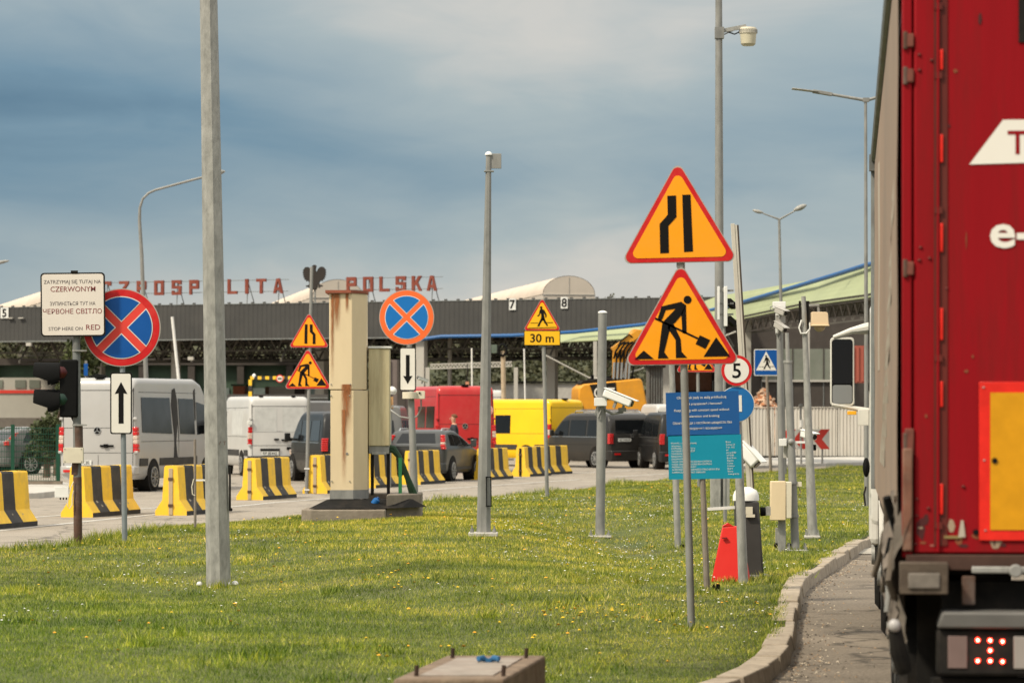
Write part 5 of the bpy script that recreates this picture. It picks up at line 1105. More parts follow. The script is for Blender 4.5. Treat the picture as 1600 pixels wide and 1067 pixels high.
# 2 white van (seen from the rear, flat grille doors)
c = big_van('plain white van just right of the tall thick pole', pwh, 2.42, VG, 'RP 85442', L=5.6, emblem=None, roof_lights=False, tail=(.95, 1.5), W_=1.93)
c.rear('door_panel', [[(-.80, 1.35), (-.09, 1.35), (-.09, 2.08), (-.76, 2.08)]], mat('van_white_panel', (.50, .50, .48), .4), .006); c.rear('door_panel', [[(.09, 1.35), (.80, 1.35), (.76, 2.08), (.09, 2.08)]], mat('van_white_panel', (.50, .50, .48), .4), .006)
c.side('door_panel', [[(1.0, 1.25), (2.9, 1.25), (2.9, 2.0), (1.0, 2.0)]], -1, mat('van_white_panel', (.50, .50, .48), .4), .006)
mb = MB(); mb.box((-.30, -.02, .81), (.60, .04, .06), black); mb.box((.30, -.02, .85), (.16, .04, .08), black); mb.box((-.10, -.02, 1.12), (.14, .04, .05), black); mb.build('plate_lamp', c.t, bevel=.006)
mb = MB()
for x in (-.55, .45): mb.box((x, .12, 2.43), (.12, .08, .05), black)
mb.box((-.93, -.03, 1.62), (.14, .10, .12), platem); mb.build('roof_lamp', c.t, bevel=.01)
c.place((388-800)/F*101, 101, R(-15))
# low estate car
def estate(label, paint, txt, group=VG):
    L = 4.5; top = [(0, .98), (.04, 1.02), (.16, 1.06), (.46, 1.33), (.60, 1.40), (1.2, 1.44), (1.75, 1.40), (2.2, 1.28), (3.10, .99), (4.2, .84), (4.5, .62)]
    c = Car('estate_car', label, 'car', L, 1.78, top, .95, .36, .10, paint, group, bot=.24, wheels=(.86, 3.55), wr=.315)
    c.rear('rear_window', [[(-.56, 1.08), (.56, 1.08), (.47, 1.34), (-.47, 1.34)]], glass, .02)
    for sg in (-1, 1):
        c.side('side_window', [[(.60, 1.00), (1.15, .99), (1.15, 1.31), (.78, 1.31)]], sg, glass, .008); c.side('side_window', [[(1.22, .99), (1.98, .98), (1.85, 1.27), (1.22, 1.31)]], sg, glass, .008)
        c.side('side_window', [[(2.05, .98), (2.85, .98), (2.25, 1.19), (1.95, 1.26)]], sg, glass, .008)
        c.side('panel_line', [[(1.22, .45), (1.235, .45), (1.235, .98), (1.22, .98)], [(2.08, .35), (2.095, .35), (2.095, .98), (2.08, .98)], [(3.1, .35), (3.115, .35), (3.115, .97), (3.1, .97)]], sg, seam, .004)
        c.side('sill_strip', [[(1.25, .32), (3.1, .32), (3.1, .40), (1.25, .40)]], sg, trim, .012)
        mb = MB(); x = .60; mb.tube([(sg*x, .65, 1.40), (sg*x, .75, 1.47), (sg*x, 1.5, 1.47), (sg*x, 1.7, 1.40)], .018, 8, chrome); mb.build('roof_rail', c.t)
    c.lamps(.90, 1.30, .13, (2,)); c.bumper(.30, .52, paint, .06); c.plate(txt, .70, 0, -.03)
    mb = MB(); mb.prism([(-.05, .88), (0, .80), (.05, .88), (0, .96)], -.02, -.008, chrome); mb.build('emblem', c.t, smooth=0)
    c.windscreen(2.25, 3.05); c.mirror(2.6, 1.02, paint); c.headlamps(.70); return c
c = estate('low dark grey estate car between a barrier and the red van', pgr, 'GD 7XV 15')
c.place((599-800)/F*92.5, 92.5, R(13))
# vans of the passenger type
def minibus(label, paint, txt, L=4.9, H=1.95, group=VG, rails=False, emblem=True):
    top = [(0, 1.12), (.05, 1.30), (.16, 1.72), (.28, H-.06), (.5, H), (2.9, H), (3.2, H-.07), (3.45, H-.22), (4.15, 1.20), (4.65, 1.0), (4.9, .72)]; top = [(a*L/4.9, b) for a, b in top]
    c = Car('minibus', label, 'minibus', L, 1.90, top, 1.08, .13, .13, paint, group, bot=.26, wheels=(.95, 3.95*L/4.9), wr=.34)
    c.rear('rear_window', [[(-.68, 1.24), (.68, 1.24), (.62, 1.70), (-.62, 1.70)]], glass, .02)
    for sg in (-1, 1):
        k = L/4.9
        for p in ([(.45*k, 1.14), (1.55*k, 1.14), (1.55*k, 1.70), (.52*k, 1.70)], [(1.68*k, 1.14), (2.78*k, 1.14), (2.78*k, 1.70), (1.68*k, 1.70)], [(2.90*k, 1.14), (3.92*k, 1.16), (3.42*k, 1.66), (2.90*k, 1.70)]): c.side('side_window', [p], sg, glass, .008)
        c.side('panel_line', [[(1.6*k, .45), (1.615*k, .45), (1.615*k, 1.1), (1.6*k, 1.1)], [(2.84*k, .45), (2.855*k, .45), (2.855*k, 1.1), (2.84*k, 1.1)], [(.4, .82), (4.2*k, .82), (4.2*k, .835), (.4, .835)]], sg, seam, .004)
        c.side('window_trim', [[(.40, 1.085), (4.0*k, 1.10), (4.0*k, 1.12), (.40, 1.105)]], sg, chrome, .008)
        if rails: mb = MB(); mb.tube([(sg*.72, .6, H-.02), (sg*.72, .68, H+.07), (sg*.72, 2.7, H+.07), (sg*.72, 2.8, H-.02)], .02, 8, chrome); mb.build('roof_rail', c.t)
    if rails:
        for y in (1.0, 2.1): mb = MB(); mb.beam((-.85, y, H+.12), (.85, y, H+.12), .05, .035, chrome); mb.build('roof_bar', c.t)
    c.lamps(.86, 1.22, .17, ()); c.bumper(.28, .62, paint, .09); c.plate(txt, 1.0, -.32, -.012)
    if emblem: mb = MB(); mb.cyl((0, -.002, 1.14), (0, -.012, 1.14), .07, None, 20, chrome); text(mb, 'VV', 0, 1.11, .06, black, y=-.016, width=.09); mb.build('emblem', c.t, smooth=0)
    mb = MB()
    for sg in (-1, 1): mb.box((sg*.66, -.095, .50), (.24, .02, .06), lred)
    mb.build('reflector', c.t); c.windscreen(3.45*L/4.9, 4.12*L/4.9); c.mirror(3.75*L/4.9, 1.2, paint); c.headlamps(.80); return c
c = minibus('black passenger van mostly hidden behind the cream cabinet, beside the white van', pbl, 'KR 9A120'); c.place((503-800)/F*90, 90, R(-15.5))
c = big_van('red high-roof van with small round sticker, behind the man and the estate car', pred, 2.80, VG, 'WPR 31XS', L=6.6, sidewin=[[(.35, 1.45), (1.9, 1.45), (1.9, 2.15), (.35, 2.15)], [(2.1, 1.45), (3.6, 1.45), (3.6, 2.15), (2.1, 2.15)]])
mb = MB(); mb.prism(circ(.17, 28, .72, 2.02), -.016, -.010, signwhite); mb.prism(circ(.15, 28, .72, 2.02), -.019, -.0165, signx); mb.prism(circ(.12, 28, .72, 2.02), -.022, -.0195, signwhite); text(mb, '90', .72, 1.97, .10, signblack, y=-.025); mb.build('speed_sticker', c.t, smooth=0)
c.place((680-800)/F*107, 107, R(-11))
c = big_van('bright yellow high-roof van with one dark side window, right of the red van', pyel, 2.45, VG, 'DW 5RS07', L=6.2, sidewin=[[(1.95, 1.22), (2.72, 1.22), (2.72, 1.88), (1.95, 1.88)]])
c.place((858-800)/F*121.5, 121.5, R(-47))
c = minibus('dark grey passenger van with roof rails, behind the domed-cap camera post', pdg, 'RZ 2WK14', rails=True); c.place((952-800)/F*117.5, 117.5, R(-29.5))
c = minibus('black van half hidden by the blue boards, right of the dark grey van', pbl, 'RJS 4419', emblem=False, H=1.97); c.place((1031-800)/F*114, 114, R(-8))
# more distant vehicles, roofs only visible
c = big_van('white van far behind, only its roof showing above the black van', pwh, 2.3, VG, 'LU 4471', L=5.4, emblem=None); c.place((1024-800)/F*127, 127, R(-6))
c = minibus('grey van roof showing between the white van and the black passenger van', pgs, 'PK 229', H=2.35, emblem=False); c.place((452-800)/F*112, 112, R(-18))
c = minibus('small grey van behind the estate car, left of the red van', pgs, 'WA 61T', H=2.15, emblem=False); c.place((533-800)/F*101, 101, R(2))
c = big_van('white van front showing in the gap between the red and the yellow van', pwh, 2.95, VG, 'KNS 12', L=5.4, emblem=None); c.place((714-800)/F*140, 140, R(2))
c = estate('grey car parked behind the green mesh fence at the far left', pgs, 'RP 1A2'); c.place((-30-800)/F*106, 106, R(55))
c = big_van('white van roof with a small mast behind the corrugated white fence', pwh, 2.45, VG, 'RP 3C', L=5.4, emblem=None); c.place((1225-800)/F*160, 160, R(60))
# excavator
ex = mat('excavator_yellow', (.62, .27, .02), .45, 0, .08, 3, (.30, .17, .06), .4, 2); 
b = at(958, 654, 136); t = thing('excavator', 'orange-yellow tracked excavator with folded arm behind the yellow van', 'excavator', (b.x, 136, 0), R(6)); s = 136/F
def E(px, py, dy=0): return Vector(((px-958)*s, dy, CH+(HZ-py)*s))
mb = MB(); mb.prism([(E(904, 0).x, E(0, 606).z), (E(912, 0).x, E(0, 600).z), (E(928, 0).x, E(0, 598.5).z), (E(1000, 0).x, E(0, 591).z), (E(1004, 0).x, E(0, 594).z), (E(1012, 0).x, E(0, 632).z), (E(1012, 0).x, E(0, 643).z), (E(915, 0).x, E(0, 643).z), (E(903, 0).x, E(0, 622).z)], 0, 2.4, ex); mb.build('counterweight', t, bevel=.08)
mb = MB(); mb.prism([(E(921, 0).x, E(0, 601).z), (E(962, 0).x, E(0, 597).z), (E(965, 0).x, E(0, 622).z), (E(930, 0).x, E(0, 627).z)], -.02, .02, blackm); text(mb, 'CAT', E(944, 0).x, E(0, 621).z, .40, signwhite, y=-.025, width=.85, bold=.02); mb.build('decal_panel', t, smooth=0)
mb = MB(); mb.prism([(E(909, 0).x, E(0, 600).z), (E(912, 0).x, E(0, 594).z), (E(950, 0).x, E(0, 590).z), (E(990, 0).x, E(0, 590).z), (E(990, 0).x, E(0, 597).z)], .3, 2.0, blackm); mb.cyl(E(930, 596, 1), E(930, 585, 1), .07, None, 10, black); mb.build('engine_deck', t, bevel=.03)
mb = MB()
for px in (965, 971.3, 977): mb.beam(E(px, 592, .55), E(px+1, 546, .55), .07, .12, blackm)
for px in (960, 966, 972, 979, 984): mb.cyl(E(px, 592, .3), E(px+1.5, 566, .3), .05, None, 8, chrome); mb.tube([E(px, 560, .2), E(px+3, 548, .1), E(px+10, 538, .1), E(px+18, 534, .2)], .04, 6, black)
mb.build('hydraulic_lines', t)
for px, w in ((962, 3.0), (968, 2.6), (974, 2.6)):
    mb = MB(); mb.beam(E(px, 592, .6), E(px+1, 546, .6), w*s*1.5, .2, ex); mb.build('boom_cylinder', t, bevel=.01)
mb = MB(); mb.prism([(E(978, 0).x, E(0, 592).z), (E(977, 0).x, E(0, 548).z), (E(986, 0).x, E(0, 524).z), (E(994, 0).x, E(0, 513).z), (E(1012, 0).x, E(0, 515).z), (E(1000, 0).x, E(0, 530).z), (E(988, 0).x, E(0, 552).z), (E(986, 0).x, E(0, 592).z)], .7, 1.3, ex); mb.build('boom', t, bevel=.03)
mb = MB(); mb.beam(E(960, 548, .5), E(1000, 520, .5), .32, .3, ex); mb.beam(E(975, 592, .4), E(986, 552, .4), .10, .10, chrome); mb.tube([E(965, 545, .4), E(972, 532, .3), E(985, 522, .3), E(994, 530, .4)], .035, 6, black); mb.tube([E(990, 590, .4), E(994, 560, .3), E(1000, 540, .3)], .04, 6, black); mb.build('stick', t, bevel=.02)
mb = MB(); mb.box((E(968, 0).x, 1.2, 1.30), (2.2, 2.2, .35), blackm); mb.box((E(975, 0).x, 1.6, E(0, 610).z), (1.2, 1.3, 1.2), glass); mb.build('slewing_ring', t)
for y in (.1, 2.4):
    mb = MB(); mb.prism(rrect(4.0, .85, .40, E(958, 0).x, .46), y-.3, y+.3, blackm); mb.build('track', t, bevel=.02, smooth=0)
# ------------------------------------------------------------------ the man between the grey estate car and the red van
def person():
    d = 97.6; base = at(709, 654, d); t = thing('person', 'man with short reddish hair and dark shirt facing left before the red van', 'person', (base.x, d, 0), R(0)); t.scale = (1.04,)*3
    bm = bmesh.new(); sk = bm.verts.layers.skin.verify(); V = {}
    def v(n, co, r, p=None, root=False):
        q = bm.verts.new(co); q[sk].radius = (r if isinstance(r, tuple) else (r, r)); q[sk].use_root = root; V[n] = q
        if p: bm.edges.new((V[p], q))
    # faces -x (left in the photo)
    v('pelvis', (0, 0, .98), (.13, .15), root=True); v('waist', (-.01, 0, 1.12), (.12, .145), 'pelvis'); v('chest', (.0, 0, 1.32), (.135, .17), 'waist'); v('shoulders', (.01, 0, 1.46), (.09, .13), 'chest')
    v('neck', (.0, 0, 1.55), .055, 'shoulders'); v('skull0', (-.012, 0, 1.63), (.078, .068), 'neck'); v('skull1', (-.005, 0, 1.72), (.092, .075), 'skull0'); v('skull2', (.0, 0, 1.775), (.06, .055), 'skull1')
    for s_, n in ((-1, 'l'), (1, 'r')):
        v('sh'+n, (.01, s_*.19, 1.45), .062, 'shoulders'); v('el'+n, (.04, s_*.25, 1.17), .044, 'sh'+n); v('wr'+n, (-.08, s_*.24, .95), .030, 'el'+n); v('pa'+n, (-.11, s_*.235, .88), (.02, .04), 'wr'+n)
        v('hip'+n, (0, s_*.09, .90), .095, 'pelvis'); v('kn'+n, (-.02+s_*.05, s_*.11, .50), .062, 'hip'+n); v('an'+n, (.0+s_*.08, s_*.11, .10), .042, 'kn'+n); v('to'+n, (-.17+s_*.08, s_*.12, .045), .04, 'an'+n)
    me = bpy.data.meshes.new('body'); bm.to_mesh(me); bm.free(); o = bpy.data.objects.new('body', me); C.objects.link(o)
    o.modifiers.new('s', 'SKIN').use_smooth_shade = True; o.modifiers.new('u', 'SUBSURF').levels = 2
    dg = bpy.context.evaluated_depsgraph_get(); m2 = bpy.data.meshes.new_from_object(o.evaluated_get(dg)); bpy.data.objects.remove(o)
    skin = mat('skin', (.52, .27, .18), .55, 0, .06, 20); shirt = mat('dark_shirt', (.035, .036, .045), .85, 0, .2, 10); trous = mat('dark_trousers', (.045, .045, .05), .85, 0, .2, 10); shoe = mat('shoe', (.02, .018, .016), .5)
    m2.materials.clear()
    for q in (skin, shirt, trous, shoe): m2.materials.append(q)
    for p in m2.polygons:
        c = p.center; ay = abs(c.y)
        p.material_index = 3 if c.z < .09 else 2 if c.z < 1.0 and ay < .2 else 1 if (c.z < 1.52 and (ay < .2 or c.z > 1.22)) else 0
    m2.polygons.foreach_set('use_smooth', [True]*len(m2.polygons))
    b = bpy.data.objects.new('body', m2); C.objects.link(b); b.parent = t
    hm = mat('reddish_brown_hair', (.13, .055, .025), .8, 0, .3, 40)
    mb = MB(); n, k = 18, 8; vs = []
    for i in range(k+1):
        a = i/k*PI*.56
        for j in range(n):
            ph = 2*PI*j/n; front = max(0, -math.cos(ph)); aa = a*(1-.45*front); vs.append((.008+.104*math.sin(aa)*math.cos(ph), .085*math.sin(aa)*math.sin(ph), 1.725+.093*math.cos(aa)))
    mb.add(vs, [(i*n+j, i*n+(j+1)%n, (i+1)*n+(j+1)%n, (i+1)*n+j) for i in range(k) for j in range(n)], hm); mb.build('hair', b, smooth=80)
    mb = MB(); mb.tube([(-.085, 0, 1.705), (-.112, 0, 1.678), (-.085, 0, 1.667)], [.008, .016, .010], 8, skin); mb.build('nose', b)
    mb = MB()
    for s_ in (-1, 1): mb.ball((.012, s_*.078, 1.69), .028, skin, 10, 6, -1, (.7, .3, 1))
    mb.build('ears', b)
    mb = MB()
    for s_ in (-1, 1): mb.ball((-.086, s_*.030, 1.71), .011, mat('eye_dark', (.03, .02, .015), .3), 8, 5)
    mb.build('eyes', b)
    mb = MB(); mb.box((-.088, 0, 1.638), (.012, .05, .010), mat('lips', (.35, .12, .09), .5)); mb.build('mouth', b)
    for s_ in (-1, 1):
        mb = MB()
        for q, (a, L_) in enumerate(((-.028, .070), (-.010, .082), (.009, .077), (.027, .062))):
            y0 = s_*.235+a; mb.tube([(-.11, y0, .865), (-.125, y0, .865-L_*.5), (-.115, y0, .865-L_)], [.0095, .009, .007], 7, skin)
        mb.tube([(-.12, s_*.235-s_*.03, .90), (-.150, s_*.235-s_*.045, .875), (-.158, s_*.235-s_*.04, .845)], [.011, .010, .008], 7, skin); mb.build('hand', b)
person()
# ------------------------------------------------------------------ articulated lorry at the right
th = math.atan2(.1005, .9949); base = Vector((1.76, 15.0, 0))
t = thing('articulated_lorry', 'red-backed lorry with tan curtain side and white cab, filling the right edge', 'lorry', base, -th)
tred = bpy.data.materials.new('trailer_red'); tred = mat('trailer_red', (.235, .003, .007), .6, 0, .14, 2.5, (.10, .010, .008), .75, 2.6, spec=.12, st=(1.6, 1, .16))
tredd = mat('trailer_red_dark', (.10, .010, .006), .5, 0, .25, 4, (.10, .03, .02), .5, 3, st=(1, 1, .3)); tbri = mat('reflective_red', (.62, .018, .010), .3, 0, .15, 12)
tarp = mat('tarpaulin', (.27, .195, .145), .7, 0, .14, 1.2, (.17, .14, .115), .6, .9, .25, 3, st=(1, .35, .25)); tarpl = mat('tarpaulin_pale', (.37, .32, .26), .7, 0, .08, 2)
dirtm = mat('road_grime', (.07, .052, .038), .85, 0, .3, 6, (.20, .155, .11), .5, 4, .3, 20); cabw = mat('cab_white', (.60, .58, .53), .4, 0, .06, 3, (.3, .26, .2), .3, 2)
def Z(py): return CH+(HZ-py)*15/F
def Xr(px): return (px-1410)*15/F        # along the rear face
def part(mb, name, **k): return mb.build(name, t, **k)
# container body core
mb = MB(); mb.box((1.275, 6.83, 2.58), (2.47, 13.5, 2.80), tredd); part(mb, 'body', smooth=0)
mb = MB(); mb.box((1.275, 6.8, 4.0), (2.55, 13.6, .05), greyp); part(mb, 'roof', smooth=0)
# curtain side with vertical ribs and slack waves
def cw(y, z):
    f_ = max(0, min(1, (z-1.17)/2.75)); return .018+(.005*math.sin(y*7.4+z*.6)+.003*math.sin(y*15.1+1)+.003*math.sin(z*5+y))*math.sin(PI*f_)**.5
def on_curtain(mb, edge, m, n=14):
    # edge: rows (z, y_left, y_right) following the slack of the curtain
    vs = [(-cw(a+(b-a)*i/n, z)-.003, a+(b-a)*i/n, z) for z, a, b in edge for i in range(n+1)]
    mb.add(vs, [(j*(n+1)+i, j*(n+1)+i+1, (j+1)*(n+1)+i+1, (j+1)*(n+1)+i) for j in range(len(edge)-1) for i in range(n)], m)
for sg, x0 in ((-1, 0.0), (1, 2.55)):
    ny, nz = 220, 10; vs = []
    for j in range(nz+1):
        for i in range(ny+1):
            y = .12+13.4*i/ny; z = 1.17+2.75*j/nz; vs.append((x0+sg*cw(y, z), y, z))
    mb = MB(); mb.add(vs, [(j*(ny+1)+i, j*(ny+1)+i+1, (j+1)*(ny+1)+i+1, (j+1)*(ny+1)+i) for j in range(nz) for i in range(ny)], tarp); part(mb, 'curtain', smooth=60, fix=False)
    mb = MB(); mb.tube([(x0+sg*.02, .0, 3.98), (x0+sg*.02, 13.6, 3.98)], .035, 8, greyp); part(mb, 'top_rail')
mb = MB()
for y0, y1, za, zb_ in ((.9, 3.2, 3.05, 2.2),):
    pass
on_curtain(mb, [(2.95-.1*i, 1.25+.12*i+.012*i*i, 1.32+.30*i+.012*i*i) for i in range(16)], tarpl); part(mb, 'curtain_logo', smooth=0)
mb = MB(); on_curtain(mb, [(2.1+.15*i, 8.9, 9.5) for i in range(11)], tarpl); part(mb, 'curtain_stripe', smooth=0)
mb = MB(); mb.tube([(-.02, 13.55, 1.15), (-.02, 13.62, 3.2), (-.02, 13.62, 3.97)], .03, 8, greyp); mb.box((-.03, 13.6, 3.94), (.07, .1, .14), greyp); part(mb, 'tension_pole')
# rear frame and doors
mb = MB(); mb.box((.02, .02, 2.55), (.045, .10, 2.85), tred); mb.box((2.53, .02, 2.55), (.045, .10, 2.85), tred); mb.box((1.275, .02, 3.95), (2.46, .10, .1), tred); part(mb, 'rear_frame', bevel=.008)
for x0, x1 in ((.050, 1.268), (1.282, 2.50)):
    mb = MB(); mb.box(((x0+x1)/2, .0, (Z(864)+3.9)/2), (x1-x0, .06, 3.9-Z(864)), tred); d_ = part(mb, 'door', bevel=.010)
    xr = x0+.12 if x0 < 1 else x1-.12
    g = MB(); g.box((xr, -.033, 2.53), (.060, .006, 2.7), tredd); g.build('rod_channel', d_, smooth=0)
    g = MB()
    for a, b in ((80, 112), (212, 256), (350, 395), (482, 532), (596, 636), (755, 803), (-60, -20)):
        g.box((xr+.004, -.042, (Z(a)+Z(b))/2), (.014, .014, Z(a)-Z(b)), tbri)
    g.build('reflector_strip', d_, bevel=.004)
    g = MB(); g.cyl((xr-.012, -.045, Z(860)), (xr-.012, -.045, 3.88), .007, None, 10, tred)
    for z in (Z(120), Z(330), Z(560), Z(820), 3.6): g.box((xr-.01, -.040, z), (.035, .02, .03), tredd)
    g.build('locking_rod', d_)
for py in (65, 120, 420, 690):
    mb = MB(); mb.box((.030, -.032, Z(py)), (.04, .02, .06 if py != 690 else .12), mat('hinge_brown', (.16, .05, .035), .7, .1, .3, 20)); mb.cyl((.012, -.035, Z(py)-.04), (.012, -.035, Z(py)+.04), .011, None, 10, rustp); part(mb, 'hinge', bevel=.004)
mb = MB()
for px, py in ((1436, 88), (1455, 97), (1436, 112), (1436, 408), (1452, 405), (1438, 388), (1432, 780), (1450, 794), (1432, 806), (1430, 850), (1478, 452), (1504, 760)):
    mb.ball((Xr(px), -.032, Z(py)), .009, tredd, 10, 5, 0)
part(mb, 'rivets')
mb = MB(); mb.box(((Xr(1412)+Xr(1426))/2-.004, -.012, (Z(700)+Z(860))/2), (.045, .10, Z(700)-Z(860)), mat('corner_rust', (.16, .07, .045), .85, 0, .35, 9, (.30, .24, .18), .6, 5)); part(mb, 'corner_casting', bevel=.008)
# marks
Y = -.0345
q = [(1513, 259), (1600, 257), (1760, 257), (1760, 190), (1565, 190)]
mb = MB(); mb.add([(Xr(a), Y, Z(b)) for a, b in q], [(0, 1, 2, 3, 4)], signwhite); text(mb, 'To', Xr(1572), Z(243), (243-206)*15/F*.98, tred, y=Y-.002, bold=.012, align='LEFT'); part(mb, 'logo_panel', smooth=0)
# slant of the italic lettering
mb = MB(); text(mb, 'e-', Xr(1545), Z(387), .112/.76, signwhite, y=Y-.001, bold=.022, align='LEFT', width=.19); part(mb, 'lettering', smooth=0)
mb = MB(); mb.box((Xr(1640), Y, (Z(70)+3.75)/2), (Xr(1690)-Xr(1588), .006, 3.75-Z(70)), blackm); part(mb, 'vent_panel', smooth=0)
mb = MB(); x0, x1 = Xr(1528), Xr(1528)+.56; z0, z1 = Z(843), Z(597); mb.box(((x0+x1)/2, -.038, (z0+z1)/2), (x1-x0, .008, z1-z0), tbri); o = part(mb, 'marker_plate', bevel=.002)
g = MB(); g.box(((x0+x1)/2, -.0445, (z0+z1)/2), (x1-x0-.10, .003, z1-z0-.095), mat('amber_reflective', (.55, .25, .004), .35, 0, .1, 10)); g.build('amber_field', o)
g = MB()
for px, py in ((1552, 719),): g.cyl((Xr(px), -.046, Z(py)), (Xr(px), -.052, Z(py)), .013, None, 12, black)
for px, py in ((1536, 719), (1538, 828), (1535, 606)): g.ball((Xr(px), -.042, Z(py)), .006, galv2, 8, 4, 0)
g.build('screws', o)
mb = MB(); mb.cyl((Xr(1523), -.033, Z(830)), (Xr(1523), -.04, Z(830)), .013, None, 12, black); mb.prism([(Xr(1496), Z(838)), (Xr(1507), Z(838)), (Xr(1504), Z(812)), (Xr(1500), Z(812))], -.04, -.033, tarpl); mb.box((Xr(1488), -.036, Z(838)), (.08, .006, .012), mat('scraped_paint', (.22, .16, .06), .8)); part(mb, 'paint_scrape', smooth=0)
r_ = random.Random(9); g = MB(); cols = [mat('scuff_pink', (.34, .12, .09), .8), mat('scuff_beige', (.30, .22, .15), .8), mat('scuff_dark', (.06, .012, .012), .8), mat('scuff_rust', (.20, .06, .025), .8)]
for q in range(80):
    x = r_.uniform(.07, 1.2); z = Z(862)+.03+abs(r_.gauss(0, .06)) if q < 50 else r_.uniform(Z(850), 3.6); w_ = r_.uniform(.006, .035); h_ = r_.uniform(.004, .014) if q % 3 else r_.uniform(.02, .06); k = r_.randint(5, 7)
    if q >= 50: w_ *= .4
    g.add([(x+w_*(.6+.4*r_.random())*math.cos(2*PI*i/k), -.0312-q*.00003, z+h_*(.6+.4*r_.random())*math.sin(2*PI*i/k)) for i in range(k)], [tuple(range(k))], r_.choice(cols if q < 50 else cols[2:]))
o = part(g, 'scuff_marks', smooth=0, fix=False); o['kind'] = 'stuff'
# bottom beam, buffers, underride, lamps
mb = MB(); mb.box((1.275, .02, 1.105), (2.52, .14, .07), mat('sill_brown', (.055, .028, .02), .85, 0, .3, 9)); part(mb, 'bottom_sill', bevel=.006)
for xx in (Xr(1442), 2.55-Xr(1442)):
    mb = MB(); mb.box((xx, -.10, (Z(876)+Z(925))/2), (.215, .16, Z(876)-Z(925)), dirtm); mb.box((xx, -.185, (Z(876)+Z(925))/2-.01), (.14, .012, .07), mud and mat('buffer_face', (.15, .13, .11), .9, 0, .3, 12)); part(mb, 'rubber_buffer', bevel=.02)
mb = MB(); mb.box((1.3, .45, .98), (1.1, .9, .20), dirtm); mb.box((1.275, .12, .93), (2.2, .06, .18), blackm); mb.box((Xr(1512), -.02, .98), (.06, .05, .13), rustp); mb.beam((Xr(1516), -.08, Z(888)), (Xr(1600), -.08, Z(888)), .03, .03, galv); mb.cyl((Xr(1583), -.11, Z(889)), (Xr(1583), -.13, Z(889)), .03, .03, 14, galv2); part(mb, 'chassis_end', bevel=.006)
mb = MB(); mb.prism([(Xr(1462), Z(978)), (Xr(1470), Z(952)), (2.55-Xr(1470), Z(952)), (2.55-Xr(1462), Z(978))], -.14, .12, mat('grey_bumper', (.10, .095, .088), .55, 0, .15, 6), ax='y'); part(mb, 'underride_bar', bevel=.012)
for sg in (0, 1):
    fx = (lambda v: v) if sg == 0 else (lambda v: 2.55-v)
    mb = MB(); xa, xb = Xr(1462), Xr(1462)+.62; mb.box((fx((xa+xb)/2), -.03, (Z(980)+Z(1052))/2), (xb-xa, .16, Z(980)-Z(1052)), blackm); o = part(mb, 'lamp_housing', bevel=.015)
    for c0, c1, m_ in ((1479, 1509, mat('smoked_lens', (.16, .11, .10), .2)), (1580, 1640, mat('clear_lens', (.28, .25, .23), .2))):
        g = MB(); g.box((fx((Xr(c0)+Xr(c1))/2), -.113, (Z(990)+Z(1040))/2), (Xr(c1)-Xr(c0), .008, Z(990)-Z(1040)), m_); g.build('lens', o, bevel=.003)
    g = MB()
    if sg == 0:
        for px, py in ((1525, 996), (1544, 996.5), (1563, 998), (1544, 1012), (1525, 1028), (1544, 1028), (1563, 1029)): g.ball((fx(Xr(px)), -.112, Z(py)), .0105, mat('brake_led', (.8, .02, .01), .3, emit=((1, .03, .012), 9)), 12, 6, -1); g.ball((fx(Xr(px)), -.118, Z(py)), .0062, mat('brake_led_core', (.9, .3, .2), .3, emit=((1, .42, .3), 9)), 10, 5, -1)
        g.build('brake_led_cluster', o)
mb = MB(); mb.box((1.275, .0, (Z(1056)+.45)/2), (2.3, .05, Z(1056)-.45), blackm); part(mb, 'crash_beam', bevel=.01)
# marker lamp on rubber stalk
mb = MB(); mb.tube([(Xr(1412), -.05, .62), (Xr(1404), -.10, .70), (Xr(1397), -.12, Z(975))], [.035, .04, .03], 10, rubber); mb.ball((Xr(1397), -.14, Z(974)), .030, mat('marker_lens', (.35, .33, .32), .15), 12, 6, -1); part(mb, 'marker_lamp')
# torn flap of the curtain at the rear corner
def crumple(cx, y0, y1, z0, z1, m, seed, name, amp=.05):
    r_ = random.Random(seed); n, k = 18, 26; vs = []
    for j in range(k+1):
        for i in range(n+1):
            u, w = i/n, j/k; y = y0+(y1-y0)*u; z = z1+(z0-z1)*w+.04*math.sin(u*9+w*3+seed)
            x = cx-amp*(1.0*abs(math.sin(u*6+w*4+seed)))*math.sin(PI*min(1, w*1.1))-.02*math.sin(u*17+w*13)-.018*r_.random()-.03*w
            vs.append((x, y+.05*math.sin(w*7+seed), z))
    mb = MB(); mb.add(vs, [(j*(n+1)+i, j*(n+1)+i+1, (j+1)*(n+1)+i+1, (j+1)*(n+1)+i) for j in range(k) for i in range(n)], m); part(mb, name, smooth=25, fix=False)
gm = mat('dirty_canvas', (.11, .09, .07), .9, 0, .3, 5, (.07, .05, .035), .6, 5, .4, 20)
crumple(.04, -.02, 1.1, .72, 1.62, gm, 2, 'torn_flap', .04); crumple(.0, .35, 2.2, .75, 1.38, mat('dirty_canvas_pale', (.16, .13, .105), .9, 0, .3, 6, (.07, .05, .035), .6, 7), 5, 'torn_flap', .045)
mb = MB()
r_ = random.Random(4)
for k in range(22):
    a = Vector((-.02-r_.random()*.05, .2+r_.random()*1.4, 1.05+r_.random()*.35)); b = a+Vector((-.04+r_.random()*.08, -.15+r_.random()*.3, -.12-r_.random()*.15)); c = b+Vector((r_.uniform(-.03, .03), r_.uniform(-.1, .1), -.08)); mb.tube([a, b, c], r_.uniform(.008, .02), 6, r_.choice((black, gm, galv2, rustp)))
part(mb, 'strap_bundle')
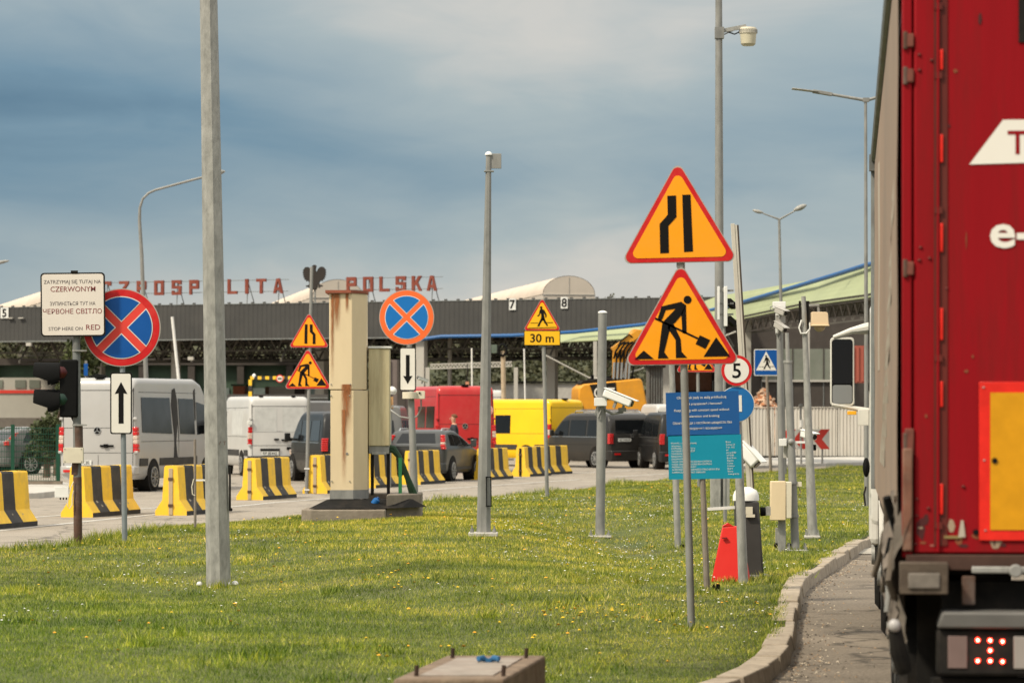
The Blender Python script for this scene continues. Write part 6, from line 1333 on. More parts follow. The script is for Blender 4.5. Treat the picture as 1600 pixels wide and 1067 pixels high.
# chassis, axles, mudguards
mb = MB(); mb.box((.85, 6.9, .98), (.12, 13.2, .30), blackm); mb.box((1.7, 6.9, .98), (.12, 13.2, .30), blackm); mb.box((.05, 6.9, 1.12), (.08, 13.3, .12), dirtm)
for y in np.arange(.7, 13.2, .9): mb.box((1.275, y, 1.06), (2.4, .06, .08), blackm)
part(mb, 'chassis')
def wheel(x0, y, r=.50, w=.34, mg=True):
    mb = MB(); mb.tube([(x0, y, r), (x0+.04, y, r), (x0+w-.04, y, r), (x0+w, y, r)], [r-.05, r, r, r-.05], 32, rubber); o = part(mb, 'wheel', smooth=50)
    g = MB(); s_ = -1 if x0 < 1.2 else 1; xe = x0 if s_ < 0 else x0+w; g.cyl((xe+s_*.0, y, r), (xe-s_*.12, y, r), .29, .22, 24, galv2); g.cyl((xe-s_*.10, y, r), (xe+s_*.03, y, r), .11, .09, 16, galv); g.build('rim', o)
for y in (2.6, 3.95, 5.3):
    for x0 in (.02, 2.19): wheel(x0, y)
for x0 in (.02, 2.19): wheel(x0, 11.9)
for x0 in (.0, 2.22): wheel(x0, 15.75, .50, .30)
for y in (2.6, 3.95, 5.3, 11.9):
    for x0, x1 in ((.0, .40), (2.15, 2.55)):
        mb = MB(); k = 14; vs = []
        for i in range(k+1): a = R(15)+R(150)*i/k; vs += [(x0, y+.58*math.cos(a), .5+.58*math.sin(a)), (x1, y+.58*math.cos(a), .5+.58*math.sin(a))]
        vs += [(x, yy, z+.012) for x, yy, z in vs]; m = 2*(k+1)
        mb.add(vs, [(2*i, 2*i+1, 2*i+3, 2*i+2) for i in range(k)]+[(m+2*i, m+2*i+2, m+2*i+3, m+2*i+1) for i in range(k)]+[(2*i, 2*i+2, m+2*i+2, m+2*i) for i in range(k)]+[(2*i+1, m+2*i+1, m+2*i+3, 2*i+3) for i in range(k)], cabw if y > 10 else blackm); part(mb, 'mudguard', smooth=60)
for x in (.35, 2.2): mb = MB(); mb.box((x, 1.75, .62), (.5, .02, .55), rubber); part(mb, 'mud_flap')
mb = MB(); mb.box((.05, 8.4, .75), (.05, 4.2, .55), blackm); mb.box((2.5, 8.4, .75), (.05, 4.2, .55), blackm); mb.box((.5, 7.2, .72), (.6, 1.4, .6), blackm); part(mb, 'side_guard', bevel=.02)
# tractor cab
mb = MB(); prof = [(14.0, .75), (14.0, 3.55), (14.35, 3.85), (15.7, 3.75), (16.15, 2.9), (16.45, 2.0), (16.5, .55), (15.2, .55), (15.2, .95), (14.9, 1.08)]
mb.prism(prof, .06, 2.46, cabw, ax='x'); mb.prism([(14.05, .80), (14.05, 2.72), (15.1, 2.80), (16.1, 2.80), (16.38, 2.0), (16.42, .6), (15.25, .6), (15.25, 1.0), (14.9, 1.12)], -.05, 2.55, cabw, ax='x'); part(mb, 'cab', bevel=.06, smooth=0)
mb = MB()
for x in (-.056, 2.556): mb.prism([(15.2, 2.0), (16.1, 2.0), (15.95, 2.7), (15.2, 2.75)], x-.004, x+.004, glass, ax='x')
part(mb, 'cab_window', smooth=0)
mb = MB(); mb.box((1.25, 15.98, 2.52), (2.2, .7, .75), glass, rx=R(-14)); part(mb, 'windscreen', bevel=.03)
mb = MB(); mb.box((1.25, 13.0, .85), (1.0, 5.4, .26), blackm); mb.box((.42, 13.55, .75), (.5, 1.1, .55), blackm); mb.box((2.3, 13.55, .75), (.5, 1.1, .55), galv2); part(mb, 'tractor_chassis', bevel=.02)
# mirrors: local frame of the lorry; photo position converted through the world
def TL(px, py, d):
    w = at(px, py, d)-base; return Vector((w.x*math.cos(th)-w.y*math.sin(th), w.x*math.sin(th)+w.y*math.cos(th), w.z))
dm = 30.9
mb = MB(); a = TL(1297, 634, dm); b = TL(1335, 527, dm); cx, cz = (a.x+b.x)/2, (a.z+b.z)/2; w, h = b.x-a.x, b.z-a.z
mb.prism(rrect(w, h, .035, cx, cz), a.y, a.y+.10, cabw); mo = part(mb, 'door_mirror', bevel=.008, smooth=0)
g = MB(); g.prism(rrect(w*.80, h*.64, .025, cx, cz+h*.145), a.y-.004, a.y+.002, mat('mirror_glass', (.006, .006, .007), .05, .0, .1, spec=.3)); g.prism(rrect(w*.80, h*.27, .025, cx, cz-h*.33), a.y-.004, a.y+.002, mat('wide_mirror_glass', (.45, .44, .40), .04, 1., .05)); g.prism(rrect(w*.86, h*.94, .03, cx, cz), a.y-.0015, a.y+.001, black); g.build('mirror_glass', mo, smooth=0)
mb = MB(); mb.tube([TL(1302, 527, dm), TL(1330, 517, dm), TL(1350, 514, dm), TL(1362, 512, dm)], [.018, .03, .05, .055], 10, cabw); part(mb, 'mirror_arm', bevel=.004); mb = MB(); mb.tube([TL(1300, 632, dm), TL(1330, 637, dm), TL(1362, 643, dm)], [.016, .02, .03], 10, cabw); mb.box(TL(1349, 652, dm), (.10, .2, .15), cabw); part(mb, 'mirror_arm', bevel=.004)
mb = MB(); mb.box(TL(1331, 645, dm-.05), (.085, .04, .035), mat('amber_lens', (.80, .38, .02), .3)); part(mb, 'indicator', bevel=.004)
mb = MB(); mb.ball(TL(1353.5, 730, 29.7), .07, black, 12, 8, -1, (.45, 1, 1.25)); part(mb, 'side_marker')
mb = MB(); mb.tube([TL(1353, 760, 29), TL(1350, 772, 29), TL(1352, 790, 29)], .008, 6, blackm); part(mb, 'loose_cable')
# ------------------------------------------------------------------ main canopy with dark corrugated fascia, letters, vaults
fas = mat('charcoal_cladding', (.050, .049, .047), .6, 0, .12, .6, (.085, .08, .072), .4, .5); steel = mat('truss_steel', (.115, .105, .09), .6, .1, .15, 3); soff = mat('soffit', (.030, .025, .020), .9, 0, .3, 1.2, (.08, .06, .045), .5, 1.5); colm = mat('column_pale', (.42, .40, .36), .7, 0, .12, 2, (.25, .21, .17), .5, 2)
PA = Vector(((-120-800)/F*163.5, 163.5, 0)); PB = Vector(((1118-800)/F*147.8, 147.8, 0)); U = (PB-PA).normalized(); LEN = (PB-PA).length; ang = math.atan2(U.y, U.x)
t = thing('border_canopy', 'long dark corrugated canopy of the border checkpoint stretching across the middle', 'canopy', PA, ang)
def on(px, z=0., off=0.):     # local x of the fascia line hit by the view ray through px
    k = (px-800)/F; s_ = (k*PA.y-PA.x)/(U.x-k*U.y); return s_
TOPZ, BOTZ = 7.15, 5.52
mb = MB(); pitch = .24; n = int(LEN/pitch); pr = []
for i in range(n):
    x = i*pitch; pr += [(x, 0), (x+pitch*.40, 0), (x+pitch*.55, .016), (x+pitch*.85, .016)]
pts = pr+[(LEN, 0)]; k = len(pts)
mb.add([(x, y, BOTZ) for x, y in pts]+[(x, y, TOPZ) for x, y in pts], [(i, i+1, k+i+1, k+i) for i in range(k-1)], fas); mb.box((LEN/2, .1, (TOPZ+BOTZ)/2), (LEN, .06, TOPZ-BOTZ-.1), fas); mb.build('fascia', t, smooth=0, fix=False)
mb = MB()
for i in range(int(LEN/.62)): mb.box((i*.62+.1, .03, TOPZ+.05), (.12, .10, .07), mat('fascia_cap', (.06, .058, .055), .7))
mb.box((LEN/2, .06, TOPZ+.0), (LEN, .16, .03), greyp); mb.box((LEN/2, .02, BOTZ-.03), (LEN, .10, .06), greyp); mb.build('fascia_trim', t, smooth=0)
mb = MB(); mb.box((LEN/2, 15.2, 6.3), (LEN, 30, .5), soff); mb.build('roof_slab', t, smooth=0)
def truss(mb, p0, p1, h, n, m, w=.09):
    p0, p1 = Vector(p0), Vector(p1); up = Vector((0, 0, h)); mb.beam(p0, p1, w, w, m); mb.beam(p0+up, p1+up, w, w, m)
    for i in range(n):
        a = p0.lerp(p1, i/n); b = p0.lerp(p1, (i+.5)/n)+up; c = p0.lerp(p1, (i+1)/n); mb.beam(a, b, w*.7, w*.7, m); mb.beam(b, c, w*.7, w*.7, m)
for y in (2.5, 9, 16, 24):
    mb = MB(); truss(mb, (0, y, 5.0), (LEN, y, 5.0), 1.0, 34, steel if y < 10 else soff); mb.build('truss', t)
for px in (20, 210, 290, 430, 655, 850):
    x = on(px); mb = MB(); truss(mb, (x, .6, 4.5), (x+1.5, 26, 4.9), .9, 14, steel, .10); mb.build('truss', t)
for px, y, w in ((228, 3, .34), (283, 3, .42), (430, 5, .5), (520, 3, .4), (652, .5, .42), (662, 3, .16), (812, 4, .42), (1020, 2, .4), (60, 6, .4)):
    x = on(px); mb = MB(); mb.box((x, y, 2.78), (w, w, 5.58), colm); mb.build('column', t, bevel=.02)
plm = mat('number_board', (.60, .60, .58), .5)
for s_, px, py in (('5', 8, 489), ('7', 801.5, 475.5), ('8', 882.5, 473)):
    x = on(px); yd = PA.y+U.y*x; z = CH+(HZ-py)/F*yd; w = .33 if s_ != '5' else .44
    mb = MB(); mb.box((x, -.05, z), (w, .04, .52), plm); o = mb.build('number_board', t); g = MB(); text(g, s_, x, z-.19, .38, signblack, y=-.075, bold=.03); g.build('inscription', o, smooth=0)
# small lamps under the fascia
for px, py in ((47, 538), (300, 560), (18, 497.0), (35, 497.0)):
    x = on(px); mb = MB(); mb.box((x, -.10, CH+(HZ-py)/F*(PA.y+U.y*x)), (.28, .12, .16 if py > 500 else .05), colm); mb.build('flood_lamp', t)
# rooftop lettering
lm = mat('letter_red', (.19, .042, .025), .6, 0, .12, 3, (.25, .10, .07), .4, 3)
T_ = .26; GL = {
 'P': [[(0, 0), (T_, 0), (T_, 1), (0, 1)], [(T_, .74), (.92, .74), (1, .82), (1, .92), (.92, 1), (T_, 1)], [(.74, .55), (1, .55), (1, .84), (.74, .84)], [(T_, .38), (.92, .38), (1, .46), (1, .60), (T_, .60)]],
 'O': [[(0, 0), (.28, 0), (.28, 1), (0, 1)], [(.72, 0), (1, 0), (1, 1), (.72, 1)], [(.28, 0), (.72, 0), (.72, .2), (.28, .2)], [(.28, .8), (.72, .8), (.72, 1), (.28, 1)]],
 'S': [[(0, 0), (1, 0), (1, .2), (0, .2)], [(0, .8), (1, .8), (1, 1), (0, 1)], [(0, .42), (1, .42), (1, .62), (0, .62)], [(0, .6), (.28, .6), (.28, .82), (0, .82)], [(.72, .18), (1, .18), (1, .44), (.72, .44)], [(0, .18), (.25, .18), (.25, .30), (0, .30)], [(.75, .70), (1, .70), (1, .82), (.75, .82)]],
 'L': [[(0, 0), (.28, 0), (.28, 1), (0, 1)], [(.28, 0), (1, 0), (1, .2), (.28, .2)]], 'I': [[(.34, 0), (.66, 0), (.66, 1), (.34, 1)]], 'T': [[(.36, 0), (.64, 0), (.64, .8), (.36, .8)], [(0, .8), (1, .8), (1, 1), (0, 1)]],
 'A': [[(0, 0), (.27, 0), (.52, 1), (.34, 1)], [(.73, 0), (1, 0), (.66, 1), (.48, 1)], [(.2, .2), (.8, .2), (.76, .4), (.24, .4)], [(.34, .8), (.66, .8), (.66, 1), (.34, 1)]],
 'K': [[(0, 0), (.28, 0), (.28, 1), (0, 1)], [(.28, .38), (.45, .38), (1, 1), (.68, 1), (.28, .56)], [(.40, .52), (.74, 0), (1, 0), (.58, .62)]],
 'Z': [[(0, .8), (1, .8), (1, 1), (0, 1)], [(0, 0), (1, 0), (1, .2), (0, .2)], [(0, .2), (.32, .2), (1, .8), (.68, .8)]], 'C': [[(0, 0), (.28, 0), (.28, 1), (0, 1)], [(.28, 0), (1, 0), (1, .2), (.28, .2)], [(.28, .8), (1, .8), (1, 1), (.28, 1)], [(.72, .7), (1, .7), (1, .8), (.72, .8)]],
 'E': [[(0, 0), (.28, 0), (.28, 1), (0, 1)], [(.28, 0), (1, 0), (1, .2), (.28, .2)], [(.28, .8), (1, .8), (1, 1), (.28, 1)], [(.28, .42), (.85, .42), (.85, .6), (.28, .6)]],
 'R': [[(0, 0), (T_, 0), (T_, 1), (0, 1)], [(T_, .78), (1, .78), (1, 1), (T_, 1)], [(.74, .5), (1, .5), (1, .8), (.74, .8)], [(T_, .38), (1, .38), (1, .58), (T_, .58)], [(.42, .40), (.72, 0), (1, 0), (.70, .40)]]}
for lab, cat_, word in (('red rooftop letters reading RZECZPOSPOLITA along the canopy edge', 'lettering', [(c, 85+27.4*i) for i, c in enumerate('RZECZPOSP')]+[('O', 336), ('L', 364), ('I', 386.5), ('T', 409), ('A', 435.5)]), ('red rooftop letters reading POLSKA right of the eagle emblem', 'lettering', [('P', 550), ('O', 576), ('L', 601.5), ('S', 627), ('K', 652), ('A', 675.5)])):
    r0 = on(word[0][1]); tt = thing('rooftop_lettering', lab, cat_, PA+U*r0+Vector((0, 0, TOPZ)), ang); s0 = r0
    zc = 7.62-TOPZ
    for i, (c_, px) in enumerate(word):
        x = on(px)-r0; w = .50; h = .70; mb = MB(); pad = 0
        for k_, q in enumerate(GL[c_]): mb.prism([(x-w/2+a*w, zc+b*h) for a, b in q], -.10-.0007*k_, .02+.0007*k_, lm)
        mb.build('letter', tt, smooth=0)
    x0, x1 = on(word[0][1])-r0-.4, on(word[-1][1])-r0+.5; mb = MB()
    for z in (zc+.10, zc+.64): mb.beam((x0, .06, z), (x1, .06, z), .025, .025, greyp)
    for i in range(0, len(word), 1):
        if i % 2: x = on(word[i][1])-r0; mb.beam((x, .06, zc+.6), (x-.05, .06, 0), .03, .03, greyp); mb.beam((x, .06, zc+.6), (x+.12, .5, 0), .03, .03, greyp)
    mb.build('support_frame', tt)
# eagle emblem
x = on(491.5); tt = thing('eagle_emblem', 'dark cut-out eagle emblem on a pole between the two rooftop words', 'emblem', PA+U*x+Vector((0, 0, TOPZ)), ang); em = mat('emblem_bronze', (.026, .021, .018), .7, .1, .15, 5)
half = [(0, 1.0), (.055, .99), (.085, .95), (.07, .90), (.05, .84), (.06, .76), (.12, .74), (.15, .82), (.20, .88), (.27, .92), (.35, .925), (.42, .89), (.45, .83), (.50, .80), (.46, .755), (.51, .70), (.46, .67), (.50, .60), (.445, .585), (.47, .50), (.41, .50), (.42, .42), (.355, .44), (.345, .36), (.28, .40), (.24, .35), (.20, .30), (.24, .22), (.36, .20), (.33, .14), (.25, .15), (.23, .09), (.19, .13), (.17, .20), (.12, .25), (.15, .10), (.10, .12), (.08, .02), (.04, .07), (0, .0)]
poly = half+[(-a, b) for a, b in half[1:-1]][::-1]; zc = 7.72-TOPZ
mb = MB(); mb.prism([(a*1.2+.0, zc+b*1.2) for a, b in poly], -.05, .03, em); mb.prism([(.0, zc+1.06), (-.13, zc+1.02), (-.02, zc+.98)], -.06, .04, em); mb.build('eagle', tt, smooth=0); mb = MB(); mb.beam((0, .06, 0), (0, .06, zc+.9), .05, .05, greyp); mb.build('mount_pole', tt)
# vaulted skylights
vm = mat('vault_sheet', (.56, .47, .38), .55, 0, .06, 1.5, (.40, .31, .24), .4, 1.2, st=(1, .3, 1)); vg = mat('vault_gable', (.50, .44, .37), .6, 0, .05, 2)
for i, (px, d0) in enumerate(((118, 163), (528, 159.5), (889, 155.5))):
    c = at(px, 654, d0); tt = thing('vaulted_skylight', ('pale ribbed vaulted skylight at the far left behind the text board', 'pale ribbed vaulted skylight behind the eagle and the cream cabinet', 'pale ribbed vaulted skylight between the middle camera pole and the 30 m sign')[i], 'skylight', (c.x, d0, 6.9), math.atan2((.26, .16, .16)[i], 1), group='vaulted skylights on the canopy roof')
    w, h, Ln = 1.22, .85, 36.; zb_ = .66; mb = MB(); n_, m_ = 16, 72; vs = []
    for j in range(m_+1):
        b_ = 1+.018*(1 if (j % 4 == 0) else 0)+.012*math.sin(j*PI/2)
        for k_ in range(n_+1): a = PI*k_/n_; vs.append((w*b_*math.cos(a), Ln*j/m_, zb_+h*b_*math.sin(a)))
    mb.add(vs, [(j*(n_+1)+k_, j*(n_+1)+k_+1, (j+1)*(n_+1)+k_+1, (j+1)*(n_+1)+k_) for j in range(m_) for k_ in range(n_)], vm); mb.build('vault', tt, smooth=30, fix=False)
    mb = MB(); mb.prism([(w*math.cos(PI*k_/16), zb_+h*math.sin(PI*k_/16)) for k_ in range(17)], .01, .05, vg); mb.box((0, -.0, zb_+.4), (.02, .03, .8), colm); mb.box((0, .0, zb_-.02), (2*w+.05, .06, .04), colm); mb.build('gable', tt, smooth=0)
    mb = MB(); mb.box((0, Ln/2, zb_/2-.03), (2*w+.04, Ln, zb_), vg); mb.build('kerb_wall', tt, smooth=0)
# number 7/8: white stubs; right green roof
gr = mat('green_roof_sheet', (.30, .335, .185), .6, 0, .08, .5, (.24, .26, .15), .4, .6); 
base = at(1160, 654, 122); t2 = thing('green_roof_canopy', 'pale green sheet roof with lattice girder sloping up behind the masts on the right', 'canopy', (base.x, base.y, 0))
def W2(px, py, d): return at(px, py, d)-Vector((base.x, base.y, 0))
lowp = [(866, 534.5, 146), (1000, 527.5, 140), (1155, 497.5, 120), (1257, 476, 107), (1355, 463, 96), (1700, 375, 68)]; topp = [(868, 523, 147.2), (1000, 510.5, 141.5), (1120, 463, 128), (1287, 434, 108), (1352, 417.5, 100), (1700, 322, 71)]
mb = MB(); A = [W2(*q) for q in lowp]; B = [W2(*q) for q in topp]; 
for i in range(5):
    k_ = (1, 2, 6, 6, 8)[i]
    for j in range(6):
        p0, p1 = A[i].lerp(B[i], j/6), A[i+1].lerp(B[i+1], j/6); q0, q1 = A[i].lerp(B[i], (j+1)/6), A[i+1].lerp(B[i+1], (j+1)/6); sh = Vector((0, -.02, -.012))
        vs = [p0+sh, p1+sh, q1, q0]; vs += [v+Vector((0, .06, -.04)) for v in vs]; mb.add(vs, [(0, 1, 2, 3), (4, 7, 6, 5), (0, 4, 5, 1), (3, 2, 6, 7)], gr)
mb.build('roof_sheet', t2, smooth=0, fix=False)
mb = MB(); lo_ = [A[2], A[3], A[4], A[5]]
for i in range(3):
    p, q = lo_[i]+Vector((0, .5, -.52)), lo_[i+1]+Vector((0, .5, -.52)); truss(mb, p, q, .42, 9, soff, .045)
mb.build('lattice_girder', t2)
mb = MB(); n_ = len(A)
for i in range(2, 5):
    p, q = A[i]+Vector((0, .1, -.05)), A[i+1]+Vector((0, .1, -.05)); vs = [p, q, Vector((q.x+4, q.y+14, p.z+.2)), Vector((p.x+(4 if i > 2 else 0), p.y+14, p.z+.2))]; vs += [v+Vector((0, 0, .12)) for v in vs]; mb.add(vs, [(0, 1, 2, 3), (7, 6, 5, 4), (0, 4, 5, 1), (1, 5, 6, 2), (2, 6, 7, 3), (3, 7, 4, 0)], soff)
mb.build('soffit', t2, smooth=0)
for (px, py, d) in ((1166, 497, 121), (1262, 485, 150), (930, 532, 149)):
    mb = MB(); q = W2(px, py, d); w = .34 if px == 1166 else .16; mb.box((q.x, q.y, q.z/2), (w, .4, q.z), colm); mb.build('column', t2, bevel=.02)
# truss girders under the roof, deeper in
for d_, py in ((130, 516),):
    mb = MB(); truss(mb, W2(1165, py+5, d_), W2(1360, py-18, d_), .6, 14, steel, .06); mb.build('girder', t2)
mb = MB(); pts = [(640, 533, 148.5), (690, 526, 148.3), (800, 524.5, 146.6), (900, 519, 145), (1000, 508, 140.5), (1080, 493, 132), (1160, 472.5, 121), (1222, 454.5, 113), (1304, 430, 104), (1352, 415, 99), (1420, 402, 93), (1600, 380, 80)]
mb.tube([at(*q)+Vector((0, -.4, 0))-at(1000, 508, 140.5) for q in pts], .075, 8, mat('blue_pipe', (.012, .09, .26), .45, 0, .1, 2)); o = mb.build('blue_pipe', None, at(1000, 508, 140.5)); tag(o, 'long blue pipe running along the edge of the green roof and under the dark fascia', 'pipe')
# building under the green roof
def box_thing(name, label, cat, X0, X1, Y0, Y1, d, dep, m, pname='wall', zb=0., group=None):
    a = at(X0, Y1, d); b = at(X1, Y0, d); tt = thing(name, label, cat, ((a.x+b.x)/2, d, zb), group=group); w = b.x-a.x; h = b.z-zb; mb = MB(); mb.box((0, dep/2, h/2), (w, dep, h), m); mb.build(pname, tt, smooth=0); return tt, w, h
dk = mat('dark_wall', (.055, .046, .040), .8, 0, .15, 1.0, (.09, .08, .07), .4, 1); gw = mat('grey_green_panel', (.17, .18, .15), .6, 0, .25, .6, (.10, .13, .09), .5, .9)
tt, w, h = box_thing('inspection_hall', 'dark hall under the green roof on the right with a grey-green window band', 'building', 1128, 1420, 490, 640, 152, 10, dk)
a = at(1190, 595, 152); b = at(1335, 545, 152); mb = MB(); mb.box(((a.x+b.x)/2-tt.location.x, -.04, (a.z+b.z)/2), (b.x-a.x, .06, b.z-a.z), gw); mb.build('window_band', tt, smooth=0)
mb = MB(); mb.box(((a.x+b.x)/2-tt.location.x, -.08, a.z), (b.x-a.x, .08, .10), colm)
for k_ in range(7): mb.box((a.x+(b.x-a.x)*k_/6-tt.location.x, -.08, (a.z+b.z)/2), (.05, .04, b.z-a.z), dk)
for k_ in range(7): mb.box((a.x+(b.x-a.x)*k_/6-tt.location.x, -.02, a.z/2), (.04, .03, a.z), greyp)
mb.build('window_frame', tt, smooth=0)
tt, w, h = box_thing('red_container', 'dull red corrugated container behind the lorry mirror', 'container', 1322, 1420, 540, 597, 143, 2.4, mat('container_red', (.30, .075, .05), .6, 0, .1, 2), 'body', 3.3)
mb = MB()
for k_ in range(14): mb.box((-w/2+.1+k_*.2, -.03, h/2), (.10, .05, h-.1), mat('container_red', (.30, .075, .05), .6)); 
mb.build('corrugation', tt, smooth=0)
# rubble heap
t3 = thing('brick_rubble', 'heap of broken orange bricks behind the white corrugated fence', 'rubble heap', at(1195, 640, 149.5)*1); t3.location.z = 0; mb = MB(); br = [mat('brick_orange', (.50, .22, .11), .9, 0, .2, 5), mat('brick_pale', (.56, .38, .26), .9, 0, .2, 5), mat('brick_dust', (.40, .28, .20), .9, 0, .2, 5)]
for k_ in range(620):
    u = random.random()**.6; a = random.uniform(0, 2*PI); r_ = 2.0*u; z = 3.05*(1-u*.9)+random.uniform(-.1, .1); mb.box((-.1+math.cos(a)*r_*.9, math.sin(a)*r_*.6, max(.1, z)), (random.uniform(.15, .34), random.uniform(.1, .3), random.uniform(.08, .2)), random.choice(br), random.uniform(0, 3), random.uniform(-1, 1), random.uniform(-1, 1))
mb.add([(2.2*math.cos(k_*PI/5), 1.5*math.sin(k_*PI/5), 0) for k_ in range(10)]+[(0, 0, 3.0)], [(k_, (k_+1) % 10, 10) for k_ in range(10)], br[2]); mb.build('bricks', t3, smooth=0)
# corrugated white fence
cf = mat('fence_white_sheet', (.46, .44, .40), .6, 0, .12, .6, (.34, .29, .22), .45, .8, st=(1, 1, .2))
t4 = thing('corrugated_fence', 'pale corrugated sheet fence behind the chevron board', 'fence', at(1162, 654, 147)*1); t4.location.z = 0
Q0 = at(1162, 654, 147); Q1 = at(1460, 654, 143); v_ = Q1-Q0; v_.z = 0; Lf = v_.length; u_ = v_.normalized(); nv = Vector((-u_.y, u_.x, 0)); npan = 6
for p_ in range(npan):
    mb = MB(); pt = []; x0 = Lf*p_/npan+.02; x1 = Lf*(p_+1)/npan-.02; k_ = int((x1-x0)/.155)
    for i in range(k_+1): x = x0+(x1-x0)*i/k_; pt += [(x, 0), (x+.06, .0), (x+.08, .045), (x+.14, .045)]
    pt = [q for q in pt if q[0] <= x1+.05]; z1 = 2.23+random.uniform(-.02, .02); m_ = len(pt); vs = [u_*a+nv*b+Vector((0, 0, .12)) for a, b in pt]+[u_*a+nv*b+Vector((0, 0, z1)) for a, b in pt]
    mb.add(vs, [(i, i+1, m_+i+1, m_+i) for i in range(m_-1)], cf); mb.build('sheet_panel', t4, smooth=0, fix=False)
mb = MB(); mb.beam(u_*0+Vector((0, 0, .07)), u_*Lf+Vector((0, 0, .07)), .12, .10, blackm); mb.beam(Vector((0, 0, 2.25)), u_*Lf+Vector((0, 0, 2.25)), .07, .03, cf); mb.build('fence_rail', t4, smooth=0)
# pale wall and railing behind the yellow van
tt, w, h = box_thing('concrete_wall', 'pale concrete wall behind the yellow van and the excavator', 'wall', 757, 1000, 599, 640, 192, .3, concretel)
mb = MB(); mb.box((0, -.05, h+.08), (w, .2, .10), blackm); mb.build('coping', tt)
tt, w, h = box_thing('brick_hut', 'orange brick hut with pale posts between the excavator and the blue board', 'building', 1028, 1112, 566, 640, 160, 4, mat('brick_wall', (.36, .17, .11), .9, 0, .2, 4, (.42, .30, .22), .5, 3))
mb = MB()
for q in (-.42, -.1, .12, .42): mb.box((w*q, -.12, 1.5), (.22, .2, 3.0), colm)
mb.box((0, -.1, 3.02), (w, .3, .1), dk); mb.build('frame', tt)
for X0, w_ in ((1038, .35), (1075, .5)): a = at(X0, 600, 160); mb = MB(); mb.box((a.x-tt.location.x, -.03, 1.5), (w_*1.6, .04, 2.2), dk); mb.build('doorway', tt)
tt, w, h = box_thing('steel_hopper', 'dark grey ribbed steel cabin right behind the excavator', 'cabin', 1012, 1036, 574, 640, 139, 1.6, mat('cabin_grey', (.13, .12, .11), .7, 0, .1, 2)); mb = MB()
for k_ in range(6): mb.box((-w/2+w*(k_+.5)/6, -.03, h/2), (.04, .06, h), greyp)
mb.box((0, .6, h+.05), (w+.2, 1.8, .1), blackm); mb.build('ribs', tt)
# masts and gantry under the canopy
def mast(name, label, X0, Y0, X1, Y1, d, w, m, cat='mast', group=None):
    f = Fr(X0, Y0, d=d, z=0); tt = thing(name, label, cat, f.b, group=group); post(tt, f, (X0, Y0), (X1, Y1), w, w*.9, m, 10); return tt, f
g_ = 'plain masts under the canopy'
mast('mast', 'slanted white mast in front of the canopy fascia left of the tall thick pole', 284, 640, 269, 495, 130, 5, white, group=g_)
mast('mast', 'thin white mast rising behind the red van', 738, 660, 737, 544, 130, 2.6, white, group=g_)
mast('mast', 'thin white slanted mast left of the 30 m sign', 822, 700, 819, 545, 140, 2.6, white, group=g_)
tt, f = mast('timber_pole', 'rough pale wooden pole wrapped with a coiled cable near the middle camera pole', 788, 720, 786, 548, 128, 8, mat('pale_timber', (.40, .32, .23), .85, 0, .25, 6), 'pole')
mb = MB(); c = f.L(785, 547, -.15); 
for q in range(3): mb.tube([c+Vector((6*f.s*(1+.06*q)*math.cos(a*PI/10), .03*q, 8.5*f.s*(1+.04*q)*math.sin(a*PI/10))) for a in range(21)], .035, 6, black)
mb.box(f.L(772, 545), (.22, .1, .32), mat('greenish_box', (.10, .13, .11), .6)); mb.build('cable_coil', tt)
tt = thing('sign_gantry', 'pale lattice crossbar spanning behind the red van under the canopy', 'gantry', at(650, 654, 133)*1); tt.location.z = 0
def G(px, py): w = at(px, py, 133); return Vector((w.x-tt.location.x, 0, w.z))
mb = MB(); truss(mb, G(672, 576), G(800, 572), .17, 24, colm, .05); mb.build('crossbar', tt); 
for px in (668, 806):
    mb = MB(); q = G(px, 574); mb.box((q.x, 0, q.z/2), (.16, .16, q.z), colm); mb.build('upright', tt)
mb = MB(); mb.tube([G(730, 570), G(731, 582), G(729, 590), G(730, 597)], .03, 6, blackm); mb.box(G(730, 602), (.14, .1, .3), mat('terracotta', (.45, .2, .12), .7)); mb.build('hanging_chain', tt)
cbl = MB(); 
o = cbl.tube([at(852, 555, 145)-at(920, 590, 145), at(885, 572, 145)-at(920, 590, 145), at(920, 590, 145)-at(920, 590, 145), at(950, 592, 144)-at(920, 590, 145), at(1000, 577, 144)-at(920, 590, 145), at(1150, 518, 143)-at(920, 590, 145)], .035, 6, colm).build('guy_cable', None, at(920, 590, 145)); tag(o, 'pale slack cable hanging between the 30 m sign and the excavator', 'cable')
# ---- left part under the canopy
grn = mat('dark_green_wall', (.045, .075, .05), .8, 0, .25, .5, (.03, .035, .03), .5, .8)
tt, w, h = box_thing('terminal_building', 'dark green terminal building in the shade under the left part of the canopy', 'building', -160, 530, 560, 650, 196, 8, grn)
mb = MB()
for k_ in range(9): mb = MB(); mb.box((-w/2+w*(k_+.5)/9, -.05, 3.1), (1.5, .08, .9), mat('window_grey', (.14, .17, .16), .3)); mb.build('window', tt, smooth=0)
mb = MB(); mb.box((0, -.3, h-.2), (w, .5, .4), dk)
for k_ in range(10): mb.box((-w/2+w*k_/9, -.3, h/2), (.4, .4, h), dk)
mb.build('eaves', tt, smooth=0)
bw = mat('booth_white', (.42, .40, .35), .6, 0, .06, 1.5)
tt, w, h = box_thing('control_booth', 'long white control booth with a red stripe and windows at the far left', 'booth', -140, 82, 590, 640, 172, 2.5, bw)
mb = MB(); a = at(0, 612, 172); mb.box((0, -.03, a.z), (w+.02, .05, .16), signx); mb.build('red_stripe', tt, smooth=0); mb = MB()
for q in (-140, -90, -40, -4, 32, 54): a = at(q, 600, 172); mb = MB(); mb.box((a.x-tt.location.x, -.02, a.z), (.55, .05, .42), gw); mb.build('window', tt, smooth=0)
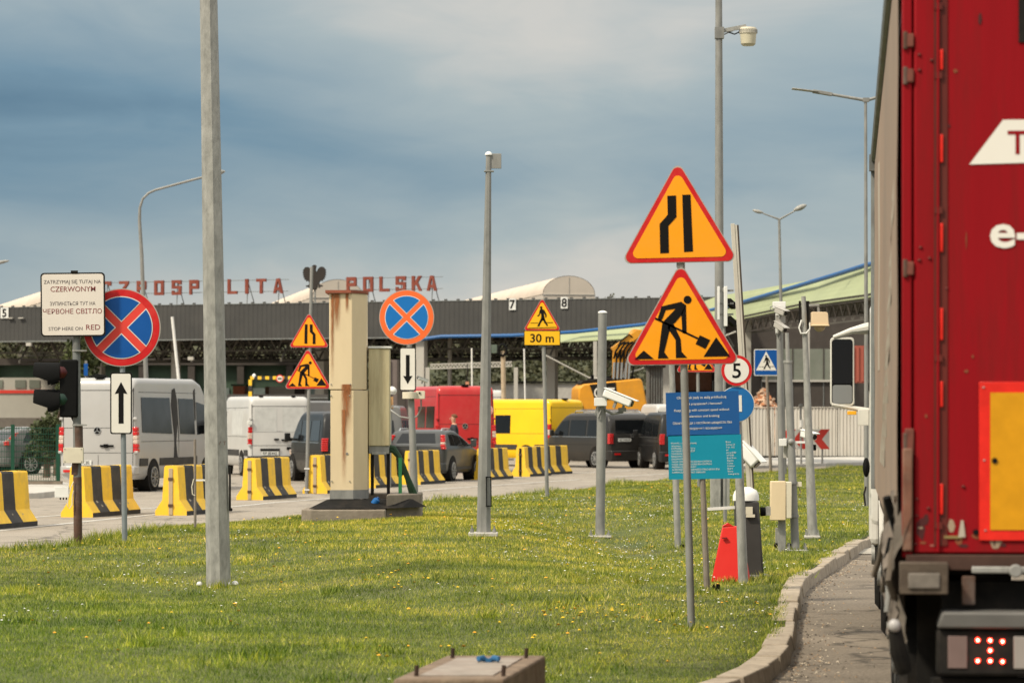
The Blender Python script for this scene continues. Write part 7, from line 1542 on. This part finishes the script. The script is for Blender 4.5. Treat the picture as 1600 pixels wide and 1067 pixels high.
mb = MB(); mb.box((0, -.02, .9), (w+.01, .04, 1.8), mat('booth_grey', (.17, .15, .13), .8)); mb.build('plinth', tt, smooth=0)  # lower part of the booth front in a darker grey
tt, w, h = box_thing('portable_cabin', 'white portable cabin seen under the canopy left of the cream cabinet', 'cabin', 414, 480, 604, 640, 166, 3, bw); mb = MB(); mb.box((w*.32, -.03, h-.55), (.5, .05, .9), dk); mb.build('window', tt, smooth=0); mb = MB(); mb.box((-w*.45, -.03, h-.6), (.2, .05, 1.2), mat('brown_door', (.12, .07, .04), .7)); mb.build('door', tt, smooth=0)
tt, w, h = box_thing('portable_cabin', 'small terracotta kiosk left of the yellow and black height barrier', 'kiosk', 364, 382, 603, 640, 164, 2, mat('terracotta_kiosk', (.22, .07, .035), .7)); mb = MB(); mb.box((0, 1, h+.05), (w+.2, 2.3, .10), grn); mb.build('roof', tt)
# height barrier (yellow and black)
f = Fr(391, 741, d=132, z=0); tt = thing('height_barrier', 'yellow and black striped height barrier with a small round sign', 'barrier', f.b); mb = MB(); z1 = f.L(0, 593).z; n_ = 14
for i in range(n_): mb.box((0, 0, z1*(i+.5)/n_), (.13, .13, z1/n_), bary if i % 2 else bark)
mb.build('post', tt, smooth=0); mb = MB(); x1 = f.L(462, 0).x
for i in range(12): mb.box((x1*(i+.5)/12, 0, z1+.07), (x1/12, .13, .13), bark if i % 2 else bary)
mb.build('crossbar', tt, smooth=0); mb = MB(); c = f.L(437.5, 591.5, -.1); r = 6*f.s; mb.prism(circ(r, 24, c.x, c.z), -.12, -.10, signx); mb.prism(circ(r*.75, 24, c.x, c.z), -.125, -.1205, signwhite); mb.box((c.x, -.13, c.z), (r, .006, .05), signblack); mb.build('round_sign', tt, smooth=0); mb = MB(); mb.ball(f.L(397, 588), .08, white, 10, 6, -1, (1, 1, 1.4)); mb.build('lamp', tt)
tt, w, h = box_thing('blue_panel_sign', 'plain blue panel peeking out between the board post and the silver van', 'road sign', 131, 137, 568, 590, 110, .05, signblue, 'sign_panel', zb=at(0, 587, 110).z); mb = MB(); mb.box((0, .05, -1.2), (.08, .06, 3.4), galv2); mb.build('pole', tt)
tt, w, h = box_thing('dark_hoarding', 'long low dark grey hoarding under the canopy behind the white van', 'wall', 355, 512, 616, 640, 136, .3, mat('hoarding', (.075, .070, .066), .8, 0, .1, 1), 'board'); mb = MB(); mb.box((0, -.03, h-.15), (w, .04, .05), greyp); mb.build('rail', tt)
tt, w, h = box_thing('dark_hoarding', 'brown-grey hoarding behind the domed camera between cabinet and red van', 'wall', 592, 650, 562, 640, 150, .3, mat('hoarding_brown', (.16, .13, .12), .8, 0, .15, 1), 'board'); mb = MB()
for q in (-.3, .1, .4): mb.box((w*q, -.05, h/2), (.35, .08, h), dk)
mb.build('rib', tt)
# green mesh fence at far left
f = Fr(46, 757, z=.12); gm_ = mat('fence_green', (.006, .055, .030), .5, 0, .1, 5); tt = thing('mesh_fence', 'green welded mesh fence at the left edge behind the first barrier', 'fence', f.b)
for X0 in (-70, 20, 91):
    mb = MB(); a = f.L(X0, 757); dy = (91-X0)*-.0; mb.box((a.x, 0, (f.L(0, 663).z)/2), (.09, .09, f.L(0, 663).z), gm_); mb.build('post', tt)
mb = MB(); x0, x1 = f.L(-70, 0).x, f.L(91, 0).x; zt = f.L(0, 667).z; n_ = int((x1-x0)/.06)
for i in range(n_): mb.box((x0+(x1-x0)*i/n_, 0, zt/2+.05), (.010, .008, zt-.1), gm_)
for i in range(10): mb.box(((x0+x1)/2, -.01, .12+(zt-.15)*i/9), (x1-x0, .010, .014), gm_)
mb.build('mesh_panel', tt, smooth=0); mb = MB(); mb.box(((x0+x1)/2, 0, -.0), (x1-x0+.2, .16, .22), concrete); mb.build('base_wall', tt)
